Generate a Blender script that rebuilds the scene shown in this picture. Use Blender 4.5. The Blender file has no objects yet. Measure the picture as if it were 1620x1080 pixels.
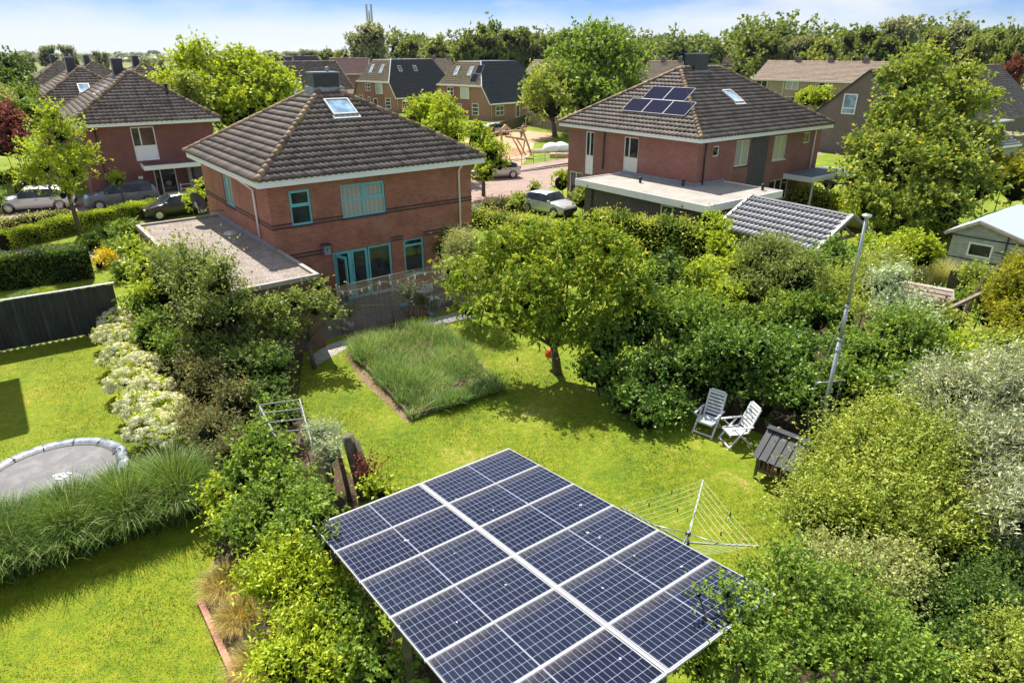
import bpy, math, random
import numpy as np
from mathutils import Vector, Matrix

S = bpy.context.scene
C = S.collection
rad = math.radians
PI = math.pi

# ------------------------------------------------------------ camera
F = 1045.0; PW, PH = 1620.0, 1080.0; CAMH = 10.0
PITCH = math.atan(458.0 / F)
cp, sp = math.cos(PITCH), math.sin(PITCH)
cam = bpy.data.cameras.new('camera'); camo = bpy.data.objects.new('camera', cam); C.objects.link(camo)
camo.location = (0, 0, CAMH); camo.rotation_euler = (rad(90) - PITCH, 0, 0)
cam.sensor_width = 36.0; cam.lens = 36.0 * F / PW; cam.clip_start = 0.1; cam.clip_end = 9000
S.camera = camo

# ------------------------------------------------------------ sky and sun
SUN_H = Vector((-0.289, 0.635)).normalized()          # horizontal direction towards the sun
SUN_EL = rad(55)
world = bpy.data.worlds.new('World'); S.world = world; world.use_nodes = True
nt = world.node_tree; nt.nodes.clear()
out = nt.nodes.new('ShaderNodeOutputWorld'); bg = nt.nodes.new('ShaderNodeBackground')
sky = nt.nodes.new('ShaderNodeTexSky'); sky.sky_type = 'NISHITA'; sky.sun_disc = False
sky.sun_elevation = SUN_EL; sky.sun_rotation = math.atan2(SUN_H.x, SUN_H.y)
sky.air_density = 1.0; sky.dust_density = 0.15; sky.ozone_density = 1.2
tc = nt.nodes.new('ShaderNodeTexCoord'); mp = nt.nodes.new('ShaderNodeMapping'); mp.inputs['Scale'].default_value = (1.0, 1.0, 4.0)
mp.inputs['Rotation'].default_value = (0, 0.25, 0.9)
nz = nt.nodes.new('ShaderNodeTexNoise'); nz.inputs['Scale'].default_value = 2.3; nz.inputs['Detail'].default_value = 7; nz.inputs['Roughness'].default_value = 0.52
rp = nt.nodes.new('ShaderNodeValToRGB'); rp.color_ramp.elements[0].position = 0.42; rp.color_ramp.elements[1].position = 0.60
tint = nt.nodes.new('ShaderNodeMix'); tint.data_type = 'RGBA'; tint.blend_type = 'MULTIPLY'; tr0 = nt.nodes.new('ShaderNodeValToRGB'); tr0.color_ramp.elements[0].position = 0.0; tr0.color_ramp.elements[0].color = (0.58, 0.67, 0.88, 1); tr0.color_ramp.elements[1].position = 0.085; tr0.color_ramp.elements[1].color = (0.14, 0.29, 0.78, 1)
sep = nt.nodes.new('ShaderNodeSeparateXYZ'); low = nt.nodes.new('ShaderNodeMapRange'); low.inputs['From Min'].default_value = 0.10; low.inputs['From Max'].default_value = 0.45; low.inputs['To Min'].default_value = 1.0; low.inputs['To Max'].default_value = 0.0
nt.links.new(tc.outputs['Generated'], sep.inputs[0]); nt.links.new(sep.outputs['Z'], low.inputs['Value']); nt.links.new(low.outputs['Result'], tint.inputs['Factor']); nt.links.new(sep.outputs['Z'], tr0.inputs['Fac']); nt.links.new(tr0.outputs['Color'], tint.inputs['B'])
mix = nt.nodes.new('ShaderNodeMix'); mix.data_type = 'RGBA'
mix.inputs['B'].default_value = (5.4, 5.7, 6.0, 1)
bg.inputs['Strength'].default_value = 0.092
L = nt.links.new
L(tc.outputs['Generated'], mp.inputs['Vector']); L(mp.outputs['Vector'], nz.inputs['Vector']); L(nz.outputs['Fac'], rp.inputs['Fac'])
L(rp.outputs['Color'], mix.inputs['Factor']); L(sky.outputs['Color'], tint.inputs['A']); L(tint.outputs['Result'], mix.inputs['A'])
L(mix.outputs['Result'], bg.inputs['Color']); L(bg.outputs['Background'], out.inputs['Surface'])
sun = bpy.data.lights.new('sun', 'SUN'); sun.energy = 5.0; sun.angle = rad(0.5); sun.color = (1.0, 0.95, 0.86)
suno = bpy.data.objects.new('sun', sun); C.objects.link(suno)
sd = Vector((SUN_H.x * math.cos(SUN_EL), SUN_H.y * math.cos(SUN_EL), math.sin(SUN_EL)))
suno.rotation_euler = sd.to_track_quat('Z', 'Y').to_euler(); suno.location = sd * 60
S.view_settings.view_transform = 'Standard'; S.view_settings.look = 'None'
S.view_settings.exposure = 0.85; S.view_settings.gamma = 1.0; S.view_settings.use_curve_mapping = False
S.cycles.max_bounces = 6; S.cycles.diffuse_bounces = 3; S.cycles.glossy_bounces = 2; S.cycles.transmission_bounces = 3; S.cycles.transparent_max_bounces = 6
S.cycles.use_denoising = True

# ------------------------------------------------------------ where things stand (world metres)
def ray(px, py):
    a = (px - PW / 2) / F; b = (py - PH / 2) / F
    return Vector((a, cp - b * sp, -sp - b * cp))
def at(px, py, h=0.0):                   # the point at height h
    d = ray(px, py); t = (h - CAMH) / d.z
    return Vector((0, 0, CAMH)) + d * t
def aty(px, py, Y):                      # the point at distance Y
    d = ray(px, py); t = Y / d.y
    return Vector((0, 0, CAMH)) + d * t
GA = rad(37.7)
def loc(O, ang, x, y, z=0.0):
    c, s = math.cos(ang), math.sin(ang)
    return Vector((O[0] + c * x - s * y, O[1] + s * x + c * y, z))

# ------------------------------------------------------------ bookkeeping
def tag(o, label=None, cat=None, group=None, kind=None):
    if label: o['label'] = label
    if cat: o['category'] = cat
    if group: o['group'] = group
    if kind: o['kind'] = kind
    return o
def thing(name, label, cat, p=(0, 0, 0), rz=0.0, group=None):
    o = bpy.data.objects.new(name, None); C.objects.link(o)
    o.location = p; o.rotation_euler = (0, 0, rz); o.empty_display_size = 0.2
    return tag(o, label, cat, group)
def children(o): return [c for c in bpy.data.objects if c.parent == o]
def copy_tree(o, parent=None):
    c = o.copy(); C.objects.link(c)
    if parent is not None: c.parent = parent
    for ch in children(o): copy_tree(ch, c)
    return c

class MB:
    """collects shapes and links them as one mesh object"""
    def __init__(s): s.v = []; s.f = []; s.m = []; s.sm = []
    def vert(s, p): s.v.append(tuple(p)); return len(s.v) - 1
    def face(s, pts, mi=0, smooth=False):
        s.f.append([s.vert(p) for p in pts]); s.m.append(mi); s.sm.append(smooth); return s
    def box(s, x0, x1, y0, y1, z0, z1, mi=0, M=None):
        P = [Vector((x, y, z)) for z in (z0, z1) for y in (y0, y1) for x in (x0, x1)]
        if M is not None: P = [M @ p for p in P]
        b = len(s.v); s.v += [tuple(p) for p in P]
        for q in ((0, 2, 3, 1), (4, 5, 7, 6), (0, 1, 5, 4), (2, 6, 7, 3), (0, 4, 6, 2), (1, 3, 7, 5)):
            s.f.append([b + i for i in q]); s.m.append(mi); s.sm.append(False)
        return s
    def bar(s, a, b, w=0.05, h=None, mi=0, roll=0.0):
        """square bar from a to b"""
        a = Vector(a); b = Vector(b); h = h or w; d = (b - a); n = d.length
        q = d.to_track_quat('X', 'Z').to_matrix().to_4x4()
        M = Matrix.Translation(a) @ q @ Matrix.Rotation(roll, 4, 'X')
        return s.box(0, n, -w / 2, w / 2, -h / 2, h / 2, mi, M)
    def tube(s, pts, rr, n=8, mi=0, cap=True, smooth=True):
        pts = [Vector(p) for p in pts]
        if not hasattr(rr, '__len__'): rr = [rr] * len(pts)
        rings = []
        for i, p in enumerate(pts):
            d = (pts[min(i + 1, len(pts) - 1)] - pts[max(i - 1, 0)])
            if d.length < 1e-9: d = Vector((0, 0, 1))
            d.normalize(); u = d.orthogonal().normalized()
            if i == 0: ref = u
            else: u = (ref - d * ref.dot(d)); u = u.normalized() if u.length > 1e-6 else d.orthogonal().normalized(); ref = u
            w = d.cross(u)
            rings.append([s.vert(p + (u * math.cos(2 * PI * k / n) + w * math.sin(2 * PI * k / n)) * rr[i]) for k in range(n)])
        for a, b in zip(rings, rings[1:]):
            for k in range(n):
                s.f.append([a[k], a[(k + 1) % n], b[(k + 1) % n], b[k]]); s.m.append(mi); s.sm.append(smooth)
        if cap:
            s.f.append(rings[0][::-1]); s.m.append(mi); s.sm.append(False)
            s.f.append(rings[-1]); s.m.append(mi); s.sm.append(False)
        return s
    def lathe(s, prof, n=24, c=(0, 0, 0), mi=0, smooth=True, M=None):
        rings = []
        for r_, z in prof:
            ring = []
            for k in range(n):
                p = Vector((r_ * math.cos(2 * PI * k / n), r_ * math.sin(2 * PI * k / n), z)) + Vector(c)
                if M is not None: p = M @ p
                ring.append(s.vert(p))
            rings.append(ring)
        for a, b in zip(rings, rings[1:]):
            for k in range(n):
                s.f.append([a[k], a[(k + 1) % n], b[(k + 1) % n], b[k]]); s.m.append(mi); s.sm.append(smooth)
        return s
    def prism(s, poly, z0, z1, mi=0, M=None):
        """poly of (x, y), extruded in z"""
        a = [Vector((p[0], p[1], z0)) for p in poly]; b = [Vector((p[0], p[1], z1)) for p in poly]
        if M is not None: a = [M @ p for p in a]; b = [M @ p for p in b]
        s.face(a[::-1], mi); s.face(b, mi)
        for i in range(len(poly)):
            j = (i + 1) % len(poly); s.face([a[i], a[j], b[j], b[i]], mi)
        return s
    def build(s, name, mats, parent=None, bevel=0.0, shade=None):
        if not isinstance(mats, (list, tuple)): mats = [mats]
        me = bpy.data.meshes.new(name); me.from_pydata(s.v, [], s.f)
        for m in mats: me.materials.append(m)
        me.polygons.foreach_set('material_index', s.m)
        me.polygons.foreach_set('use_smooth', s.sm)
        uvs(me)
        o = bpy.data.objects.new(name, me); C.objects.link(o)
        if parent is not None: o.parent = parent
        if bevel:
            b = o.modifiers.new('bevel', 'BEVEL'); b.width = bevel; b.segments = 2; b.limit_method = 'ANGLE'
        return o

def uvs(me):
    """metric uv: u along the wall or board, v up"""
    n = len(me.loops)
    if not n: return
    uv = me.uv_layers.new(name='uv')
    arr = np.zeros((n, 2), np.float32)
    co = np.empty(len(me.vertices) * 3); me.vertices.foreach_get('co', co); co = co.reshape(-1, 3)
    nm = np.empty(len(me.polygons) * 3); me.polygons.foreach_get('normal', nm); nm = nm.reshape(-1, 3)
    ls = np.empty(len(me.polygons), np.int32); me.polygons.foreach_get('loop_start', ls)
    lt = np.empty(len(me.polygons), np.int32); me.polygons.foreach_get('loop_total', lt)
    vi = np.empty(n, np.int32); me.loops.foreach_get('vertex_index', vi)
    pi = np.repeat(np.arange(len(ls)), lt)
    N = nm[pi]; P = co[vi]
    flat = np.abs(N[:, 2]) > 0.75
    hx, hy = -N[:, 1], N[:, 0]; l = np.sqrt(hx * hx + hy * hy) + 1e-9
    arr[:, 0] = np.where(flat, P[:, 0], (P[:, 0] * hx + P[:, 1] * hy) / l)
    arr[:, 1] = np.where(flat, P[:, 1], P[:, 2] / np.maximum(np.sqrt(1 - np.minimum(N[:, 2] ** 2, .98)), .3))
    uv.data.foreach_set('uv', arr.ravel())

def np_mesh(name, V, Fq, mats, parent=None, tintv=None, mi=None, smooth=False, faces_n=4):
    """V (n,3), Fq (m,4) quads -> object; tintv per face"""
    me = bpy.data.meshes.new(name)
    me.vertices.add(len(V)); me.vertices.foreach_set('co', np.asarray(V, np.float32).ravel())
    m = len(Fq); me.loops.add(m * faces_n); me.polygons.add(m)
    me.loops.foreach_set('vertex_index', np.asarray(Fq, np.int32).ravel())
    me.polygons.foreach_set('loop_start', np.arange(m, dtype=np.int32) * faces_n)
    me.polygons.foreach_set('loop_total', np.full(m, faces_n, np.int32))
    if not isinstance(mats, (list, tuple)): mats = [mats]
    for q in mats: me.materials.append(q)
    if mi is not None: me.polygons.foreach_set('material_index', np.asarray(mi, np.int32))
    if smooth: me.polygons.foreach_set('use_smooth', np.ones(m, bool))
    if tintv is not None:
        a = me.attributes.new('tint', 'FLOAT', 'FACE'); a.data.foreach_set('value', np.asarray(tintv, np.float32))
    me.update(calc_edges=True)
    o = bpy.data.objects.new(name, me); C.objects.link(o)
    if parent is not None: o.parent = parent
    return o

# ------------------------------------------------------------ materials
def newmat(name):
    m = bpy.data.materials.new(name); m.use_nodes = True; t = m.node_tree
    return m, t, t.nodes['Principled BSDF']
def N(t, kind, **kw):
    n = t.nodes.new(kind)
    for k, v in kw.items():
        if k in n.inputs: n.inputs[k].default_value = v
        else: setattr(n, k, v)
    return n
def ramp(t, fac, stops):
    r = t.nodes.new('ShaderNodeValToRGB'); e = r.color_ramp.elements
    e[0].position = stops[0][0]; e[0].color = (*stops[0][1], 1)
    e[1].position = stops[-1][0]; e[1].color = (*stops[-1][1], 1)
    for p, c in stops[1:-1]:
        q = e.new(p); q.color = (*c, 1)
    t.links.new(fac, r.inputs['Fac']); return r
def paint(name, col, rough=0.5, metal=0.0, var=0.12, scale=3.0, bump=0.0, bscale=40.0, spec=0.5, dirt=None, dirt_amt=0.0, dscale=1.5, stretch=None):
    m, t, b = newmat(name); Lk = t.links.new
    co = N(t, 'ShaderNodeTexCoord')
    n = N(t, 'ShaderNodeTexNoise', Scale=scale, Detail=5.0, Roughness=0.6); Lk(co.outputs['Object'], n.inputs['Vector'])
    lo = tuple(c * (1 - var) for c in col); hi = tuple(min(1, c * (1 + var)) for c in col)
    r = ramp(t, n.outputs['Fac'], [(0.3, lo), (0.7, hi)]); last = r.outputs['Color']
    if dirt:
        n2 = N(t, 'ShaderNodeTexNoise', Scale=dscale, Detail=8.0, Roughness=0.7); 
        if stretch: mq = N(t, 'ShaderNodeMapping'); mq.inputs['Scale'].default_value = stretch; Lk(co.outputs['Object'], mq.inputs['Vector']); Lk(mq.outputs['Vector'], n2.inputs['Vector'])
        else: Lk(co.outputs['Object'], n2.inputs['Vector'])
        mr = N(t, 'ShaderNodeMapRange'); mr.inputs['From Min'].default_value = 0.48; mr.inputs['From Max'].default_value = 0.72; mr.inputs['To Max'].default_value = dirt_amt
        Lk(n2.outputs['Fac'], mr.inputs['Value'])
        mx = N(t, 'ShaderNodeMix', data_type='RGBA'); mx.inputs['B'].default_value = (*dirt, 1)
        Lk(mr.outputs['Result'], mx.inputs['Factor']); Lk(last, mx.inputs['A']); last = mx.outputs['Result']
    Lk(last, b.inputs['Base Color'])
    b.inputs['Roughness'].default_value = rough; b.inputs['Metallic'].default_value = metal; b.inputs['Specular IOR Level'].default_value = spec
    if bump:
        n3 = N(t, 'ShaderNodeTexNoise', Scale=bscale, Detail=4.0); Lk(co.outputs['Object'], n3.inputs['Vector'])
        bp = N(t, 'ShaderNodeBump', Strength=bump, Distance=0.02); Lk(n3.outputs['Fac'], bp.inputs['Height']); Lk(bp.outputs['Normal'], b.inputs['Normal'])
    return m
def brick(name, c1, c2, mortar, bw=0.22, bh=0.066, ms=0.008, stain=0.35, patch=None):
    m, t, b = newmat(name); Lk = t.links.new
    uv = N(t, 'ShaderNodeUVMap'); br = N(t, 'ShaderNodeTexBrick')
    br.inputs['Color1'].default_value = (*c1, 1); br.inputs['Color2'].default_value = (*c2, 1); br.inputs['Mortar'].default_value = (*mortar, 1)
    br.inputs['Scale'].default_value = 1.0; br.inputs['Brick Width'].default_value = bw; br.inputs['Row Height'].default_value = bh
    br.inputs['Mortar Size'].default_value = ms; br.inputs['Mortar Smooth'].default_value = 0.2; br.inputs['Bias'].default_value = -0.1
    Lk(uv.outputs['UV'], br.inputs['Vector'])
    n = N(t, 'ShaderNodeTexNoise', Scale=0.9, Detail=9.0, Roughness=0.7); Lk(uv.outputs['UV'], n.inputs['Vector'])
    r = ramp(t, n.outputs['Fac'], [(0.3, (1 - stain,) * 3), (0.55, (1, 1, 1)), (0.75, (1.0 + stain * .6,) * 3)])
    mx = N(t, 'ShaderNodeMix', data_type='RGBA', blend_type='MULTIPLY'); mx.inputs['Factor'].default_value = 1.0
    Lk(br.outputs['Color'], mx.inputs['A']); Lk(r.outputs['Color'], mx.inputs['B'])
    nb = N(t, 'ShaderNodeTexNoise', Scale=0.45, Detail=7.0, Roughness=0.65); Lk(uv.outputs['UV'], nb.inputs['Vector']); mb_ = N(t, 'ShaderNodeMapRange'); mb_.inputs['From Min'].default_value = 0.52; mb_.inputs['From Max'].default_value = 0.75; mb_.inputs['To Max'].default_value = 0.30
    Lk(nb.outputs['Fac'], mb_.inputs['Value']); mz = N(t, 'ShaderNodeMix', data_type='RGBA'); mz.inputs['B'].default_value = (*[sum(c1) / 3 * 1.1 + .06] * 3, 1); Lk(mb_.outputs['Result'], mz.inputs['Factor']); Lk(mx.outputs['Result'], mz.inputs['A']); Lk(mz.outputs['Result'], b.inputs['Base Color'])
    bp = N(t, 'ShaderNodeBump', Strength=0.5, Distance=0.01); bp.invert = True
    Lk(br.outputs['Fac'], bp.inputs['Height']); Lk(bp.outputs['Normal'], b.inputs['Normal']); b.inputs['Roughness'].default_value = 0.85
    return m
def tilemat(name, stops, lichen=(0.34, 0.25, 0.12), lich=0.35, rough=0.7):
    m, t, b = newmat(name); Lk = t.links.new
    a = N(t, 'ShaderNodeAttribute', attribute_name='tint')
    r = ramp(t, a.outputs['Fac'], stops)
    co = N(t, 'ShaderNodeTexCoord')
    n = N(t, 'ShaderNodeTexNoise', Scale=1.1, Detail=10.0, Roughness=0.75); Lk(co.outputs['Object'], n.inputs['Vector'])
    mr = N(t, 'ShaderNodeMapRange'); mr.inputs['From Min'].default_value = 0.5; mr.inputs['From Max'].default_value = 0.8; mr.inputs['To Max'].default_value = lich
    Lk(n.outputs['Fac'], mr.inputs['Value'])
    mx = N(t, 'ShaderNodeMix', data_type='RGBA'); mx.inputs['B'].default_value = (*lichen, 1)
    Lk(mr.outputs['Result'], mx.inputs['Factor']); Lk(r.outputs['Color'], mx.inputs['A'])
    n2 = N(t, 'ShaderNodeTexNoise', Scale=22.0, Detail=4.0, Roughness=0.7); Lk(co.outputs['Object'], n2.inputs['Vector'])
    r2 = ramp(t, n2.outputs['Fac'], [(0.3, (0.72,) * 3), (0.72, (1.25,) * 3)])
    m2 = N(t, 'ShaderNodeMix', data_type='RGBA', blend_type='MULTIPLY'); m2.inputs['Factor'].default_value = 1
    Lk(mx.outputs['Result'], m2.inputs['A']); Lk(r2.outputs['Color'], m2.inputs['B'])
    Lk(m2.outputs['Result'], b.inputs['Base Color']); b.inputs['Roughness'].default_value = rough
    bp = N(t, 'ShaderNodeBump', Strength=0.25, Distance=0.01); Lk(n2.outputs['Fac'], bp.inputs['Height']); Lk(bp.outputs['Normal'], b.inputs['Normal'])
    return m
def leafmat(name, stops, trans=0.33, rough=0.5, spec=0.22, k=2.4):
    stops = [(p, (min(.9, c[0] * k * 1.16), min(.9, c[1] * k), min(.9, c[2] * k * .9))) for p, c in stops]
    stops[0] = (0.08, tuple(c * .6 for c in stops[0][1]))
    m, t, b = newmat(name); Lk = t.links.new
    a = N(t, 'ShaderNodeAttribute', attribute_name='tint')
    r = ramp(t, a.outputs['Fac'], stops)
    co = N(t, 'ShaderNodeTexCoord')
    n = N(t, 'ShaderNodeTexNoise', Scale=1.3, Detail=3.0); Lk(co.outputs['Object'], n.inputs['Vector'])
    r2 = ramp(t, n.outputs['Fac'], [(0.35, (0.78, 0.80, 0.78)), (0.65, (1.18, 1.15, 1.05))])
    mx = N(t, 'ShaderNodeMix', data_type='RGBA', blend_type='MULTIPLY'); mx.inputs['Factor'].default_value = 1
    Lk(r.outputs['Color'], mx.inputs['A']); Lk(r2.outputs['Color'], mx.inputs['B'])
    Lk(mx.outputs['Result'], b.inputs['Base Color'])
    b.inputs['Roughness'].default_value = rough; b.inputs['Specular IOR Level'].default_value = spec
    tr = N(t, 'ShaderNodeBsdfTranslucent'); g = N(t, 'ShaderNodeGamma'); g.inputs['Gamma'].default_value = 0.85
    Lk(mx.outputs['Result'], g.inputs['Color'])
    hy = N(t, 'ShaderNodeMix', data_type='RGBA', blend_type='MULTIPLY'); hy.inputs['Factor'].default_value = 1; hy.inputs['B'].default_value = (1.15, 1.1, 0.5, 1)
    Lk(g.outputs['Color'], hy.inputs['A']); Lk(hy.outputs['Result'], tr.inputs['Color'])
    ms = N(t, 'ShaderNodeMixShader'); ms.inputs[0].default_value = trans
    Lk(b.outputs['BSDF'], ms.inputs[1]); Lk(tr.outputs['BSDF'], ms.inputs[2]); Lk(ms.outputs['Shader'], t.nodes['Material Output'].inputs['Surface'])
    return m
def glassmat(name, col=(0.015, 0.02, 0.022), rough=0.04, curtain=None):
    m, t, b = newmat(name); Lk = t.links.new
    uv = N(t, 'ShaderNodeUVMap')
    if curtain:
        w = N(t, 'ShaderNodeTexWave', Scale=1.6, Distortion=2.0, Detail=2.0); w.bands_direction = 'X'; Lk(uv.outputs['UV'], w.inputs['Vector'])
        r = ramp(t, w.outputs['Fac'], [(0.0, tuple(c * .82 for c in curtain)), (1.0, curtain)])
    else:
        n = N(t, 'ShaderNodeTexNoise', Scale=1.3, Detail=3.0); Lk(uv.outputs['UV'], n.inputs['Vector'])
        r = ramp(t, n.outputs['Fac'], [(0.4, col), (0.75, tuple(c * 3 + .01 for c in col))])
    Lk(r.outputs['Color'], b.inputs['Base Color']); b.inputs['Roughness'].default_value = rough
    b.inputs['Specular IOR Level'].default_value = 0.6; b.inputs['Coat Weight'].default_value = 0.25; b.inputs['Coat Roughness'].default_value = 0.02
    return m
def groundmat(name, stops, s1=0.35, s2=9.0, bump=0.6, rough=0.9, streak=False, fine=70.0, fineamt=0.5, bdist=0.03):
    m, t, b = newmat(name); Lk = t.links.new
    co = N(t, 'ShaderNodeTexCoord')
    n1 = N(t, 'ShaderNodeTexNoise', Scale=s1, Detail=6.0, Roughness=0.6); n2 = N(t, 'ShaderNodeTexNoise', Scale=s2, Detail=6.0, Roughness=0.75)
    n3 = N(t, 'ShaderNodeTexNoise', Scale=fine, Detail=3.0, Roughness=0.8)
    for n in (n1, n2, n3): Lk(co.outputs['Object'], n.inputs['Vector'])
    a = N(t, 'ShaderNodeMath', operation='MULTIPLY_ADD'); a.inputs[1].default_value = 0.55; Lk(n2.outputs['Fac'], a.inputs[0])
    a2 = N(t, 'ShaderNodeMath', operation='MULTIPLY'); a2.inputs[1].default_value = 0.45; Lk(n1.outputs['Fac'], a2.inputs[0]); Lk(a2.outputs[0], a.inputs[2])
    r = ramp(t, a.outputs[0], stops)
    r3 = ramp(t, n3.outputs['Fac'], [(0.32, (1 - fineamt,) * 3), (0.68, (1 + fineamt * .6,) * 3)])
    mx = N(t, 'ShaderNodeMix', data_type='RGBA', blend_type='MULTIPLY'); mx.inputs['Factor'].default_value = 1
    Lk(r.outputs['Color'], mx.inputs['A']); Lk(r3.outputs['Color'], mx.inputs['B']); Lk(mx.outputs['Result'], b.inputs['Base Color'])
    b.inputs['Roughness'].default_value = rough; b.inputs['Specular IOR Level'].default_value = 0.2
    bp = N(t, 'ShaderNodeBump', Strength=bump, Distance=bdist); Lk(n3.outputs['Fac'], bp.inputs['Height']); Lk(bp.outputs['Normal'], b.inputs['Normal'])
    return m
def pavemat(name, c1, c2, mortar, bw, bh, ms=0.008, rot=0.0, offset=0.5, stain=0.25):
    m, t, b = newmat(name); Lk = t.links.new
    co = N(t, 'ShaderNodeTexCoord'); mpp = N(t, 'ShaderNodeMapping'); mpp.inputs['Rotation'].default_value = (0, 0, rot)
    Lk(co.outputs['Object'], mpp.inputs['Vector'])
    br = N(t, 'ShaderNodeTexBrick'); br.offset = offset
    for k, v in (('Color1', c1), ('Color2', c2), ('Mortar', mortar)): br.inputs[k].default_value = (*v, 1)
    br.inputs['Scale'].default_value = 1; br.inputs['Brick Width'].default_value = bw; br.inputs['Row Height'].default_value = bh; br.inputs['Mortar Size'].default_value = ms
    Lk(mpp.outputs['Vector'], br.inputs['Vector'])
    n = N(t, 'ShaderNodeTexNoise', Scale=0.7, Detail=9.0, Roughness=0.72); Lk(co.outputs['Object'], n.inputs['Vector'])
    r = ramp(t, n.outputs['Fac'], [(0.3, (1 - stain,) * 3), (0.7, (1 + stain * .5,) * 3)])
    mx = N(t, 'ShaderNodeMix', data_type='RGBA', blend_type='MULTIPLY'); mx.inputs['Factor'].default_value = 1
    Lk(br.outputs['Color'], mx.inputs['A']); Lk(r.outputs['Color'], mx.inputs['B']); Lk(mx.outputs['Result'], b.inputs['Base Color'])
    b.inputs['Roughness'].default_value = 0.85
    return m

M = {}
M['grass'] = groundmat('lawn grass', [(0.38, (0.085, 0.155, 0.008)), (0.47, (0.165, 0.235, 0.011)), (0.55, (0.23, 0.275, 0.015)), (0.63, (0.40, 0.34, 0.10))], s1=0.45, s2=4.0, fine=38.0, fineamt=0.55)
M['grass_neighbour'] = groundmat('mown lawn grass', [(0.38, (0.095, 0.16, 0.008)), (0.47, (0.175, 0.24, 0.011)), (0.56, (0.25, 0.28, 0.016)), (0.64, (0.38, 0.34, 0.06))], s1=0.35, s2=3.5, fine=38.0, fineamt=0.5)
M['field'] = groundmat('meadow', [(0.36, (0.10, 0.14, 0.02)), (0.5, (0.17, 0.20, 0.04)), (0.62, (0.26, 0.26, 0.07))], s1=0.012, s2=0.12, fine=2.0, fineamt=0.3, bump=0.2)
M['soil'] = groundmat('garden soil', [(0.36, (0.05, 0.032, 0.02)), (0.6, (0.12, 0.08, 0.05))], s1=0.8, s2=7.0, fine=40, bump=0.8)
M['drysoil'] = groundmat('dry sandy soil', [(0.36, (0.20, 0.13, 0.07)), (0.6, (0.36, 0.26, 0.16))], s1=1.2, s2=9.0, fine=40, bump=0.8)
M['sand'] = groundmat('playground sand', [(0.36, (0.42, 0.24, 0.13)), (0.6, (0.60, 0.40, 0.24))], s1=0.2, s2=1.5, fine=12, bump=0.4)
M['gravel'] = groundmat('roof gravel', [(0.36, (0.24, 0.19, 0.15)), (0.5, (0.40, 0.33, 0.28)), (0.64, (0.52, 0.46, 0.42))], s1=1.5, s2=16.0, fine=24, fineamt=0.75, bump=1.0, bdist=0.05)
M['street'] = pavemat('brick street', (0.30, 0.19, 0.15), (0.34, 0.24, 0.20), (0.22, 0.17, 0.14), 0.22, 0.11, 0.006, GA)
M['pave'] = pavemat('concrete paving', (0.42, 0.39, 0.35), (0.36, 0.34, 0.31), (0.16, 0.15, 0.13), 0.6, 0.4, 0.01, -GA)
M['deck'] = pavemat('terrace paving', (0.20, 0.17, 0.14), (0.16, 0.14, 0.12), (0.07, 0.06, 0.05), 0.6, 0.6, 0.01, -GA, 0.0)
M['kerb'] = paint('kerb concrete', (0.30, 0.27, 0.24), 0.9, bump=0.4)
M['brick_orange'] = brick('orange red brick', (0.43, 0.125, 0.060), (0.27, 0.080, 0.046), (0.38, 0.25, 0.18), ms=.009)
M['brick_red'] = brick('red brick', (0.30, 0.080, 0.050), (0.20, 0.055, 0.04), (0.42, 0.30, 0.25), stain=0.25)
M['brick_wine'] = brick('dark red brick', (0.23, 0.052, 0.040), (0.15, 0.036, 0.032), (0.31, 0.20, 0.17), stain=0.25)
M['brick_dark'] = brick('anthracite brick', (0.06, 0.05, 0.05), (0.035, 0.03, 0.035), (0.24, 0.22, 0.22), stain=0.2)
M['brick_brown'] = brick('brown brick', (0.20, 0.10, 0.06), (0.14, 0.075, 0.05), (0.16, 0.12, 0.09))
M['brick_grey'] = brick('grey brown brick', (0.17, 0.13, 0.115), (0.13, 0.10, 0.09), (0.20, 0.17, 0.15), stain=0.15)
M['brick_tan'] = brick('tan brick', (0.38, 0.27, 0.17), (0.30, 0.21, 0.13), (0.34, 0.27, 0.2), stain=0.15)
M['brick_terra'] = brick('terracotta brick', (0.42, 0.19, 0.11), (0.34, 0.15, 0.09), (0.36, 0.24, 0.18), stain=0.15)
M['band'] = brick('black brick band', (0.03, 0.025, 0.03), (0.05, 0.03, 0.03), (0.20, 0.12, 0.09), stain=0.1)
M['tile_main'] = tilemat('weathered concrete tiles', [(0.0, (0.05, 0.038, 0.03)), (0.5, (0.195, 0.150, 0.115)), (1.0, (0.32, 0.25, 0.195))], lich=0.42)
M['tile_grey'] = tilemat('grey brown tiles', [(0.0, (0.05, 0.038, 0.03)), (0.5, (0.175, 0.137, 0.108)), (1.0, (0.27, 0.215, 0.175))], lich=0.18)
M['tile_brown'] = tilemat('brown tiles', [(0.0, (0.28, 0.19, 0.125)), (0.5, (0.42, 0.30, 0.21)), (1.0, (0.52, 0.38, 0.27))], lich=0.2)
M['tile_blue'] = tilemat('dark glazed tiles', [(0.0, (0.018, 0.022, 0.035)), (0.5, (0.028, 0.034, 0.05)), (1.0, (0.045, 0.05, 0.07))], lich=0.0, rough=0.5)
M['tile_pink'] = tilemat('faded red tiles', [(0.0, (0.26, 0.14, 0.12)), (0.5, (0.33, 0.18, 0.15)), (1.0, (0.40, 0.24, 0.2))], lich=0.1)
M['ridge'] = tilemat('ridge tiles', [(0.0, (0.11, 0.075, 0.045)), (0.5, (0.26, 0.17, 0.095)), (1.0, (0.40, 0.28, 0.16))], lichen=(0.50, 0.29, 0.06), lich=0.6)
M['slate'] = paint('chimney slate', (0.028, 0.032, 0.04), 0.35, var=0.3, scale=5)
M['lead'] = paint('lead flashing', (0.24, 0.27, 0.31), 0.4, var=0.2)
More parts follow.
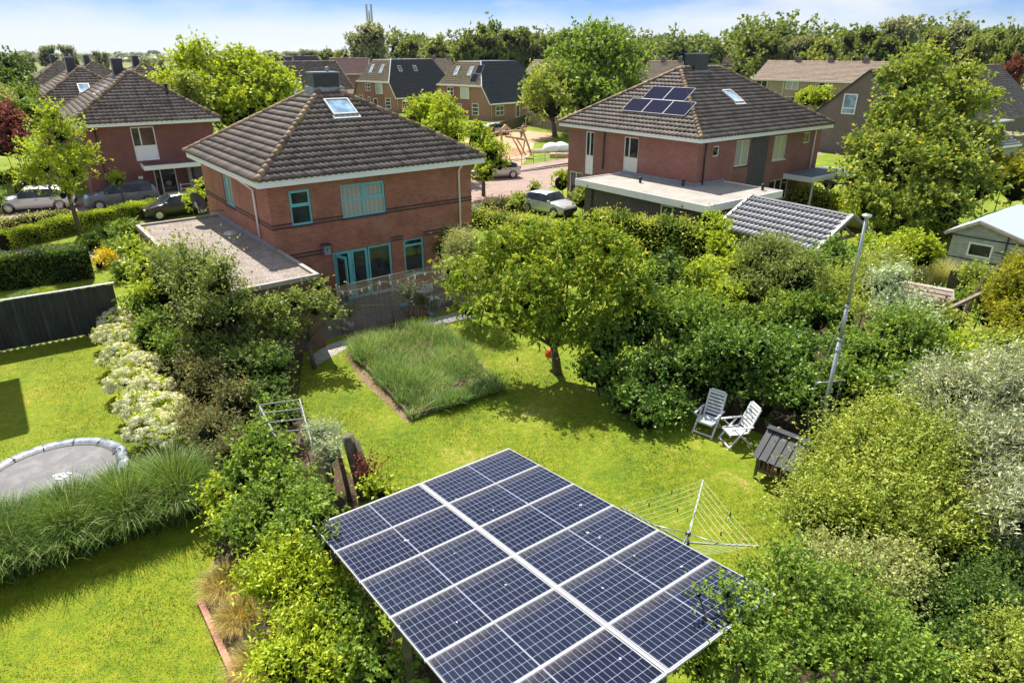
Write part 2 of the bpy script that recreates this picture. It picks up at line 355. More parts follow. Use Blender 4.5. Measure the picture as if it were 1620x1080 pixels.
M['white'] = paint('white paint', (0.86, 0.86, 0.84), 0.45, var=0.03, dirt=(0.50, 0.48, 0.43), dirt_amt=0.2, dscale=1.2)
M['white_clean'] = paint('white plastic', (0.82, 0.82, 0.80), 0.35, var=0.02)
M['cream'] = paint('cream paint', (0.76, 0.72, 0.62), 0.45, var=0.03)
M['teal'] = paint('teal paint', (0.16, 0.56, 0.57), 0.4, var=0.08)
M['zinc'] = paint('zinc trim', (0.46, 0.46, 0.44), 0.5, var=0.1)
M['roofing'] = paint('bitumen roofing', (0.34, 0.31, 0.27), 0.85, var=0.12, scale=0.8, dirt=(0.16, 0.14, 0.12), dirt_amt=0.5, dscale=0.7, bump=0.3)
M['roofing_dark'] = paint('dark roofing', (0.10, 0.12, 0.15), 0.8, var=0.15, scale=0.8, bump=0.3)
M['glass'] = glassmat('window glass')
M['glass_sky'] = glassmat('skylight glass', (0.16, 0.24, 0.32), 0.08)
M['curtain'] = glassmat('curtained glass', curtain=(0.42, 0.42, 0.38), rough=0.15)
M['metal'] = paint('galvanised metal', (0.42, 0.45, 0.46), 0.4, 0.6, var=0.15, scale=6)
M['railmetal'] = paint('dull aluminium rail', (0.44, 0.44, 0.46), 0.6, 0.0, var=0.08)
M['edgetrim'] = paint('weathered roof edge', (0.30, 0.27, 0.23), 0.7, var=0.25, scale=3)
M['rack'] = paint('grey enamelled tube', (0.13, 0.13, 0.14), 0.5, var=0.2)
M['alu'] = paint('aluminium', (0.62, 0.62, 0.60), 0.35, 0.5, var=0.08)
M['darkmetal'] = paint('dark metal', (0.035, 0.037, 0.04), 0.45, 0.3)
M['black'] = paint('black plastic', (0.015, 0.015, 0.017), 0.5)
M['wood'] = paint('weathered wood', (0.24, 0.19, 0.14), 0.85, var=0.35, scale=5, bump=0.4, dirt=(0.12, 0.11, 0.08), dirt_amt=.8, dscale=2, stretch=(4, 4, .4))
M['wood_old'] = paint('mossy old wood', (0.11, 0.095, 0.06), 0.9, var=0.4, scale=7, dirt=(0.10, 0.12, 0.03), dirt_amt=0.6, bump=0.6)
M['wood_light'] = paint('sun bleached planks', (0.52, 0.43, 0.36), 0.85, var=0.25, scale=6, dirt=(0.25, 0.19, 0.15), dirt_amt=0.5, bump=0.4)
M['wood_new'] = paint('fresh timber', (0.50, 0.32, 0.17), 0.8, var=0.2, scale=4, bump=0.3)
M['wood_grey'] = paint('grey painted cladding', (0.36, 0.37, 0.365), 0.8, var=0.2, scale=3, dirt=(0.17, 0.16, 0.14), dirt_amt=0.9, dscale=1.5, bump=0.4, stretch=(.6, .6, 7))
M['fence_black'] = paint('black stained fence', (0.014, 0.016, 0.018), 0.6, var=0.4, scale=2.5, dirt=(0.060, 0.085, 0.055), dirt_amt=0.8, dscale=1.6, bump=0.4, stretch=(3.2, 3.2, .35))
M['bark'] = paint('bark', (0.10, 0.08, 0.06), 0.95, var=0.4, scale=9, bump=0.8, bscale=25)
M['core'] = paint('painted inner shade', (0.010, 0.014, 0.005), 1.0, var=0.5, scale=6, spec=0.0)  # near-black colour painting the shade in foliage gaps
M['edging'] = paint('terracotta edging', (0.50, 0.25, 0.17), 0.85, var=0.12, scale=4, bump=0.3)
M['corrugated'] = paint('corrugated sheet', (0.44, 0.49, 0.56), 0.5, var=0.08, scale=1.5, dirt=(0.3, 0.36, 0.36), dirt_amt=0.4)
M['corr_green'] = paint('mossy corrugated sheet', (0.30, 0.40, 0.38), 0.6, var=0.15, scale=1.5)
M['shedtile'] = paint('grey steel tiles', (0.20, 0.20, 0.215), 0.5, 0.1, var=0.15, scale=2)
M['blackroof'] = paint('black corrugated roof', (0.045, 0.047, 0.055), 0.45, var=0.15, dirt=(0.30, 0.26, 0.25), dirt_amt=0.12)
M['canvas'] = paint('hessian cloth', (0.36, 0.30, 0.17), 0.9, var=0.2, scale=14, bump=0.4)
M['rope'] = paint('rope', (0.55, 0.45, 0.32), 0.9)
M['line'] = paint('plastic washing line', (0.62, 0.64, 0.36), 0.5)
M['orange'] = paint('orange red plastic', (0.75, 0.10, 0.02), 0.45)
M['bluebits'] = paint('blue plastic', (0.10, 0.30, 0.50), 0.4)
M['rubber'] = paint('tyre rubber', (0.02, 0.02, 0.02), 0.8)
M['bulb'] = paint('clear bulb glass', (0.75, 0.75, 0.70), 0.15)
M['pot'] = paint('clay pot', (0.30, 0.15, 0.09), 0.85)
M['tarmac'] = paint('dark net', (0.14, 0.136, 0.14), 0.75, var=0.12, scale=1.4, dirt=(0.40, 0.38, 0.36), dirt_amt=0.35, dscale=3.0)
M['padding'] = paint('silver padding', (0.26, 0.29, 0.33), 0.35, 0.1, var=0.6, scale=5, bump=1.0, bscale=5)
M['skin'] = paint('skin', (0.62, 0.36, 0.25), 0.6)
M['cloth_dark'] = paint('dark blue cloth', (0.03, 0.04, 0.07), 0.9)
M['cloth_grey'] = paint('grey cloth', (0.30, 0.32, 0.35), 0.9)
def carpaint(n, c): 
    m = paint(n, c, 0.28, 0.25, var=0.02); b = m.node_tree.nodes['Principled BSDF']; b.inputs['Coat Weight'].default_value = 0.8; b.inputs['Coat Roughness'].default_value = 0.05; return m
M['car_white'] = carpaint('white car paint', (0.78, 0.79, 0.80)); M['car_grey'] = carpaint('grey car paint', (0.17, 0.18, 0.21))
M['car_black'] = carpaint('black car paint', (0.02, 0.022, 0.028)); M['car_silver'] = carpaint('silver car paint', (0.58, 0.59, 0.60))
M['carglass'] = glassmat('car glass', (0.02, 0.025, 0.03), 0.03); M['carglass'].node_tree.nodes['Principled BSDF'].inputs['Specular IOR Level'].default_value = 0.35; M['carglass'].node_tree.nodes['Principled BSDF'].inputs['Coat Weight'].default_value = 0.0; M['lamp_red'] = paint('red lamp', (0.45, 0.02, 0.02), 0.2); M['lamp_clear'] = paint('clear lamp', (0.7, 0.7, 0.72), 0.1)

LM = {
 'cherry': leafmat('cherry leaves', [(0.0, (0.020, 0.055, 0.006)), (0.4, (0.060, 0.12, 0.010)), (0.7, (0.15, 0.21, 0.016)), (0.95, (0.27, 0.23, 0.05))]),
 'mid': leafmat('mid green leaves', [(0.0, (0.022, 0.055, 0.010)), (0.5, (0.060, 0.12, 0.018)), (0.9, (0.14, 0.20, 0.03))]),
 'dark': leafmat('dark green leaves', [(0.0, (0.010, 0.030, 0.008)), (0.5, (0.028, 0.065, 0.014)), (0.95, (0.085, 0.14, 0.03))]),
 'ivy': leafmat('hazel leaves', [(0.0, (0.014, 0.045, 0.006)), (0.5, (0.040, 0.10, 0.012)), (0.92, (0.12, 0.19, 0.03))], spec=0.5),
 'yellow': leafmat('yellow green leaves', [(0.0, (0.030, 0.072, 0.010)), (0.45, (0.095, 0.15, 0.020)), (0.95, (0.23, 0.265, 0.07))]),
 'gold': leafmat('golden conifer sprays', [(0.0, (0.07, 0.12, 0.008)), (0.5, (0.19, 0.24, 0.012)), (0.95, (0.34, 0.35, 0.03))], k=1.3),
 'lime': leafmat('lime green leaves', [(0.0, (0.05, 0.10, 0.006)), (0.5, (0.13, 0.20, 0.012)), (0.95, (0.25, 0.30, 0.03))]),
 'olive': leafmat('olive leaves', [(0.0, (0.024, 0.055, 0.014)), (0.5, (0.066, 0.11, 0.028)), (0.95, (0.17, 0.20, 0.07))]),
 'bronze': leafmat('bronze tinted leaves', [(0.0, (0.035, 0.055, 0.018)), (0.5, (0.085, 0.11, 0.042)), (0.95, (0.17, 0.14, 0.075))], k=1.9),
 'pale': leafmat('pale green leaves', [(0.0, (0.08, 0.12, 0.05)), (0.5, (0.18, 0.24, 0.09)), (0.95, (0.36, 0.40, 0.20))], k=1.6),
 'silver': leafmat('silver willow leaves', [(0.0, (0.09, 0.14, 0.075)), (0.5, (0.25, 0.33, 0.22)), (0.95, (0.50, 0.56, 0.46))], k=1.4, trans=0.2),
 'maple': leafmat('maple leaves', [(0.0, (0.020, 0.050, 0.012)), (0.45, (0.07, 0.12, 0.02)), (0.8, (0.15, 0.19, 0.03)), (0.98, (0.36, 0.28, 0.04))]),
 'far': leafmat('tree belt leaves', [(0.0, (0.022, 0.046, 0.014)), (0.5, (0.060, 0.098, 0.026)), (0.95, (0.13, 0.17, 0.045))]),
 'farlight': leafmat('light belt leaves', [(0.0, (0.045, 0.075, 0.015)), (0.5, (0.10, 0.14, 0.03)), (0.95, (0.18, 0.21, 0.06))]),
 'fargrey': leafmat('grey willow leaves', [(0.0, (0.045, 0.065, 0.04)), (0.5, (0.10, 0.13, 0.08)), (0.95, (0.20, 0.23, 0.16))]),
 'purple': leafmat('copper leaves', [(0.0, (0.03, 0.010, 0.012)), (0.5, (0.075, 0.022, 0.024)), (0.95, (0.16, 0.05, 0.05))]),
 'miscanthus': leafmat('miscanthus blades', [(0.0, (0.030, 0.095, 0.012)), (0.5, (0.085, 0.19, 0.030)), (0.9, (0.20, 0.30, 0.10)), (1.0, (0.45, 0.47, 0.33))], trans=0.25, k=1.45),
 'feather': leafmat('feather grass', [(0.0, (0.17, 0.20, 0.03)), (0.4, (0.34, 0.33, 0.09)), (0.95, (0.60, 0.50, 0.27))], k=1.25, trans=0.3),
 'meadow': leafmat('long grass', [(0.0, (0.025, 0.075, 0.016)), (0.5, (0.068, 0.145, 0.042)), (0.95, (0.18, 0.26, 0.12))], trans=0.3),
 'reed': leafmat('reed stems', [(0.0, (0.12, 0.15, 0.04)), (0.5, (0.26, 0.26, 0.10)), (0.95, (0.50, 0.42, 0.24))], trans=0.2),
 'turf': leafmat('lawn blades', [(0.0, (0.10, 0.18, 0.009)), (0.5, (0.20, 0.28, 0.015)), (0.95, (0.42, 0.42, 0.06))], k=0.85, trans=0.3, spec=0.2),
 'petal': leafmat('cream petals', [(0.0, (0.50, 0.56, 0.28)), (0.4, (0.70, 0.72, 0.48)), (0.95, (0.86, 0.86, 0.70))], k=1.35, trans=0.2),
 'yellowflower': leafmat('yellow flowers', [(0.0, (0.16, 0.20, 0.02)), (0.4, (0.55, 0.48, 0.03)), (0.95, (0.75, 0.62, 0.03))], k=1.2),
 'blue_green': leafmat('blue green leaves', [(0.0, (0.06, 0.11, 0.07)), (0.5, (0.14, 0.21, 0.14)), (0.95, (0.32, 0.38, 0.27))], trans=0.2),
}

# ------------------------------------------------------------ building helpers
def wmat(O, d):
    """frame of a wall: x along it, y into the building, z up"""
    d = Vector((d[0], d[1], 0)).normalized(); n_in = Vector((-d.y, d.x, 0))
    m = Matrix.Identity(4)
    for i in range(3): m[i][0] = d[i]; m[i][1] = n_in[i]; m[i][2] = (0, 0, 1)[i]; m[i][3] = (O[0], O[1], O[2] if len(O) > 2 else 0)[i]
    return m
def wall(mb, Mw, w, z0, z1, ops=(), mi=0, reveal=0.12, rmi=None):
    us = sorted({0, w, *[o[0] for o in ops], *[o[1] for o in ops]}); zs = sorted({z0, z1, *[o[2] for o in ops], *[o[3] for o in ops]})
    for a, b in zip(us, us[1:]):
        for c, d in zip(zs, zs[1:]):
            if any(o[0] - 1e-6 <= a and b <= o[1] + 1e-6 and o[2] - 1e-6 <= c and d <= o[3] + 1e-6 for o in ops): continue
            mb.face([Mw @ Vector(p) for p in ((a, 0, c), (b, 0, c), (b, 0, d), (a, 0, d))], mi)
    for u0, u1, a, b in [o[:4] for o in ops]:
        r = reveal; k = mi if rmi is None else rmi
        for q in (((u0, 0, a), (u0, 0, b), (u0, r, b), (u0, r, a)), ((u1, 0, b), (u1, 0, a), (u1, r, a), (u1, r, b)),
                  ((u0, 0, a), (u0, r, a), (u1, r, a), (u1, 0, a)), ((u0, 0, b), (u1, 0, b), (u1, r, b), (u0, r, b))):
            mb.face([Mw @ Vector(p) for p in q], k)
def window(parent, Mw, op, fm, cols=(), rows=(), glass=None, fw=0.07, inset=0.05, sill=None, name='window', panel=None, label=None, sashes=(), dy=0.0):
    u0, u1, a, b = op[:4]; g = MB(); p = MB(); y0, y1 = inset + dy, inset + 0.06 + dy
    g.box(u0, u1, y0, y1, b - fw, b, 0, Mw); g.box(u0, u1, y0, y1, a, a + fw, 0, Mw)
    g.box(u0, u0 + fw, y0, y1, a + fw, b - fw, 0, Mw); g.box(u1 - fw, u1, y0, y1, a + fw, b - fw, 0, Mw)
    for c in cols:
        x = u0 + (u1 - u0) * c; g.box(x - fw * .5, x + fw * .5, y0 + .003, y1, a + fw, b - fw, 0, Mw)
    for r in rows:
        cs, ce, rr_ = (0, 1, r) if not isinstance(r, tuple) else r
        z = a + (b - a) * rr_; g.box(u0 + (u1 - u0) * cs + fw * .5, u0 + (u1 - u0) * ce - fw * .5, y0 + .006, y1, z - fw * .5, z + fw * .5, 0, Mw)
    for (s0, s1, t0, t1) in sashes:      # raised opening sashes
        x0 = u0 + (u1 - u0) * s0 + fw * .6; x1 = u0 + (u1 - u0) * s1 - fw * .6; za = a + (b - a) * t0 + fw * .6; zb = a + (b - a) * t1 - fw * .6; s = 0.055
        g.box(x0, x1, y0 - .02, y0 + .02, zb - s, zb, 0, Mw); g.box(x0, x1, y0 - .02, y0 + .02, za, za + s, 0, Mw)
        g.box(x0, x0 + s, y0 - .02, y0 + .02, za + s, zb - s, 0, Mw); g.box(x1 - s, x1, y0 - .02, y0 + .02, za + s, zb - s, 0, Mw)
    z0 = a
    if panel: z0 = a + (b - a) * panel; g.box(u0 + fw, u1 - fw, y0 + .02, y1 - .01, a + fw, z0, 0, Mw)
    w = g.build(name, fm, parent)
    if label: w['label'] = label
    p.box(u0 + fw * .5, u1 - fw * .5, y1 - .022, y1 - .006, z0 + fw * .5, b - fw * .5, 0, Mw)
    p.build('pane', glass or M['glass'], w)
    if sill:
        s = MB(); s.box(u0 - .05, u1 + .05, -.05 + dy, inset + dy, a - .07, a - .001, 0, Mw); s.build('sill', sill, w)
    return w
def skylight(parent, P, Ux, Vx, w, h, fm=None, glass=None, lift=0.10, name='skylight'):
    """roof window on the plane through P with axes Ux and Vx (up the slope)"""
    Ux = Ux.normalized(); Vx = Vx.normalized(); Nn = Ux.cross(Vx)
    m = Matrix.Identity(4)
    for i in range(3): m[i][0] = Ux[i]; m[i][1] = Vx[i]; m[i][2] = Nn[i]; m[i][3] = P[i]
    g = MB(); f = 0.07
    g.box(0, w, 0, f, 0, lift, 0, m); g.box(0, w, h - f, h, 0, lift, 0, m); g.box(0, f, f, h - f, 0, lift, 0, m); g.box(w - f, w, f, h - f, 0, lift, 0, m)
    g.box(-.06, w + .06, -.22, 0, -.01, .03, 0, m)
    o = g.build(name, fm or M['zinc'], parent)
    p = MB(); p.box(f * .9, w - f * .9, f * .9, h - f * .9, 0.0, lift - .03, 0, m); p.build('pane', glass or M['glass_sky'], o)
    return o
def tiles(A, B, TA, TB, course=0.34, tw=0.30, amp=0.035, lift=0.035, ns=6, seed=0, over=0.05):
    """real pantile courses on the roof face with eave A-B and top TA-TB; returns V, F, tint"""
    A, B, TA, TB = map(Vector, (A, B, TA, TB)); U = (B - A); W = U.length; U.normalize()
    up = (TA - A); Vv = (up - U * up.dot(U)); sm = Vv.length; Vv.normalize(); Nn = U.cross(Vv)
    if Nn.z < 0: Nn = -Nn
    a1 = (TA - A).dot(U); b1 = (TB - A).dot(U)
    lift *= 1.7
    lo = lambda s: a1 * min(s, sm) / sm
    hi = lambda s: W + (b1 - W) * min(s, sm) / sm
    rng = np.random.default_rng(seed + 11)
    nc = max(1, int(round(sm / course))); course = sm / nc
    A_, U_, V_, N_ = (np.array(x) for x in (A, U, Vv, Nn)); VV = []; FF = []; TT = []; base = 0
    du = tw / ns
    for j in range(nc):
        s0 = j * course - (over if j == 0 else 0); s1 = min((j + 1) * course + 0.03, sm)
        l0, h0, l1, h1 = lo(max(s0, 0)), hi(max(s0, 0)), lo(s1), hi(s1)
        k0 = int(math.floor(min(l0, l1) / du)); k1 = int(math.ceil(max(h0, h1) / du))
        g = np.arange(k0, k1 + 1) * du
        ub = np.clip(g, l0, h0); ut = np.clip(g, l1, h1)
        ph = lambda u: amp * (0.5 + 0.5 * np.cos(2 * np.pi * u / tw)) ** 1.3
        tile = np.floor((g[:-1] + du * .01) / tw).astype(int)
        rt = rng.random(tile.max() - tile.min() + 2); jit = (rt[tile - tile.min()] - .5)
        hb = lift + ph(ub); ht = ph(ut)
        P = lambda u, s, h: A_ + u[:, None] * U_ + (s + np.zeros_like(u))[:, None] * V_ + h[:, None] * N_
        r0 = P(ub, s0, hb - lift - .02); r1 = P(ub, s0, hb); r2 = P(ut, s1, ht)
        n = len(g); VV += [r0, r1, r2]
        i = np.arange(n - 1); keep = ((ub[1:] - ub[:-1]) + (ut[1:] - ut[:-1])) > 1e-5; i = i[keep]
        FF.append(np.stack([base + i, base + i + 1, base + n + i + 1, base + n + i], 1)); FF.append(np.stack([base + n + i, base + n + i + 1, base + 2 * n + i + 1, base + 2 * n + i], 1))
        t = np.clip(.5 + jit[keep] * .5 + rng.normal(0, .05), 0, 1); TT += [t * .12, t]; base += 3 * n  # riser faces tinted darker to paint the shadow line under each course
    return np.concatenate(VV), np.concatenate(FF), np.concatenate(TT)
def tile_roof(parent, faces, mat, name='roof', **kw):
    V = []; Fq = []; T = []; b = 0
    for i, f in enumerate(faces):
        v, q, t = tiles(*f, seed=i * 7 + 1, **kw); V.append(v); Fq.append(q + b); T.append(t); b += len(v)
    V = np.concatenate(V); Fq = np.concatenate(Fq); T = np.concatenate(T)
    # deck just beneath the tiles
    ex = []; exf = []
    for f in faces:
        A, B, TA, TB = map(Vector, f); nn = (B - A).cross(TA - A).normalized(); nn = -nn if nn.z < 0 else nn
        for p in (A, B, TB, TA): ex.append(tuple(p - nn * .03))
        k = len(V) + len(ex) - 4; exf.append([k, k + 1, k + 2, k + 3])
    V = np.concatenate([V, np.array(ex)]); Fq = np.concatenate([Fq, np.array(exf)]); T = np.concatenate([T, np.full(len(exf), .1)])
    return np_mesh(name, V, Fq, mat, parent, T)
def ridge_tiles(parent, lines, mat=None, r=0.13, step=0.36, name='ridge_tiles', n=7, lift=0.03):
    V = []; Fq = []; T = []; rng = np.random.default_rng(5)
    for a, b in lines:
        a = Vector(a); b = Vector(b); L_ = (b - a).length; d = (b - a) / L_; k = max(1, int(round(L_ / step))); st = L_ / k
        side = d.cross(Vector((0, 0, 1))).normalized(); upv = side.cross(d).normalized()
        for i in range(k):
            p0 = a + d * (i * st - .03); p1 = a + d * ((i + 1) * st); t = rng.random(); b0 = len(V)
            for (p, rr_) in ((p0, r * 1.12), (p1, r * .92)):
                for q in range(n):
                    an = PI * q / (n - 1); V.append(tuple(p + side * (math.cos(an) * rr_) + upv * (math.sin(an) * rr_ * .95 + lift)))
            for q in range(n - 1): Fq.append([b0 + q, b0 + q + 1, b0 + n + q + 1, b0 + n + q]); T.append(t)
            c = len(V); V.append(tuple(p0 + upv * lift))
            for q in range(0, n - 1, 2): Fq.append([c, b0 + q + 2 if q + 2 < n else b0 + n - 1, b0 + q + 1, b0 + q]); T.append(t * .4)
    return np_mesh(name, np.array(V), np.array(Fq), mat or M['ridge'], parent, T)
def fascia(parent, w, d, z0, h=0.30, mat=None, over=0.42, name='fascia'):
    g = MB(); t = 0.05
    g.box(-t, w + t, -t, 0, z0, z0 + h); g.box(-t, w + t, d, d + t, z0, z0 + h); g.box(-t, 0, 0, d, z0, z0 + h); g.box(w, w + t, 0, d, z0, z0 + h)
    g.face([(0, 0, z0 + .02), (0, d, z0 + .02), (w, d, z0 + .02), (w, 0, z0 + .02)])
    return g.build(name, mat or M['white'], parent)
def chimney(parent, x0, x1, y0, y1, z0, z1, mat=None, cap=None, flash=True):
    g = MB(); g.box(x0, x1, y0, y1, z0, z1); g.box(x0 - .04, x1 + .04, y0 - .04, y1 + .04, z1, z1 + .06, 1)
    g.lathe([(0.07, 0), (0.09, .18), (0.05, .2), (0.0, .2)], 10, (x0 + (x1 - x0) * .7, (y0 + y1) / 2, z1 + .06), 1)
    o = g.build('chimney', [mat or M['slate'], cap or M['lead']], parent)
    if flash:
        f = MB(); f.box(x0 - .16, x1 + .16, y0 - .18, y0 - .002, z0 - .1, z0 + .38, 0); f.box(x0 - .14, x0 - .002, y0, y1 + .1, z0 - .1, z0 + .42, 0); f.box(x1 + .002, x1 + .14, y0, y1 + .1, z0 - .1, z0 + .42, 0)
        f.build('flashing', M['lead'], o)
    return o
def downpipe(parent, pts, mat=None, r=0.045, name='downpipe'):
    g = MB(); g.tube(pts, r, 8); return g.build(name, mat or M['white'], parent)

# ------------------------------------------------------------ plants
def unit(v): return v / (np.linalg.norm(v, axis=-1, keepdims=True) + 1e-9)
def leaves(rng, blobs, n, Ln, Wd, shoot=0.4, per=8, up=0.45, rmin=0.55, droop=0.15, lump=0.22, zmin=0.02, spread=0.8, ldroop=0.0, flat=0.6, tipt=0.28):
    c = np.array([b[0] for b in blobs]); r = np.array([b[1] for b in blobs])
    ar = r.prod(1) ** (2 / 3); ns = max(3, n // per)
    k = rng.choice(len(blobs), ns, p=ar / ar.sum()); d = unit(rng.normal(size=(ns, 3)))
    fl = (d[:, 2] < -0.25) & (rng.random(ns) < .55); d[fl, 2] *= -1
    wv = rng.normal(size=(len(blobs), 4, 3)) * 2.6; ph = rng.random((len(blobs), 4)) * 6.28
    f = 1 + lump * np.cos((wv[k] * d[:, None, :]).sum(2) + ph[k]).sum(1)
    rr_ = rmin + (1 - rmin) * rng.random(ns) ** .6
    base = c[k] + d * r[k] * (f * rr_)[:, None]
    sdir = unit(d * (1 - up) + np.array([0, 0, up]) + rng.normal(size=(ns, 3)) * .38)
    sl = shoot * rng.uniform(.35, 1.3, ns) * np.where(rng.random(ns) < .06, 1.9, 1.0)
    t = rng.random((ns, per)); pos = base[:, None] + sdir[:, None] * (sl[:, None] * t)[..., None]
    pos[..., 2] -= droop * sl[:, None] * t ** 2
    m = ns * per; pos = pos.reshape(-1, 3); sd_ = np.repeat(sdir, per, 0); t = t.ravel()
    ax = unit(sd_ * .45 + unit(rng.normal(size=(m, 3))) * spread + np.array([0, 0, -ldroop]))
    nr = unit(rng.normal(size=(m, 3)) * (1 - flat) + np.array([0, 0, flat])); side = unit(np.cross(ax, nr)); nr = unit(np.cross(side, ax))
    s = rng.uniform(.6, 1.25, m)[:, None]; Ls = Ln * s; Ws = Wd * s
    v0 = pos; v1 = pos + ax * Ls * .45 + side * Ws * .5 + nr * Ws * .12; v2 = pos + ax * Ls - nr * Ls * .10; v3 = pos + ax * Ls * .45 - side * Ws * .5 + nr * Ws * .12
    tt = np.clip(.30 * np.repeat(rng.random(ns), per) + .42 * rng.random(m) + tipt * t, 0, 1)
    ok = (pos[:, 2] > zmin)
    V = np.stack([v0, v1, v2, v3], 1)[ok]; mm = len(V)
    V[..., 2] = np.maximum(V[..., 2], zmin * .5)
    return V.reshape(-1, 3), np.arange(mm * 4).reshape(-1, 4), tt[ok]
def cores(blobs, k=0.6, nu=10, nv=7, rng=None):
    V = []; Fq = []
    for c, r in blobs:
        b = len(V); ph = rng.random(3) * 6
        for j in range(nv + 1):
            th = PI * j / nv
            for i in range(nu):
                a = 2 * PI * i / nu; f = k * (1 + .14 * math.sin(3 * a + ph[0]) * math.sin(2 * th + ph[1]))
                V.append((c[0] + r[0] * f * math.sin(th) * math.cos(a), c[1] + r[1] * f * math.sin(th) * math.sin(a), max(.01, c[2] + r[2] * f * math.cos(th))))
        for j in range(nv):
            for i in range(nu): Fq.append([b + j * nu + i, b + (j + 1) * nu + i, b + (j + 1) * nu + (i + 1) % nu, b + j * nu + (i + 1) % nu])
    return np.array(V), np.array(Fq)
def blades(rng, base, d, ln, wd, droop, segs=3, tint_=None):
    """curved tapering strips"""
    n = len(base); ln = np.broadcast_to(ln, n); ts = np.linspace(0, 1, segs + 1)
    hz = d.copy(); hz[:, 2] = 0; side = unit(np.stack([-hz[:, 1], hz[:, 0], np.zeros(n)], 1) + rng.normal(size=(n, 3)) * .3)
    rows = []
    for t in ts:
        p = base + d * (ln * t)[:, None]; p[:, 2] -= droop * ln * t ** 2.2; p[:, 2] = np.maximum(p[:, 2], .01)
        w = (wd * (1 - t * .92) * .5)
        if hasattr(w, '__len__'): w = w[:, None]
        rows += [p - side * w, p + side * w]
    V = np.stack(rows, 1); k = 2 * (segs + 1); b = np.arange(n)[:, None] * k
    Fq = np.stack([np.stack([b[:, 0] + 2 * i, b[:, 0] + 2 * i + 1, b[:, 0] + 2 * i + 3, b[:, 0] + 2 * i + 2], 1) for i in range(segs)], 1).reshape(-1, 4)
    tt = np.repeat(rng.random(n) if tint_ is None else tint_, segs)
    return V.reshape(-1, 3), Fq, tt
def foliage_obj(name, parts, mats, parent, origin):
    V = []; Fq = []; T = []; MI = []; b = 0
    for v, f, t, mi in parts:
        if len(f) == 0: continue
        V.append(v - np.array(origin)); Fq.append(f + b); T.append(np.broadcast_to(t, len(f))); MI.append(np.full(len(f), mi)); b += len(v)
    return np_mesh(name, np.concatenate(V), np.concatenate(Fq), mats, parent, np.concatenate(T), np.concatenate(MI))
def limbs(mb, base, tips, r0, rng, split=0.45, n=7):
    base = Vector(base)
    for i, tp in enumerate(tips):
        tp = Vector(tp); mid = base.lerp(tp, split) + Vector((rng.normal() * .12, rng.normal() * .12, .15)) * (tp - base).length * .4
        mb.tube([base, mid, tp], [r0, r0 * .6, r0 * .2], n)
def px_blobs(bl, rz=1.0):
    o = []
    for b in bl:
        c = aty(b[0], b[1], b[2]); r = b[3]; z = b[4] if len(b) > 4 else rz
        cz = max(c.z, .25); o.append((np.array((c.x, c.y, cz)), np.array((r, r, r * z))))
    return o
LEAFTOTAL = [0]
def plant(name, label, cat, bl, mat, leaf=(0.10, 0.055), cover=1.6, seed=1, stem=0.035, trunk=None, core=0.62, group=None, rz=1.0, world_blobs=None, extra=None, sub=6, crown='foliage', stemname='stem', **kw):
    rng = np.random.default_rng(seed)
    big = world_blobs if world_blobs is not None else px_blobs(bl, rz)
    # break every blob into smaller ones so that the outline is uneven
    bs = []
    for c, r in big:
        bs.append((c, r * .74))
        for i in range(sub):
            d = unit(rng.normal(size=3)); d[2] = abs(d[2]) * .8; q = rng.uniform(.26, .50)
            bs.append((c + d * r * rng.uniform(.62, .88), r * q))
    area = sum(4 * PI * (r.prod() ** (2 / 3)) for c, r in bs) * .56
    n = int(cover * area / (leaf[0] * leaf[1] * .5)); LEAFTOTAL[0] += n
    cm = np.mean([c for c, r in big], 0)
    base = (trunk[0], trunk[1], 0) if trunk is not None else (cm[0], cm[1], 0)
    t = thing(name, label, cat, base, 0, group)
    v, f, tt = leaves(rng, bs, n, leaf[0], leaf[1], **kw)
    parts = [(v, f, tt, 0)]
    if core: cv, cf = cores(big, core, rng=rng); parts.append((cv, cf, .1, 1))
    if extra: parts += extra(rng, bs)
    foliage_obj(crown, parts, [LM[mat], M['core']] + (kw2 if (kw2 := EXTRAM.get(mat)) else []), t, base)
    g = MB()
    if trunk is not None:
        tops = sorted(big, key=lambda q: -q[1][0]); fork = Vector((0, 0, trunk[3])); lean = Vector((cm[0] - base[0], cm[1] - base[1], 0)) * .25
        g.tube([(0, 0, -.05), lean * .4 + fork * .5, lean + fork], [trunk[2] * 1.25, trunk[2], trunk[2] * .8], 10)
        for c, r in tops[:14]: 
            limb_t = Vector(c - np.array(base)); limbs(g, lean + fork * .97, [limb_t], trunk[2] * .5, rng)
        g.build('trunk', M['bark'], t)
    elif stem:
        for c, r in big[:8]:
            tip = Vector(c - np.array(base)); st = Vector((tip.x * .6, tip.y * .6, 0)); g.tube([st, st.lerp(tip, .5) + Vector((.05, .03, 0)), tip], [stem, stem * .8, stem * .4], 6)
        g.build(stemname, M['bark'], t)
    return t
EXTRAM = {}

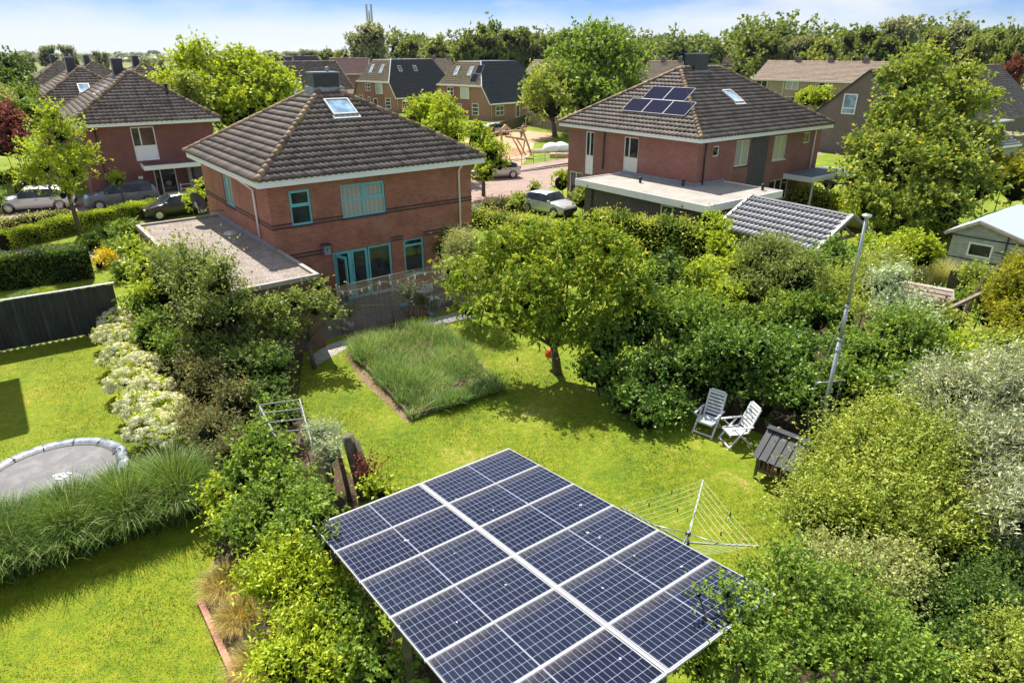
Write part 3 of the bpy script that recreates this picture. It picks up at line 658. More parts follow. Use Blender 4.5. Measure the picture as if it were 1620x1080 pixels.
# ============================================================ THE SETTING
def sheet(name, pts, z, mat, kind='structure', label=None, cat=None, sub=0):
    g = MB(); g.face([(p[0], p[1], z) for p in pts]); o = g.build(name, mat); tag(o, label, cat, None, kind); return o
def pxs(*pp): return [at(x, y) for x, y in pp]
sheet('ground', [(-5200, -60), (5200, -60), (5200, 8000), (-5200, 8000)], -0.012, M['field'])
sheet('verge', [(-75, -5), (75, -5), (110, 150), (-90, 150)], -0.008, M['grass'])
sheet('lawn', [at(*p) for p in ((440, 540), (700, 430), (1350, 430), (1620, 560), (1620, 1079), (640, 1079), (540, 900), (430, 700))], -0.004, M['grass'])
sheet('neighbour_lawn', [(-22, 4), (-3.5, 4), at(340, 830), at(165, 525), at(0, 566), (-26, 16)], -0.004, M['grass_neighbour'])
sheet('border_soil', [at(*p) for p in ((168, 520), (260, 470), (480, 560), (470, 640), (560, 760), (600, 1000), (760, 1079), (360, 1079), (330, 940), (345, 850), (290, 700), (205, 640))], 0.0, M['soil'])
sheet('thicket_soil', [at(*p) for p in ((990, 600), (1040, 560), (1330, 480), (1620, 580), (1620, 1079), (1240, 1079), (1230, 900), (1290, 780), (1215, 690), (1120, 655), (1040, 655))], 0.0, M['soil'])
sheet('street', pxs((640, 345), (640, 300), (735, 285), (812, 274), (920, 257), (1150, 235), (1300, 225), (1300, 245), (960, 268), (870, 296), (830, 330), (790, 345)), 0.0, M['street'])
sheet('pavement', pxs((796, 268), (920, 248), (1200, 218), (1200, 225), (920, 256), (812, 273)), 0.10, M['street'])
g = MB(); a, b = at(806, 274), at(1200, 226); g.bar((a.x, a.y, .05), (b.x, b.y, .05), .16, .12); tag(g.build('kerb', M['kerb']), kind='structure')
sheet('driveway', pxs((-60, 350), (0, 340), (100, 318), (300, 288), (420, 285), (360, 318), (235, 350), (100, 372), (20, 392), (-80, 400)), 0.0, M['street'])
sheet('side_road', pxs((-120, 402), (0, 394), (95, 388), (150, 386), (205, 385), (230, 420), (120, 408), (-140, 425)), 0.0, M['street'])
sheet('front_path', pxs((180, 400), (205, 385), (225, 430), (205, 440)), 0.004, M['pave'])
H1O = (-9.48, 24.92)
def h1(x, y, z=0.0): return loc(H1O, GA, x, y, z)
sheet('terrace', [h1(.3, .5), h1(.3, -3.0), h1(9.3, -3.3), h1(9.3, .5)], 0.0, M['deck'])
sheet('garden_path', pxs((486, 566), (520, 545), (560, 532), (700, 500), (745, 486), (750, 500), (700, 514), (600, 528), (560, 545), (500, 578)), 0.004, M['pave'])
sheet('playground_sand', pxs((735, 250), (735, 222), (770, 212), (830, 206), (880, 212), (878, 218), (845, 226), (842, 240), (825, 262), (800, 268), (770, 262)), 0.0, M['sand'])
g = MB(); rng = np.random.default_rng(3); c0 = at(820, 243)
g.lathe([(1.9, 0), (1.5, .18), (1.0, .42), (.5, .62), (0, .70)], 14, (c0.x - .6, c0.y, -.02)); tag(g.build('sand_heap', M['sand']), 'heap of orange sand beside the wooden climbing frame', 'sand heap')
# neighbour's planting strip and its soil
sheet('neighbour_bed', pxs((317, 950), (350, 930), (420, 980), (470, 1079), (372, 1079)), 0.002, M['drysoil'])

# ============================================================ HOUSES
# --- the brick house at the centre
H = thing('brick_house', 'orange brick house with green window frames and hipped tile roof, at the photo centre', 'house', h1(0, 0), GA)
EZ = 5.3; RW = 10.3; AP = (5.15, 5.15, 8.62)
ex0, ey0, ex1, ey1 = -.06, -.06, RW + .06, RW + .06; ez = EZ + .27
cs = [(ex0, ey0, ez), (ex1, ey0, ez), (ex1, ey1, ez), (ex0, ey1, ez)]
rf = tile_roof(H, [(cs[i], cs[(i + 1) % 4], AP, AP) for i in range(4)], M['tile_main'], course=.345, tw=.25, amp=.05, lift=.05)
ridge_tiles(rf, [(c, AP) for c in cs], r=.14)
fascia(H, RW, RW, EZ)
o = .42; ww = 9.46
g = MB(); bandm = MB()
wf = wmat((o, o), (1, 0)); wl = wmat((o, o + ww), (0, -1)); wr = wmat((o + ww, o), (0, 1)); wb = wmat((o + ww, o + ww), (-1, 0))
opsF = [(.82, 1.68, 3.62, 5.0), (2.98, 4.98, 3.62, 4.98), (2.35, 3.95, .02, 2.25), (3.95, 5.1, .02, 2.25), (5.72, 6.75, .55, 2.25)]
wall(g, wf, ww, 0, EZ + .03, opsF); 
opsL = [(ww - 6.1, ww - 4.7, 3.62, 4.95)]
wall(g, wl, ww, 0, EZ + .03, opsL); opsR = [(2, 3.4, 3.6, 4.9), (6, 7.2, 1, 2.2)]
wall(g, wr, ww, 0, EZ + .03, opsR); opsB = [(1.5, 3, 3.6, 4.9), (6, 7.5, 3.6, 4.9), (4, 5, .05, 2.2)]
wall(g, wb, ww, 0, EZ + .03, opsB)
g.build('wall', M['brick_orange'], H)
for (W_, a, b, z) in ((wf, -.02, .82, 3.56), (wf, 1.68, 2.98, 3.56), (wf, 4.98, ww + .02, 3.56), (wl, -.0, ww - 6.1, 3.56), (wl, ww - 4.7, ww, 3.56), (wf, .02, 2.35, 2.28), (wf, 5.1, 5.72, 2.28), (wf, 6.75, ww, 2.28)):
    
    for zz in (z, z + .135): bandm = MB(); bandm.box(a, b, -.012, .02, zz, zz + .075, 0, W_); bandm.build('brick_band', M['band'], H)
darksill = M['band']
window(H, wf, opsF[0], M['teal'], rows=[.55], glass=M['glass'], sashes=[(0, 1, .55, 1)], sill=darksill)
window(H, wf, opsF[1], M['teal'], cols=[.5], rows=[.52], glass=M['curtain'], sashes=[(.5, 1, .52, 1)], sill=darksill, label='wide green window with pale curtains')
w_ = window(H, wf, opsF[2], M['teal'], cols=[.5], fw=.12, sashes=[(0, .5, 0, 1), (.5, 1, 0, 1)], name='patio_door')
window(H, wf, opsF[3], M['teal'], fw=.10)
window(H, wf, opsF[4], M['teal'], fw=.09, rows=[.82], sill=M['teal'])
window(H, wl, opsL[0], M['teal'], cols=[.5], glass=M['curtain'], sill=darksill)
for W_, ops in ((wr, opsR), (wb, opsB)):
    for q in ops: window(H, W_, q, M['teal'], cols=[.5], sill=darksill)
# open door leaf of the patio
g = MB(); hd = Matrix.Translation((o + 2.42, o - .03, .05)) @ Matrix.Rotation(rad(-78), 4, 'Z')
g.box(0, .75, 0, .04, 0, .12, 0, hd); g.box(0, .75, 0, .04, 2.02, 2.14, 0, hd); g.box(0, .11, 0, .04, .12, 2.02, 0, hd); g.box(.64, .75, 0, .04, .12, 2.02, 0, hd)
dl = g.build('door_leaf', M['teal'], H); g = MB(); g.box(.1, .65, .015, .025, .11, 2.03, 0, hd); g.build('pane', M['glass'], dl)
downpipe(H, [(o + 8.72, -.0, EZ + .05), (o + 8.75, o - .07, EZ - .28), (o + 8.75, o - .07, .0)])
downpipe(H, [(-.02, o + 1.95, EZ + .02), (o - .07, o + 1.55, EZ - .38), (o - .07, o + 1.55, 3.0)])
chimney(H, 4.55, 5.75, 4.78, 5.52, 8.15, 9.12)
Uf = Vector((1, 0, 0)); Vf = (Vector(AP) - Vector((AP[0], ey0, ez))).normalized()
skylight(rf, Vector((4.55, ey0, ez)) + Vf * 3.55 + Vector((0, 0, .09)), Uf, Vf, 1.15, 1.15)
# small roof vent at the right hip
g = MB(); g.tube([(7.4, 6.1, 6.9), (7.4, 6.1, 7.75)], .09, 10); g.lathe([(.13, 0), (.13, .12), (0, .2)], 10, (7.4, 6.1, 7.75)); g.build('vent_pipe', M['zinc'], H)
# garage with gravel roof
GO = h1(o - 3.55, o - 4.05); Gt = thing('brick_garage', 'low brick garage with gravel roof against the orange brick house', 'garage', GO, GA)
g = MB(); gw, gd, gh = 3.62, 11.9, 2.78
wall(g, wmat((0, 0), (1, 0)), gw - .02, 0, gh); wall(g, wmat((0, gd), (0, -1)), gd, 0, gh, [(gd - 3, gd - 2, .9, 1.9)]); wall(g, wmat((gw - .02, 0), (0, 1)), 3.98, 0, gh); wall(g, wmat((gw - .1, gd), (-1, 0)), gw - .1, 0, gh, [(.6, 2.9, .02, 2.2)])
g.build('wall', M['brick_brown'], Gt)
window(Gt, wmat((0, gd), (0, -1)), (gd - 3, gd - 2, .9, 1.9), M['teal'])
window(Gt, wmat((gw - .1, gd), (-1, 0)), (.6, 2.9, .02, 2.2), M['white'], cols=[.33, .66], glass=M['white'], name='garage_door')
g = MB(); g.face([(.1, .1, gh - .05), (gw - .1, .1, gh - .05), (gw - .1, 4.04, gh - .05), (3.545, 4.04, gh - .05), (3.545, gd - .1, gh - .05), (.1, gd - .1, gh - .05)])
g.build('roof_gravel', M['gravel'], Gt)
g = MB(); e = .10
g.box(-.05, gw + .05, -.05, e, gh - .12, gh + .04); g.box(-.05, e, e, gd, gh - .12, gh + .04); g.box(e, 3.54, gd - e, gd + .05, gh - .12, gh + .04); g.box(gw - e, gw + .05, e, 4.03, gh - .12, gh + .04)
g.build('roof_edge', M['edgetrim'], Gt)
g = MB(); g.box(3.50, 3.545, 4.06, gd, gh - .12, gh + .12); g.build('flashing', M['lead'], Gt)
g = MB(); m_ = Matrix.Translation((3.0, 8.0, gh)) @ Matrix.Rotation(.4, 4, 'Z'); g.lathe([(.34, -.06), (.30, .02), (.12, .07), (0, .08)], 9, (0, 0, 0), M=m_); tag(g.build('cement_bag', M['zinc']), 'pale sandbag lying on the gravel roof of the garage', 'sandbag').matrix_world = Matrix.Translation(GO) @ Matrix.Rotation(GA, 4, 'Z')

# satellite dish on its wall bracket
Pd = h1(o - 1.15, o + 6.5, 3.75)
Dt = thing('satellite_dish', 'dark satellite dish on a long bracket above the gravel roof', 'satellite dish', Pd, GA)
fd = (ray(300, 330) * 1.0); Rm = Vector((0.35, 0.93, 0.28)).to_track_quat('Z', 'Y').to_matrix().to_4x4()
Rl = Matrix.Rotation(-GA, 4, 'Z') @ Rm
g = MB(); g.lathe([(0.0, 0.0), (.18, .012), (.32, .045), (.43, .095), (.44, .10), (.43, .105), (.32, .06), (.18, .03), (0, .018)], 28, M=Rl); g.build('dish', M['darkmetal'], Dt)
g = MB(); g.box(-.05, .05, -.22, .05, -.10, -.01, 0, Rl); g.tube([(0, 0, -.05), (.0, .0, -.45), (1.10, .0, -.50)], .025, 8); g.build('bracket', M['metal'], Dt)
g = MB(); g.tube([Rl @ Vector((0, -.4, .1)), Rl @ Vector((0, -.28, .45))], .015, 6); g.tube([Rl @ Vector((0, -.28, .42)), Rl @ Vector((0, -.2, .47))], .04, 8); g.build('receiver', M['metal'], Dt)

# --- second hipped house on the left, with a ridge
def hip_house(name, label, O, ang, w, d, ez, rz, wallm, tilem, ridge, over=.45, fas=.28, course=.36, tw=.32, amp=.04, ns=5, ops=None, fm=None, glass=None, chim=None, group=None, far=False, panel=None):
    T = thing(name, label, 'house', Vector((O[0], O[1], 0)), ang, group)
    z = ez + fas - .03; a, b = ridge
    c = [(-.05, -.05, z), (w + .05, -.05, z), (w + .05, d + .05, z), (-.05, d + .05, z)]
    A_, B_ = (a[0], a[1], rz), (b[0], b[1], rz)
    if abs(a[0] - b[0]) > abs(a[1] - b[1]):
        faces = [(c[0], c[1], A_, B_), (c[1], c[2], B_, B_), (c[2], c[3], B_, A_), (c[3], c[0], A_, A_)]; hips = [(c[0], A_), (c[3], A_), (c[1], B_), (c[2], B_), (A_, B_)]
    else:
        faces = [(c[0], c[1], A_, A_), (c[1], c[2], A_, B_), (c[2], c[3], B_, B_), (c[3], c[0], B_, A_)]; hips = [(c[0], A_), (c[1], A_), (c[2], B_), (c[3], B_), (A_, B_)]
    rf_ = tile_roof(T, faces, tilem, course=course, tw=tw, amp=amp, lift=.045, ns=ns)
    ridge_tiles(rf_, hips, r=.14, n=5 if far else 7)
    fascia(T, w, d, ez, fas)
    g = MB(); wx, wy = w - 2 * over, d - 2 * over; ops = ops or {}
    Ws = {'f': (wmat((over, over), (1, 0)), wx), 'l': (wmat((over, d - over), (0, -1)), wy), 'r': (wmat((w - over, over), (0, 1)), wy), 'b': (wmat((w - over, d - over), (-1, 0)), wx)}
    for k, (W_, l) in Ws.items(): wall(g, W_, l, 0, ez + .03, [q[0] for q in ops.get(k, [])])
    g.build('wall', wallm, T)
    for k, (W_, l) in Ws.items():
        for q in ops.get(k, []):
            kw = dict(q[1]); window(T, W_, q[0], kw.pop('fm', fm or M['white']), glass=kw.pop('glass', glass), **kw)
    if chim: chimney(T, *chim, flash=not far)
    return T, rf_, Ws
up_ = (0, 1, 0.42)
H2O = (-29.36, 45.93); H2A = rad(34.5)
T2, rf2, W2 = hip_house('brick_house', 'dark red brick house behind the parked cars, with white porch roof', H2O, H2A, 9.4, 14.2, 5.3, 8.7, M['brick_wine'], M['tile_main'], ((4.7, 4.7), (4.7, 9.5)), amp=.05,
    ops={'f': [((3.05, 4.55, 2.85, 5.15), dict(cols=[.36], panel=.45, name='window')), ((3.95, 5.4, .05, 2.3), dict(cols=[.3], glass=M['glass'], name='front_door')), ((6.2, 6.7, .05, 2.3), dict(glass=M['white'], name='window'))],
         'l': [((11.9, 13.1, .3, 5.0), dict(rows=[.35, .55], name='window')), ((7.2, 9.2, 3.5, 4.9), dict(cols=[.5]))],
         'r': [((3, 4.5, 3.5, 4.9), dict(cols=[.5])), ((9, 10.5, 3.5, 4.9), dict(cols=[.5]))]}, chim=(3.9, 4.6, 7.0, 8.1, 8.0, 9.5))
skylight(rf2, Vector((1.0, 3.2, 6.1)), Vector((0, -1, 0)), Vector((4.7, 0, 3.1)), 1.0, 1.5, M['white'], lift=.08)
for yy in (5.6, 6.6): skylight(rf2, Vector((2.2, yy, 7.08)), Vector((0, -1, 0)), Vector((4.7, 0, 3.1)), .6, 1.3, M['white'], lift=.07)
g = MB(); g.tube([(6.6, 2.35, 6.9), (6.6, 2.35, 7.75)], .11, 10); g.lathe([(.16, 0), (.16, .1), (0, .16)], 10, (6.6, 2.35, 7.75)); g.build('vent_pipe', M['black'], T2)
g = MB(); g.box(3.7, 9.8, -1.25, .44, 2.52, 2.56, 1); g.box(3.66, 9.84, -1.3, -1.24, 2.4, 2.7); g.box(3.66, 3.72, -1.24, .44, 2.4, 2.7); g.box(9.78, 9.84, -1.24, .44, 2.4, 2.7); g.build('porch_roof', [M['white'], M['roofing_dark']], T2)
g = MB(); g.box(6.9, 9.35, -.9, .44, 0, 2.42); g.build('porch_wall', M['brick_dark'], T2)
downpipe(T2, [(1.35, .36, 5.3), (1.35, .36, 0)], M['darkmetal']); downpipe(T2, [(8.0, -.96, 2.5), (8.0, -.96, 0)], M['darkmetal'])
g = MB(); g.box(3.35, 3.65, .40, .445, 1.62, 1.8); g.build('name_plate', M['white'], T2)
# row behind it
hs = []
def far_hip(px, py, hz, label, s=1.0, w=9.4, d=12.5):
    c = at(px, py, 8.6); T, r_, _ = hip_house('brick_house', label, loc(c, rad(36), -w / 2, -w / 2 - .8, 0), rad(36), w, d, 5.3, 8.7, M['brick_wine'], M['tile_main'], ((w / 2, w / 2), (w / 2, d - w / 2)), ns=3, tw=.36, far=True, amp=.05,
       ops={'f': [((2, 3.2, 3.3, 4.9), {}), ((5.6, 7, 3.3, 4.9), {})], 'l': [((3, 4.2, 3.3, 4.9), {}), ((7, 8.2, 3.3, 4.9), {})]}, chim=(w / 2 - .9, w / 2 - .2, w / 2 + 1.4, w / 2 + 2.5, 8.0, 9.5))
    return T, r_
Tb, rb = far_hip(125, 108.5, 8.7, 'left hipped house just behind the dark red one, three skylights in its roof', d=14)
skylight(rb, Vector((1.0, 4.2, 6.15)), Vector((0, -1, 0)), Vector((4.7, 0, 3.1)), .9, 1.8, M['white'])
for yy in (6.5, 7.8): skylight(rb, Vector((2.6, yy, 7.2)), Vector((0, -1, 0)), Vector((4.7, 0, 3.1)), .5, 1.2, M['white'])
skylight(rb, Vector((4.0, 1.6, 6.7)), Vector((1, 0, 0)), Vector((0, 4.7, 3.1)), .9, 1.2, M['zinc'])
far_hip(92, 97.5, 8.7, 'farthest left hipped house with a small skylight, before the meadow')
far_hip(146, 99, 8.7, 'distant hipped house whose roof shows between two dark chimneys')
far_hip(225, 101.5, 8.7, 'distant hipped house in front of the light green street trees')

# --- the house on the right with solar panels
H3A = rad(37.2); H3O = at(1109, 227, 5.3)
wy3 = 12.0 - .9
T3, rf3, W3 = hip_house('brick_house', 'red brick house with five solar panels and an L shaped flat extension', H3O, H3A, 13.9, 12.0, 5.3, 9.0, M['brick_red'], M['tile_grey'], ((4.9, 6.0), (9.0, 6.0)), amp=.05,
    ops={'f': [((1.35, 1.95, 4.35, 4.95), dict(fm=M['cream'])), ((3.55, 4.95, 3.55, 5.1), dict(fm=M['cream'], cols=[.5], glass=M['curtain'], sill=M['band'])), ((7.55, 9.0, 3.6, 5.1), dict(fm=M['cream'], cols=[.5], glass=M['curtain'], sill=M['cream'])), ((10.9, 11.7, 4.4, 5.1), dict(fm=M['white'])), ((7.7, 9.9, .9, 2.3), dict(fm=M['cream'], cols=[.33, .66]))],
         'l': [((wy3 - 5.85, wy3 - 4.6, 2.95, 5.1), dict(fm=M['cream'], cols=[.35], panel=.42)), ((wy3 - 9.4, wy3 - 8.6, 2.3, 5.1), dict(fm=M['white'], panel=.45, cols=[.5])), ((wy3 - 10.9, wy3 - 9.6, .6, 2.3), dict(fm=M['white'], cols=[.5]))],
         'r': [((4, 5.5, 3.5, 4.9), dict(cols=[.5]))]}, chim=(5.9, 7.2, 5.65, 6.5, 8.5, 9.85))
g = MB(); g.box(5.05, 6.9, -.012, .1, 0, 5.28, 0, W3['f'][0]); g.build('brick_panel', M['brick_dark'], T3)
V3 = Vector((0, 6.0, 3.47)).normalized()
skylight(rf3, Vector((6.2, 2.5, 5.53 + 2.55 * .574 + .07)), Vector((1, 0, 0)), V3, .9, 1.3, M['cream'])
Vl3 = Vector((4.9, 0, 3.47)).normalized()
def pv(parent, P, Ux, Vx, w, h, name='solar_panel'):
    Ux = Ux.normalized(); Vx = Vx.normalized(); Nn = Ux.cross(Vx); m = Matrix.Identity(4)
    for i in range(3): m[i][0] = Ux[i]; m[i][1] = Vx[i]; m[i][2] = Nn[i]; m[i][3] = P[i]
    g = MB(); f = .018
    g.box(0, w, 0, f, 0, .04, 0, m); g.box(0, w, h - f, h, 0, .04, 0, m); g.box(0, f, f, h - f, 0, .04, 0, m); g.box(w - f, w, f, h - f, 0, .04, 0, m)
    o_ = g.build(name, M['railmetal'], parent); p = MB(); p.box(f, w - f, f, h - f, .005, .036, 0, m); p.build('cells', M['pv_dark'], o_); return o_
m, t, b = newmat('dark solar cells'); b.inputs['Base Color'].default_value = (.022, .024, .045, 1); b.inputs['Roughness'].default_value = .6; b.inputs['Specular IOR Level'].default_value = .0; M['pv_dark'] = m
U3 = Vector((0, -1, 0)); pw, ph_ = 1.68, 1.22
for k in range(3): pv(T3, Vector((1.15, 7.35 - k * (pw + .02), 5.55 + 1.2 * .708 + .13)), U3, Vl3, pw, ph_)
for k in range(2): pv(T3, Vector((1.15 + (ph_ + .02) * Vl3.x, 7.35 - .75 - k * (pw + .02), 5.55 + 1.2 * .708 + .13 + (ph_ + .02) * Vl3.z)), U3, Vl3, pw, ph_)
g = MB(); AO = .45
P3 = [(-3.55, -3.5), (3.1, -3.5), (3.1, .448), (.448, .448), (.448, 6.3), (-3.55, 6.3)]
P3 = [(x, y) for x, y in P3]
def inset(P, k): 
    return [(-3.55 + k, -3.5 + k), (3.1 - k, -3.5 + k), (3.1 - k, .448), (.448, .448), (.448, 6.3 - k), (-3.55 + k, 6.3 - k)]
g.prism(inset(P3, .4), 0, 2.52); g.build('annex_wall', M['brick_dark'], T3)
g = MB()
def ring(gm, P, t, z0, z1):
    n = len(P)
    gm.box(-3.55 - t, 3.1 + t, -3.5 - t, -3.5, z0, z1); gm.box(3.1, 3.1 + t, -3.5, .448, z0, z1); gm.box(-3.55 - t, -3.55, -3.5, 6.3, z0, z1); gm.box(-3.55 - t, .448, 6.3, 6.3 + t, z0, z1)
ring(g, P3, .05, 2.48, 2.86); g.build('annex_fascia', M['white'], T3)
g = MB(); g.prism(P3, 2.53, 2.80); ar = g.build('annex_roof', M['roofing'], T3)
g = MB(); g.box(.38, .447, .40, 6.3, 2.8, 2.98); g.box(.38, 3.1, .38, .447, 2.8, 2.98); g.build('flashing', M['lead'], T3)
for x, y in ((-1.2, 3.2), (.05, 1.0), (2.6, -2.6)):
    g = MB(); g.tube([(x, y, 2.8), (x, y, 3.05)], .08, 8); g.lathe([(.12, 0), (.12, .08), (0, .12)], 8, (x, y, 3.05)); g.build('roof_vent', M['darkmetal'], T3)
WA = wmat((-3.55 + .4, 6.3 - .4), (0, -1))
window(T3, WA, (6.15, 7.0, .5, 2.35), M['cream'], dy=-.11); window(T3, WA, (7.4, 8.5, .5, 1.1), M['cream'], dy=-.11)
for yy in (5.2, -2.0): downpipe(T3, [(-3.65, yy, 2.6), (-3.22, yy, 2.3), (-3.22, yy, 0)], M['darkmetal'])
downpipe(T3, [(1.0, .36, 5.3), (1.0, .36, 2.85)], M['darkmetal']); downpipe(T3, [(.36, 8.0, 5.3), (.36, 8.0, 2.85)], M['darkmetal']); downpipe(T3, [(12.6, .36, 5.3), (12.6, .36, 2.3)], M['white'])
g = MB(); g.box(9.6, 14.6, -1.6, .44, 2.3, 2.62); g.build('porch_roof', M['white'], T3)
g = MB(); g.box(9.7, 14.4, -1.5, .44, 2.62, 2.64); g.build('porch_roofing', M['roofing_dark'], T3)
g = MB(); g.box(10.2, 10.3, -1.4, -1.3, 0, 2.3); g.box(12.2, 12.3, -1.4, -1.3, 0, 2.3); g.box(14.2, 14.3, -1.4, -1.3, 0, 2.3); g.build('porch_post', M['white'], T3)

# --- two semi-detached houses with half-hipped ends behind the playground
def mansard(label, O, ang, W_, L_, e_hi, e_lo, rz, solar=False, group='half-hipped houses behind the playground'):
    """gable end towards -x (y runs along it), long roof down to e_lo on the y sides"""
    T = thing('semi_detached_house', label, 'house', Vector((O[0], O[1], 0)), ang, group)
    s = W_ * .12; fl = 2.2                      # slant, half-hip run
    ry0, ry1 = W_ * .5 - 2.7, W_ * .5 + 2.7
    g = MB(); x = 0
    def gable(x, flip=False):
        p = [(x, 0, 0), (x, W_, 0), (x, W_, e_lo), (x, W_ - s, e_hi), (x, s, e_hi), (x, 0, e_lo)]
        if not flip: p = p[::-1]
        g.face(p)
    gable(0); gable(L_, True); g.face([(0, 0, 0), (L_, 0, 0), (L_, 0, e_lo), (0, 0, e_lo)]); g.face([(L_, W_, 0), (0, W_, 0), (0, W_, e_lo), (L_, W_, e_lo)])
    wl_ = g.build('wall', M['brick_terra'], T)
    e = .25; z_ = lambda y: 0
    A0, A1 = (-e, s - .1, e_hi), (-e, W_ - s + .1, e_hi)
    B0, B1 = (L_ + e, s - .1, e_hi), (L_ + e, W_ - s + .1, e_hi)
    TA0, TA1, TB0, TB1 = (fl, ry0, rz), (fl, ry1, rz), (L_ - fl, ry0, rz), (L_ - fl, ry1, rz)
    kw = dict(course=.36, tw=.40, amp=.03, lift=.045, ns=2)
    r1 = tile_roof(T, [(A1, A0, TA1, TA0)], M['tile_brown'], **kw); r1['label'] = 'brown tiled half-hip'
    r2 = tile_roof(T, [((-e, -.3, e_lo), (L_ + e, -.3, e_lo), A0, B0)], M['tile_blue'], **kw)
    r2['label'] = 'dark blue tiled long slope'
    tile_roof(T, [(A0, B0, TA0, TB0)], M['tile_blue'], name='roof', **kw)
    tile_roof(T, [((L_ + e, W_ + .3, e_lo), (-e, W_ + .3, e_lo), B1, A1), (B1, A1, TB1, TA1)], M['tile_brown'], name='roof', **kw)
    tile_roof(T, [(B0, B1, TB0, TB1)], M['tile_blue'], name='roof', **kw)
    g = MB(); g.box(fl, L_ - fl, ry0, ry1, rz - .15, rz + .05); g.build('flat_roof', M['roofing_dark'], T)
    g = MB(); g.bar((-e - .05, s - .25, e_hi - .02), (-e - .05, W_ - s + .25, e_hi - .02), .12, .22); g.bar((-e, s - .1, e_hi + .05), (fl, ry0, rz + .06), .14, .08)
    g.bar((-e, -.35, e_lo), (L_ + e, -.35, e_lo), .14, .2); g.bar((-e + .02, -.3, e_lo), (-e + .02, s - .1, e_hi), .10, .14); g.build('gutter', M['white'], T)
    Wg = wmat((0, W_), (0, -1))
    mid = MB(); mid.box(3.2, 9.2, -.012, .1, 0, e_hi - .12, 0, Wg); mid.build('brick_panel', M['brick_red'], T)
    for q, kw in (((3.6, 5.2, 3.4, 4.7), dict(cols=[.5], rows=[.5])), ((6.8, 8.9, 3.0, 4.75), dict(glass=M['white_clean'], name='white_panel')), ((4.2, 4.9, .6, 2.4), {}), ((5.9, 7.1, .3, 2.2), {}),
                  ((9.5, 11.0, .6, 2.4), dict(rows=[.33, .66])), ((1.4, 2.6, 1.4, 2.6), {})):
        window(T, Wg, q, M['white_clean'], dy=-.10, fw=.10, **kw)
    Wf = wmat((0, 0), (1, 0))
    for q, kw in (((1.3, 3.2, .6, 2.1), dict(cols=[.5], rows=[.5])), ((6.0, 7.0, .1, 2.1), dict(glass=M['glass'], name='front_door')), ((9, 10.5, .7, 2.1), dict(rows=[.5]))): window(T, Wf, q, M['white_clean'], dy=-.10, fw=.10, **kw)
    downpipe(T, [(.25, -.08, e_lo), (.25, -.08, 0)], M['cream'])
    Vb = Vector((fl + e, 0, rz - e_hi)).normalized(); Ub = Vector((0, -1, 0))
    for yy in (W_ * .66, W_ * .42): skylight(T, Vector((-e, yy, e_hi)) + Vb * 1.9 + Vector((-.05, 0, .10)), Ub, Vb, .8, 1.3, M['white'])
    if solar:
        for k, (yy, ss) in enumerate(((W_ * .30, 2.0), (W_ * .33, .5))): pv(T, Vector((-e, yy, e_hi)) + Vb * ss + Vector((-.08, 0, .14)), Ub, Vb, 1.4, 1.5)
    else:
        Vc = Vector((0, ry0 - s + .1, rz - e_hi)).normalized()
        for xx in (3.0, 6.5): skylight(T, Vector((xx, s, e_hi)) + Vc * 1.9 + Vector((0, -.04, .08)), Vector((1, 0, 0)), Vc, .8, 1.1, M['white'])
    return T
MA = rad(47)
cM = Vector((-3.5, 110.0)); OM2 = cM
mansard('right one of two half-hipped houses behind the playground, solar panels beside its skylights', OM2, MA, 13.5, 13.0, 5.0, 2.4, 8.6, solar=True)
mansard('left one of two half-hipped houses behind the playground, skylights in its dark blue roof', Vector((-20.6, 124.5)), MA, 12.5, 14.0, 5.0, 2.4, 8.7)

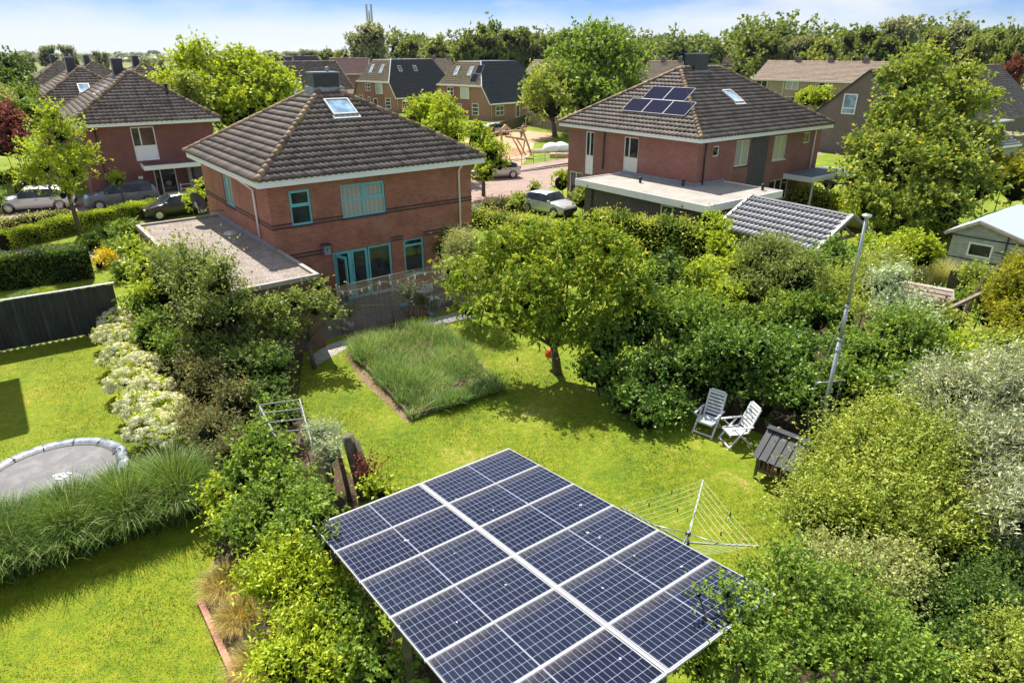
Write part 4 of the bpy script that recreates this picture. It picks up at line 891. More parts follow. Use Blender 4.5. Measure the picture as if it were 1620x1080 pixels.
# --- plain gabled houses and terraces farther off
def gable_house(name, label, O, ang, w, d, ez, rz, wallm, tilem, chims=(), wins=(), group=None, over=.25, ns=2, tw=.4, side='f', verge=None, sky=(), gwins=(), amp=.03):
    """ridge along x"""
    T = thing(name, label, 'house', Vector((O[0], O[1], 0)), ang, group)
    g = MB(); g.face([(0, 0, 0), (w, 0, 0), (w, 0, ez), (0, 0, ez)]); g.face([(w, d, 0), (0, d, 0), (0, d, ez), (w, d, ez)])
    g.face([(0, d, 0), (0, 0, 0), (0, 0, ez), (0, d / 2, rz - .1), (0, d, ez)]); g.face([(w, 0, 0), (w, d, 0), (w, d, ez), (w, d / 2, rz - .1), (w, 0, ez)])
    g.build('wall', wallm, T)
    v = .12; k = (rz - ez) / (d / 2); zo = ez - over * k + .04
    rf_ = tile_roof(T, [((-v, -over, zo), (w + v, -over, zo), (-v, d / 2, rz), (w + v, d / 2, rz)), ((w + v, d + over, zo), (-v, d + over, zo), (w + v, d / 2, rz), (-v, d / 2, rz))], tilem, course=.36, tw=tw, ns=ns, amp=amp, lift=.045)
    ridge_tiles(rf_, [((-v, d / 2, rz), (w + v, d / 2, rz))], r=.12, n=5, step=.5)
    g = MB(); g.box(-v, w + v, -over - .1, -over + .02, zo - .16, zo + .02); g.box(-v, w + v, d + over - .02, d + over + .1, zo - .16, zo + .02)
    for x in (-v - .03, w + v - .03):
        g.bar((x + .03, -over, zo - .05), (x + .03, d / 2, rz - .05), .05, .16); g.bar((x + .03, d + over, zo - .05), (x + .03, d / 2, rz - .05), .05, .16)
    g.build('gutter', verge or M['white'], T)
    for cx in chims: chimney(T, cx - .35, cx + .35, d / 2 - .35, d / 2 + .35, rz - .3, rz + .75, M['brick_grey'], M['zinc'], flash=False)
    Wf = wmat((0, 0), (1, 0))
    for q, kw in wins: window(T, Wf, q, M['white_clean'], dy=-.10, fw=.08, **kw)
    Wg = wmat((0, d), (0, -1))
    for q, kw in gwins: window(T, Wg, q, M['white_clean'], dy=-.10, fw=.10, **kw)
    V_ = Vector((0, d / 2, rz - ez)).normalized()
    for (sx, ss, sw, sh) in sky: skylight(T, Vector((sx, 0, ez)) + V_ * ss + Vector((0, -.03, .07)), Vector((1, 0, 0)), V_, sw, sh, M['white'], M['glass_sky'])
    return T
def two(a, b): return (a, b)
# grey gabled house behind the big maple
apx = aty(1377, 110, 72); GW = 12.6; ga = rad(41)
O_ = loc((apx.x, apx.y), ga, 0, -GW / 2)
TG = gable_house('terraced_house', 'grey brown house with steep gable end behind the big maple', O_, ga, 42, GW, 2.75, 8.3, M['brick_grey'], M['tile_grey'], ns=3, amp=.03, verge=M['slate'],
   gwins=[((4.2, 5.6, 4.0, 6.0), dict(rows=[.3], glass=M['glass_sky'])), ((7.9, 9.2, 4.0, 6.0), dict(rows=[.3])), ((1.2, 2.4, .5, 2.6), dict(rows=[.25])), ((9, 10.5, .5, 2.3), {})],
   wins=[((2, 3.5, .5, 2.3), dict(cols=[.5])), ((12, 13.5, .5, 2.3), dict(cols=[.5]))])
g = MB(); g.bar((23, .4, 3.6), (23, 5.6, 8.3), .12, .10); g.build('roof_rail', M['white'], TG)
# tan terrace on the right
def terrace(label, pl, pr, eh, D, ez, rz, n, wallm, tilem, nwin=True, group='terraced rows beyond the playground', sky=()):
    a = at(pl[0], pl[1], eh); b = at(pr[0], pr[1], eh); d = (b - a); w = Vector((d.x, d.y)).length; ang = math.atan2(d.y, d.x)
    step = w / n; wins = []
    if nwin:
        for i in range(n):
            x = i * step; wins += [((x + .7, x + 3.2, ez - 1.75, ez - .35), dict(cols=[.5], glass=M['curtain'] if i % 2 else M['glass'])), ((x + 1.0, x + 3.0, .7, 2.2), dict(cols=[.5])), ((x + 3.7, x + 4.6, .05, 2.1), dict(glass=M['white'], name='front_door'))]
    T = gable_house('terraced_houses', label, a, ang, w, D, ez, rz, wallm, tilem, chims=[step * (i + 1) - .2 for i in range(n)][:-1] + [w - .5], wins=wins, group=group, sky=sky)
    if nwin:
        for i in range(n): downpipe(T, [(i * step + .2, -.06, ez - .1), (i * step + .2, -.06, 0)], M['white'])
    return T
terrace('tan brick terrace with wide windows and four chimneys, right of the hipped house', (1192, 124), (1470, 133), 5.2, 9, 5.2, 8.3, 5, M['brick_tan'], M['tile_brown'])
terrace('terrace roof with a solar array on it, left of the tan terrace', (1196, 103.5), (1270, 104), 6.0, 9, 6.0, 8.6, 2, M['brick_tan'], M['tile_grey'], nwin=False)
for x0, y0, x1, y1, n, lab in ((648, 116, 722, 115, 3, 'brown roofed terrace between the two half-hipped houses'), (826, 121, 905, 123, 3, 'brown roofed terrace right of the half-hipped houses, behind the willow'), (985, 126, 1075, 127, 3, 'brown roofed terrace showing left of the solar panel house, beside the big tree')):
    terrace(lab, (x0, y0), (x1, y1), 5.2, 9, 5.2, 8.3, n, M['brick_tan'], M['tile_brown'], nwin=(x0 < 900))
terrace('long brown terrace roof just above the ridge of the solar panel house', (1010, 101.5), (1190, 101.5), 6.5, 9, 6.5, 8.7, 6, M['brick_tan'], M['tile_brown'], nwin=False)
terrace('long far terrace roof under the dark tree belt', (700, 99), (905, 99), 6.9, 8, 6.9, 8.9, 7, M['brick_tan'], M['tile_brown'], nwin=False)
# roofs left of the half-hipped houses
def roofhouse(label, px0, py0, px1, py1, h, ez, rz, D, wm, tm, chims=(), ang=None, name='house'):
    a = at(px0, py0, h); b = at(px1, py1, h); d = b - a
    return gable_house('detached_house', label, a, math.atan2(d.y, d.x), Vector((d.x, d.y)).length, D, ez, rz, wm, tm, chims=chims, gwins=[((D * .4, D * .6, ez - 1.2, ez + .2), {})])
roofhouse('pale gabled house with dark striped roof behind the central chimney', 476, 144, 560, 140, 3.6, 3.6, 8.3, 10, M['white'], M['tile_grey'])
roofhouse('faded red roofed house with small dark cowl, left of the half-hipped houses', 518, 116, 580, 116, 5.0, 5.0, 8.4, 9, M['brick_red'], M['tile_pink'])
roofhouse('dark blue roofed house with a gable beside the red roofed one', 462, 110, 516, 109, 5.6, 5.6, 8.8, 9, M['white'], M['tile_blue'], chims=(6,))
roofhouse('small dark roofed house at the left edge of the village row', 434, 112, 458, 112, 5.3, 5.3, 8.6, 8, M['white'], M['tile_blue'])
for (px, py, lab, tm) in ((137, 90.5, 'distant farmhouse with orange roof on the meadow', M['tile_pink']), (80, 95, 'long pale barn on the meadow at the far left', M['corrugated'])):
    a = at(px - 17, py + 3.5, 2.6); roof_b = at(px + 17, py + 3.2, 2.6); d = roof_b - a
    gable_house('farmhouse', lab, a, 0.05, 26, 11, 2.8, 7.2 if px > 100 else 4.6, M['white'], tm, ns=1, tw=1.2)
# unseen block added beyond the left edge; its roof slab casts the square shade
SB = thing('shade_blocker', 'unseen block added beyond the left edge to shade the lawn', 'house', Vector((-15.95, 21.1, 0)), GA)
g = MB(); g.box(-9, -.1, 0, 4.2, 7.15, 7.5); g.build('flat_roof', M['roofing_dark'], SB); g = MB(); g.box(-9, -4.2, .4, 4.6, 0, 7.15); g.build('slab_support', M['brick_red'], SB)

# ============================================================ OBJECTS IN THE GARDENS
# --- solar carport
def ad2_(t, co, oi):
    n = N(t, 'ShaderNodeVectorMath', operation='ADD'); t.links.new(co.outputs['Object'], n.inputs[0]); t.links.new(oi.outputs['Location'], n.inputs[1])
    w = N(t, 'ShaderNodeTexNoise', Scale=6.0); t.links.new(n.outputs[0], w.inputs['Vector']); q = N(t, 'ShaderNodeVectorMath', operation='MULTIPLY_ADD'); q.inputs[1].default_value = (.18, .18, .18); t.links.new(w.outputs['Color'], q.inputs[0]); t.links.new(n.outputs[0], q.inputs[2]); return q.outputs[0]
def solarcells(name):
    m, t, b = newmat(name); Lk = t.links.new
    co = N(t, 'ShaderNodeTexCoord'); sx = N(t, 'ShaderNodeSeparateXYZ'); Lk(co.outputs['Object'], sx.inputs[0])
    def mth(op, a, bb=None, c=None):
        n = N(t, 'ShaderNodeMath', operation=op)
        for i, v in enumerate((a, bb, c)):
            if v is None: continue
            if isinstance(v, (int, float)): n.inputs[i].default_value = v
            else: Lk(v, n.inputs[i])
        return n.outputs[0]
    def lines(v, period, off, half):
        f = mth('FRACT', mth('DIVIDE', mth('ADD', v, off), period)); d = mth('ABSOLUTE', mth('SUBTRACT', f, .5))   # .5 at the line
        return mth('GREATER_THAN', d, .5 - half / period)
    X, Y = sx.outputs[0], sx.outputs[1]
    px_ = PAN_W / 24.4; py_ = (PAN_H - .05) / 6
    g1 = lines(X, px_, -.03, .0024); g2 = lines(Y, py_, -.025, .0032)
    mid = mth('LESS_THAN', mth('ABSOLUTE', mth('SUBTRACT', X, PAN_W / 2)), .008)
    edge = mth('MAXIMUM', mth('GREATER_THAN', mth('ABSOLUTE', mth('SUBTRACT', X, PAN_W / 2)), PAN_W / 2 - .030), mth('GREATER_THAN', mth('ABSOLUTE', mth('SUBTRACT', Y, PAN_H / 2)), PAN_H / 2 - .026))
    ln = mth('MAXIMUM', mth('MAXIMUM', g1, g2), mid)
    cell = N(t, 'ShaderNodeTexNoise', Scale=1.2, Detail=2.0); vm = N(t, 'ShaderNodeVectorMath', operation='SNAP'); vm.inputs[1].default_value = (px_, py_, 1); Lk(co.outputs['Object'], vm.inputs[0])
    oi = N(t, 'ShaderNodeObjectInfo'); ad = N(t, 'ShaderNodeVectorMath', operation='ADD'); Lk(vm.outputs[0], ad.inputs[0]); Lk(oi.outputs['Location'], ad.inputs[1])
    wn = N(t, 'ShaderNodeTexWhiteNoise'); Lk(ad.outputs[0], wn.inputs['Vector'])
    r = ramp(t, wn.outputs['Value'], [(0.0, (.004, .008, .026)), (1.0, (.010, .015, .042))])
    pr = ramp(t, oi.outputs['Random'], [(0, (.8, .8, .85)), (1, (1.35, 1.3, 1.1))])
    m0 = N(t, 'ShaderNodeMix', data_type='RGBA', blend_type='MULTIPLY'); m0.inputs['Factor'].default_value = 1; Lk(r.outputs['Color'], m0.inputs['A']); Lk(pr.outputs['Color'], m0.inputs['B'])
    m1 = N(t, 'ShaderNodeMix', data_type='RGBA'); m1.inputs['B'].default_value = (.27, .29, .36, 1); Lk(ln, m1.inputs['Factor']); Lk(m0.outputs['Result'], m1.inputs['A'])
    # dust gathered along the low edge and thin films elsewhere
    nd = N(t, 'ShaderNodeTexNoise', Scale=9.0, Detail=9.0, Roughness=.8); Lk(ad.outputs[0], nd.inputs['Vector'])
    nd2 = N(t, 'ShaderNodeTexNoise', Scale=14.0, Detail=9.0, Roughness=.8); Lk(co.outputs['Object'], nd2.inputs['Vector'])
    low = N(t, 'ShaderNodeMapRange'); low.inputs['From Min'].default_value = PAN_H - .34; low.inputs['From Max'].default_value = PAN_H - .02; Lk(Y, low.inputs['Value'])
    lp = mth('POWER', low.outputs[0], 2.2)
    dust = mth('MULTIPLY', lp, mth('MULTIPLY_ADD', nd2.outputs['Fac'], 1.4, -.5)); 
    film = mth('MULTIPLY', nd2.outputs['Fac'], .035)
    dd = N(t, 'ShaderNodeClamp'); Lk(mth('ADD', dust, film), dd.inputs[0]); dd.inputs['Max'].default_value = .8
    m2 = N(t, 'ShaderNodeMix', data_type='RGBA'); m2.inputs['B'].default_value = (.25, .215, .175, 1); Lk(dd.outputs[0], m2.inputs['Factor']); Lk(m1.outputs['Result'], m2.inputs['A'])
    vo = N(t, 'ShaderNodeTexVoronoi', Scale=2.6); Lk(ad2_(t, co, oi), vo.inputs['Vector']); spk = mth('LESS_THAN', vo.outputs['Distance'], .045); m3 = N(t, 'ShaderNodeMix', data_type='RGBA'); m3.inputs['B'].default_value = (.55, .54, .50, 1)
    Lk(spk, m3.inputs['Factor']); Lk(m2.outputs['Result'], m3.inputs['A'])
    Lk(m3.outputs['Result'], b.inputs['Base Color']); b.inputs['Roughness'].default_value = .16; b.inputs['Specular IOR Level'].default_value = .15
    b.inputs['Coat Weight'].default_value = .0; b.inputs['Coat Roughness'].default_value = .08
    return m
PAN_W, PAN_H = 2.11, 1.046
M['cells'] = solarcells('blue solar cells')
SA = 0.624; ax_ = Vector((math.cos(SA), math.sin(SA), 0)); ay_ = Vector((math.sin(SA), -math.cos(SA), 0.152)); ay_ = (ay_ / ay_.length)
SO = Vector((-3.55, 9.493, 2.243)); nz_ = ax_.cross(-ay_)
ctr = SO + ax_ * 2.15 + ay_ * 3.2
SC = thing('solar_carport', 'lean-to shelter roofed with twelve blue solar panels in the foreground', 'solar shelter', (ctr.x, ctr.y, 0), 0)
def sp_(u, v, h=0.0): return SO + ax_ * u + ay_ * v + nz_ * h - Vector((ctr.x, ctr.y, 0))
protos = None
for j in range(6):
    for i in range(2):
        P = sp_(i * (PAN_W + .075), (j + 1) * 1.058 - .006)
        R_ = Matrix((( ax_.x, -ay_.x, nz_.x, P.x), (ax_.y, -ay_.y, nz_.y, P.y), (ax_.z, -ay_.z, nz_.z, P.z), (0, 0, 0, 1)))
        if protos is None:
            g = MB(); f = .013
            g.box(0, PAN_W, 0, f, -.03, .006); g.box(0, PAN_W, PAN_H - f, PAN_H, -.03, .006); g.box(0, f, f, PAN_H - f, -.03, .006); g.box(PAN_W - f, PAN_W, f, PAN_H - f, -.03, .006)
            fr = g.build('solar_panel', M['railmetal'], SC); g = MB(); g.box(f, PAN_W - f, f, PAN_H - f, -.02, .0); ce = g.build('cells', M['cells'], fr); fr.matrix_local = R_; protos = fr
        else:
            fr = copy_tree(protos, SC); fr.matrix_local = R_
g = MB(); g.bar(sp_(PAN_W + .037, -.0, -.0), sp_(PAN_W + .037, 6.36, -.0), .045, .02)
for j in range(7): 
    g.bar(sp_(-.01, j * 1.058 - .009, -.018), sp_(4.31, j * 1.058 - .009, -.018), .035, .035)
g.build('rail', M['railmetal'], SC)
g = MB()
for u in (.15, 2.15, 4.15): g.bar(sp_(u, .1, -.13), sp_(u, 6.3, -.13), .08, .14)
for v in (.3, 3.2, 6.1): g.bar(sp_(0.0, v, -.27), sp_(4.3, v, -.27), .10, .14)
g.build('beam', M['wood_old'], SC)
for u in (.2, 4.1):
    for v in (.35, 3.2, 6.05):
        p = sp_(u, v, -.34); g = MB(); g.box(p.x - .06, p.x + .06, p.y - .06, p.y + .06, 0, p.z); g.build('post', M['wood_old'], SC)
g = MB(); a, b, c, d = sp_(.15, 6.1), sp_(4.15, 6.1), sp_(4.15, .4), sp_(.15, .4)
# --- rotary clothes line
CP = Vector((3.35, 10.04, 0)); CL = thing('rotary_clothes_line', 'open rotary washing line behind the solar panels on the lawn', 'washing line', CP)
g = MB(); g.tube([(0, 0, 0), (0, 0, 1.66)], .025, 10); g.build('post', M['metal'], CL)
g = MB(); g.tube([(0, 0, 1.36), (0, 0, 1.44)], .055, 10); g.tube([(0, 0, 1.58), (0, 0, 1.65)], .05, 10); g.build('hub', M['black'], CL)
azs = [rad(a) for a in (65, 167, -118, -38)]; AL = 1.30
tips = []
for a in azs:
    tp = Vector((math.cos(a) * AL, math.sin(a) * AL, 2.0)); st = Vector((0, 0, 1.40)); tips.append((st, tp))
    g = MB(); g.bar(st, tp, .028, .028); md = st.lerp(tp, .5); g.tube([(0, 0, 1.62), md], .010, 6); g.build('arm', M['metal'], CL)
g = MB()
for k in range(4):
    (s0, t0), (s1, t1) = tips[k], tips[(k + 1) % 4]
    for q in (.42, .52, .62, .71, .80, .89, .98):
        a = s0.lerp(t0, q) + Vector((0, 0, .02)); b = s1.lerp(t1, q) + Vector((0, 0, .02)); mid = a.lerp(b, .5) - Vector((0, 0, .03)); g.tube([a, mid, b], .0033, 4, cap=False)
g.build('line', M['line'], CL)
rng = np.random.default_rng(8)
for k in range(9):
    (s0, t0), (s1, t1) = tips[k % 2 if k < 6 else 3], tips[(k % 2 + 1) if k < 6 else 0]; q = (.98, .89, .62)[k % 3]; f_ = .2 + .6 * rng.random()
    p = s0.lerp(t0, q).lerp(s1.lerp(t1, q), f_); g = MB(); g.box(p.x - .012, p.x + .012, p.y - .008, p.y + .008, p.z - .06, p.z + .03); g.build('clothes_peg', M['white_clean'] if k % 2 else M['darkmetal'], CL)
# --- mast
B = at(1291, 712); MZ = aty(1366, 342, B.y).z
MT = thing('radio_mast', 'slim grey metal mast with guy wires standing in the shrubs', 'mast', (B.x, B.y, 0))
g = MB(); g.tube([(0, 0, 0), (0, 0, 3.3)], .055, 12); g.tube([(0, 0, 3.3), (0, 0, 4.2)], .046, 12); g.tube([(0, 0, 4.2), (0, 0, MZ)], .036, 12); g.build('pole', M['metal'], MT)
for z, r in ((3.3, .070), (4.2, .060), (3.0, .068)): g = MB(); g.lathe([(r * .8, -.05), (r, -.04), (r, .04), (r * .8, .05)], 12, (0, 0, z)); g.build('collar', M['metal'], MT)
g = MB(); g.lathe([(.05, -.05), (.11, 0), (.11, .03), (0, .05)], 14, (0, 0, MZ)); g.build('cap', M['alu'], MT)
for (sx_, sy_) in ((-.40, -.02), (.32, .12)):
    g = MB()
    for z in (1.25, 2.1): g.tube([(0, 0, z), (sx_, sy_, z - .02)], .02, 6)
    g.build('spreader', M['metal'], MT)
    g = MB(); g.tube([(0, 0, 4.15), (sx_ * .5, sy_ * .5, 3.1), (sx_, sy_, 2.1), (sx_, sy_, 1.25), (sx_ * .7, sy_, 0)], .011, 5, cap=False); g.build('guy_wire', M['metal'], MT)
# --- white garden chairs
def chair(label, p, rz, sc=1.0):
    T = thing('garden_chair', label, 'chair', p, rz, 'white reclining garden chairs'); T.scale = (sc,) * 3; m = M['chair']
    # faces -y, seat 0.45 high
    g = MB(); pts = [(-.24, -.28, .42), (.24, -.28, .42), (.27, -.05, .43), (.24, .20, .42), (-.24, .20, .42), (-.27, -.05, .43)]
    g.prism([(x, y) for x, y, z in pts], .405, .43); g.box(-.25, .25, -.31, -.28, .36, .425); g.build('seat', m, T, bevel=.008)
    R_ = Matrix.Translation((0, .20, .42)) @ Matrix.Rotation(rad(-22), 4, 'X')
    g = MB(); g.box(-.27, -.215, -.02, .02, 0, .76, 0, R_); g.box(.215, .27, -.02, .02, 0, .76, 0, R_)
    for k in range(7): g.box(-.216, .216, -.012, .014, .06 + k * .10, .06 + k * .10 + .068, 0, R_)
    g.box(-.215, .215, -.015, .017, .74, .80, 0, R_); g.build('backrest', m, T, bevel=.006)
    for s in (-1, 1):
        x = s * .31
        g = MB(); g.box(x - .035, x + .035, -.30, .30, .63, .66); g.box(x - .03, x + .03, -.33, -.29, .60, .66); g.build('armrest', m, T, bevel=.01)
        g = MB(); g.bar((x, -.26, .62), (x, .36, 0), .045, .03); g.build('leg', m, T); g = MB(); g.bar((x * .93, .12, .62), (x * .93, -.36, 0), .045, .03); g.build('leg', m, T)
    
    for yy in (-.33, .32): g = MB(); g.bar((-.30, yy, .06), (.30, yy, .06), .05, .03); g.build('stretcher', m, T)
    return T
M['chair'] = paint('white plastic chair', (0.62, 0.64, 0.66), 0.4, var=.04)
chair('upright white slatted garden chair facing the lawn, the left one of the pair', (5.62, 16.40, 0), rad(-40), .98)
chair('white slatted garden chair turned sideways, half in the shrubs', (6.22, 15.77, 0), rad(-79), 1.0)
# --- rabbit hutch
HU = thing('rabbit_hutch', 'wooden rabbit hutch with black corrugated lean roof below the mast', 'rabbit hutch', (6.55, 14.55, 0), rad(-45))
g = MB()
def slope(gm, y0, z0, y1, z1, w, pitch=.21):
    n = int(w / pitch); 
    for k in range(n):
        x = k * pitch
        gm.bar(((x + .07), y0, z0 + .0), ((x + .07), y1, z1 + .0), .15, .035); gm.bar((x + .19, y0, z0 - .02), (x + .19, y1, z1 - .02), .09, .02)
slope(g, -.72, .70, .02, 1.24, 1.06); slope(g, .72, .70, .04, 1.24, 1.06); g.box(-.02, 1.08, -.10, .10, 1.235, 1.27); g.build('roof', M['blackroof'], HU)
g = MB()
for x in (.08, .98):
    for y in (-.55, .55): g.box(x - .03, x + .03, y - .03, y + .03, 0, .80)
g.box(.05, 1.01, -.57, -.53, .24, .34); g.box(.05, 1.01, -.57, -.53, .70, .78); g.box(.05, 1.01, .53, .57, .24, .78); g.box(.95, 1.0, -.5, .5, .24, .85); g.box(.06, .11, -.5, .5, .24, .85); g.build('frame', M['wood_old'], HU)
g = MB()
for k in range(8): g.box(.13 + k * .11, .15 + k * .11, -.56, -.54, .34, .70)
g.build('bars', M['wood'], HU)
g = MB(); g.box(.08, .98, -.5, .5, .26, .30); g.box(.5, .52, -.5, .5, .3, .8); g.build('floor_board', M['wood_new'], HU)
# --- raised bed
bedp = [at(553, 556), at(651, 664), at(795, 617), at(704, 528), at(618, 520)]
RB = thing('raised_bed', 'low board-edged bed full of long grass in the middle of the lawn', 'raised bed', (bedp[0].x, bedp[0].y, 0))
for i in range(5):
    a, b = bedp[i] - bedp[0], bedp[(i + 1) % 5] - bedp[0]; g = MB(); g.bar((a.x, a.y, .11), (b.x, b.y, .07), .04, .15); g.bar((a.x, a.y, .150), (b.x, b.y, .150), .05, .015); g.build('edging_board', M['wood_old'], RB)
g = MB(); g.face([(p.x - bedp[0].x, p.y - bedp[0].y, .14) for p in bedp]); g.build('soil', M['soil'], RB)
sheet('bare_edge', pxs((545, 560), (553, 556), (651, 664), (645, 670), (600, 628), (570, 600)), 0.001, M['drysoil'])
def inpoly(P, poly):
    x, y = P[:, 0], P[:, 1]; n = len(poly); c = np.zeros(len(P), bool); j = n - 1
    for i in range(n):
        xi, yi, xj, yj = poly[i][0], poly[i][1], poly[j][0], poly[j][1]
        c ^= ((yi > y) != (yj > y)) & (x < (xj - xi) * (y - yi) / (yj - yi + 1e-12) + xi); j = i
    return c
def scatter(rng, poly, n):
    xs = [p[0] for p in poly]; ys = [p[1] for p in poly]; P = np.stack([rng.uniform(min(xs), max(xs), n), rng.uniform(min(ys), max(ys), n)], 1); return P[inpoly(P, poly)]
def grass_patch(name, poly, n, ln, wd, mat, label=None, cat=None, kind=None, z=0.0, up=1.0, droop=.25, segs=3, seed=4, clump=0, lean=(0, 0)):
    rng = np.random.default_rng(seed); P = scatter(rng, poly, n)
    if clump: k = scatter(rng, poly, clump); P = k[rng.integers(len(k), size=n)] + rng.normal(size=(n, 2)) * .16; P = P[inpoly(P, poly)]
    m = len(P); d = unit(np.stack([rng.normal(size=m) * .5 + lean[0], rng.normal(size=m) * .5 + lean[1], np.full(m, up)], 1))
    fld = .72 + .42 * np.sin(P[:, 0] * 1.7 + 1) * np.cos(P[:, 1] * 1.3)
    V, Fq, T = blades(rng, np.column_stack([P, np.full(m, z)]), d, ln * rng.uniform(.5, 1.25, m) * fld, wd, droop, segs)
    o = foliage_obj(name, [(V, Fq, T, 0)], [LM[mat]], None, (0, 0, 0)); tag(o, label, cat, None, kind); return o
bc_ = sum(bedp, Vector((0, 0, 0))) / 5
bedo = [bc_ + (p - bc_) * 1.05 for p in bedp]
grass_patch('long_grass', [(p.x, p.y) for p in bedo], 52000, .64, .017, 'meadow', 'long seeding grass filling the board-edged bed', 'long grass', 'stuff', z=.10, seed=5, clump=300)
grass_patch('seed_heads', [(p.x, p.y) for p in bedp], 2200, .95, .012, 'reed', 'pale seed stalks rising from the long grass', 'seed stalks', 'stuff', z=.13, seed=15, clump=260)
lawnp = [at(*p) for p in ((450, 575), (560, 540), (700, 510), (880, 560), (980, 690), (1200, 730), (1260, 820), (1200, 930), (640, 1079), (600, 800), (480, 690))]
grass_patch('lawn_blades', [(p.x, p.y) for p in lawnp], 210000, .065, .018, 'turf', 'short grass blades of the main lawn', 'grass', 'stuff', segs=1, seed=6, up=.9)
nl = [(-22, 6.5), (-9, 6.5), (-4.2, 7.2), at(318, 945), at(345, 850), at(270, 700), at(165, 530), at(0, 566), (-26, 18)]
grass_patch('neighbour_lawn_blades', [(p[0], p[1]) for p in nl], 230000, .062, .018, 'turf', 'short grass blades of the neighbouring lawn', 'grass', 'stuff', segs=1, seed=7, up=.9)
# --- shelter with hessian cloth, posts and old frame
for i, (tp, bs, r, lab) in enumerate([((-3.93, 13.55, 1.62), (-3.60, 13.28, 0), .15, 'thickest mossy post with flat sawn top by the hessian cloth'), ((-3.72, 13.50, 1.50), (-3.25, 12.95, 0), .075, 'slanting mossy pole leaning against the thickest post'),
        ((-4.20, 13.46, 1.5), (-3.95, 13.2, 0), .05, 'thin mossy post just left of the thickest one'), ((-4.42, 13.30, 1.5), (-4.30, 12.9, 0), .05, 'thin post holding the right edge of the hessian cloth')]):
    g = MB(); g.tube([(0, 0, 0), ((tp[0] - bs[0]) * .5 + .01, (tp[1] - bs[1]) * .5, tp[2] * .5), (tp[0] - bs[0], tp[1] - bs[1], tp[2])], [r * 1.15, r * 1.05, r], 12)
    o = g.build('wooden_post', M['wood_old']); o.location = bs; tag(o, lab, 'post', 'mossy wooden posts beside the lawn')
g = MB(); p0, p1 = Vector((-5.35, 13.15, 1.35)), Vector((-4.44, 13.26, 1.5)); nu, nv = 10, 8
gr = [[None] * (nv + 1) for _ in range(nu + 1)]
for i in range(nu + 1):
    for j in range(nv + 1):
        t = i / nu; s = j / nv; top = p0.lerp(p1, t); top.z -= .42 * math.sin(PI * t) * 1.0; bot = Vector((top.x + .1, top.y - .3, .15)); q = top.lerp(bot, s); q += Vector((.02, -.06, 0)) * math.sin(6 * s + 3 * t) * (1 - s * .3); gr[i][j] = g.vert(q)
for i in range(nu):
    for j in range(nv): g.f.append([gr[i][j], gr[i + 1][j], gr[i + 1][j + 1], gr[i][j + 1]]); g.m.append(0); g.sm.append(True)
o = g.build('hessian_cloth', M['canvas']); tag(o, 'sagging brown hessian cloth strung between posts left of the lawn', 'cloth'); md = o.modifiers.new('solid', 'SOLIDIFY'); md.thickness = .012
FR = thing('metal_rack', 'old grey tubular metal rack lying over the shrubs left of the lawn', 'metal rack', (-5.6, 14.0, 0))
def fr_(p): return Vector(p) - Vector((-5.6, 14.0, 0))
A0, A1, B0, B1 = (fr_((-6.48, 14.81, 1.75)), fr_((-5.36, 12.99, 1.75)), fr_((-5.55, 15.2, 1.7)), fr_((-4.75, 13.35, 1.6)))
g = MB(); g.bar(A0, A1, .04, .04); g.bar(B0, B1, .03, .03)
for t in (0.02, .25, .5, .75): g.bar(A0.lerp(A1, t), B0.lerp(B1, t), .028, .028)
for t in (.3, .62): g.bar(A0.lerp(A1, t), A0.lerp(A1, t) + Vector((-.6, -.25, -.55)), .025, .025)
g.build('frame', M['rack'], FR)
for p in (A0.lerp(A1, .05), A1, B0, B1): g = MB(); g.tube([p, Vector((p.x, p.y, 0))], .018, 6); g.build('leg', M['alu'], FR)
# --- trampoline
tcx, tcy, tr = -11.75, 14.05, 1.78
TR = thing('trampoline', 'round sunken trampoline with silver padding on the left lawn', 'trampoline', (tcx, tcy, 0))
g = MB(); g.lathe([(tr - .27, .10), (tr - .2, .16), (tr - .05, .17), (tr, .12), (tr, .0)], 56); g.build('padding', M['padding'], TR)
g = MB(); g.lathe([(0.0, .085), (.8, .09), (tr - .32, .10), (tr - .27, .098)], 56); g.build('mat', M['tarmac'], TR); g = MB(); g.lathe([(tr - .33, .112), (tr - .25, .118)], 56); g.build('spring_ring', M['black'], TR)
g = MB()
for k in range(14):
    a = 2 * PI * k / 14; g.bar((math.cos(a) * (tr - .30), math.sin(a) * (tr - .30), .165), (math.cos(a) * (tr + .01), math.sin(a) * (tr + .01), .16), .025, .02)
g.build('strap', M['darkmetal'], TR)
lg = at(97, 752, .1) - Vector((tcx, tcy, 0)); g = MB()     # the small printed mark on the mat: a figure in two strokes
for (x0, y0, x1, y1, w) in ((-.20, -.02, .02, .10, .10), (-.02, .06, .16, -.06, .10), (-.10, -.10, .10, -.14, .07), (.06, .12, .2, .10, .05)):
    g.bar((lg.x + x0, lg.y + y0, .098), (lg.x + x1, lg.y + y1, .098), w, .006)
g.build('printed_mark', M['white_clean'], TR)
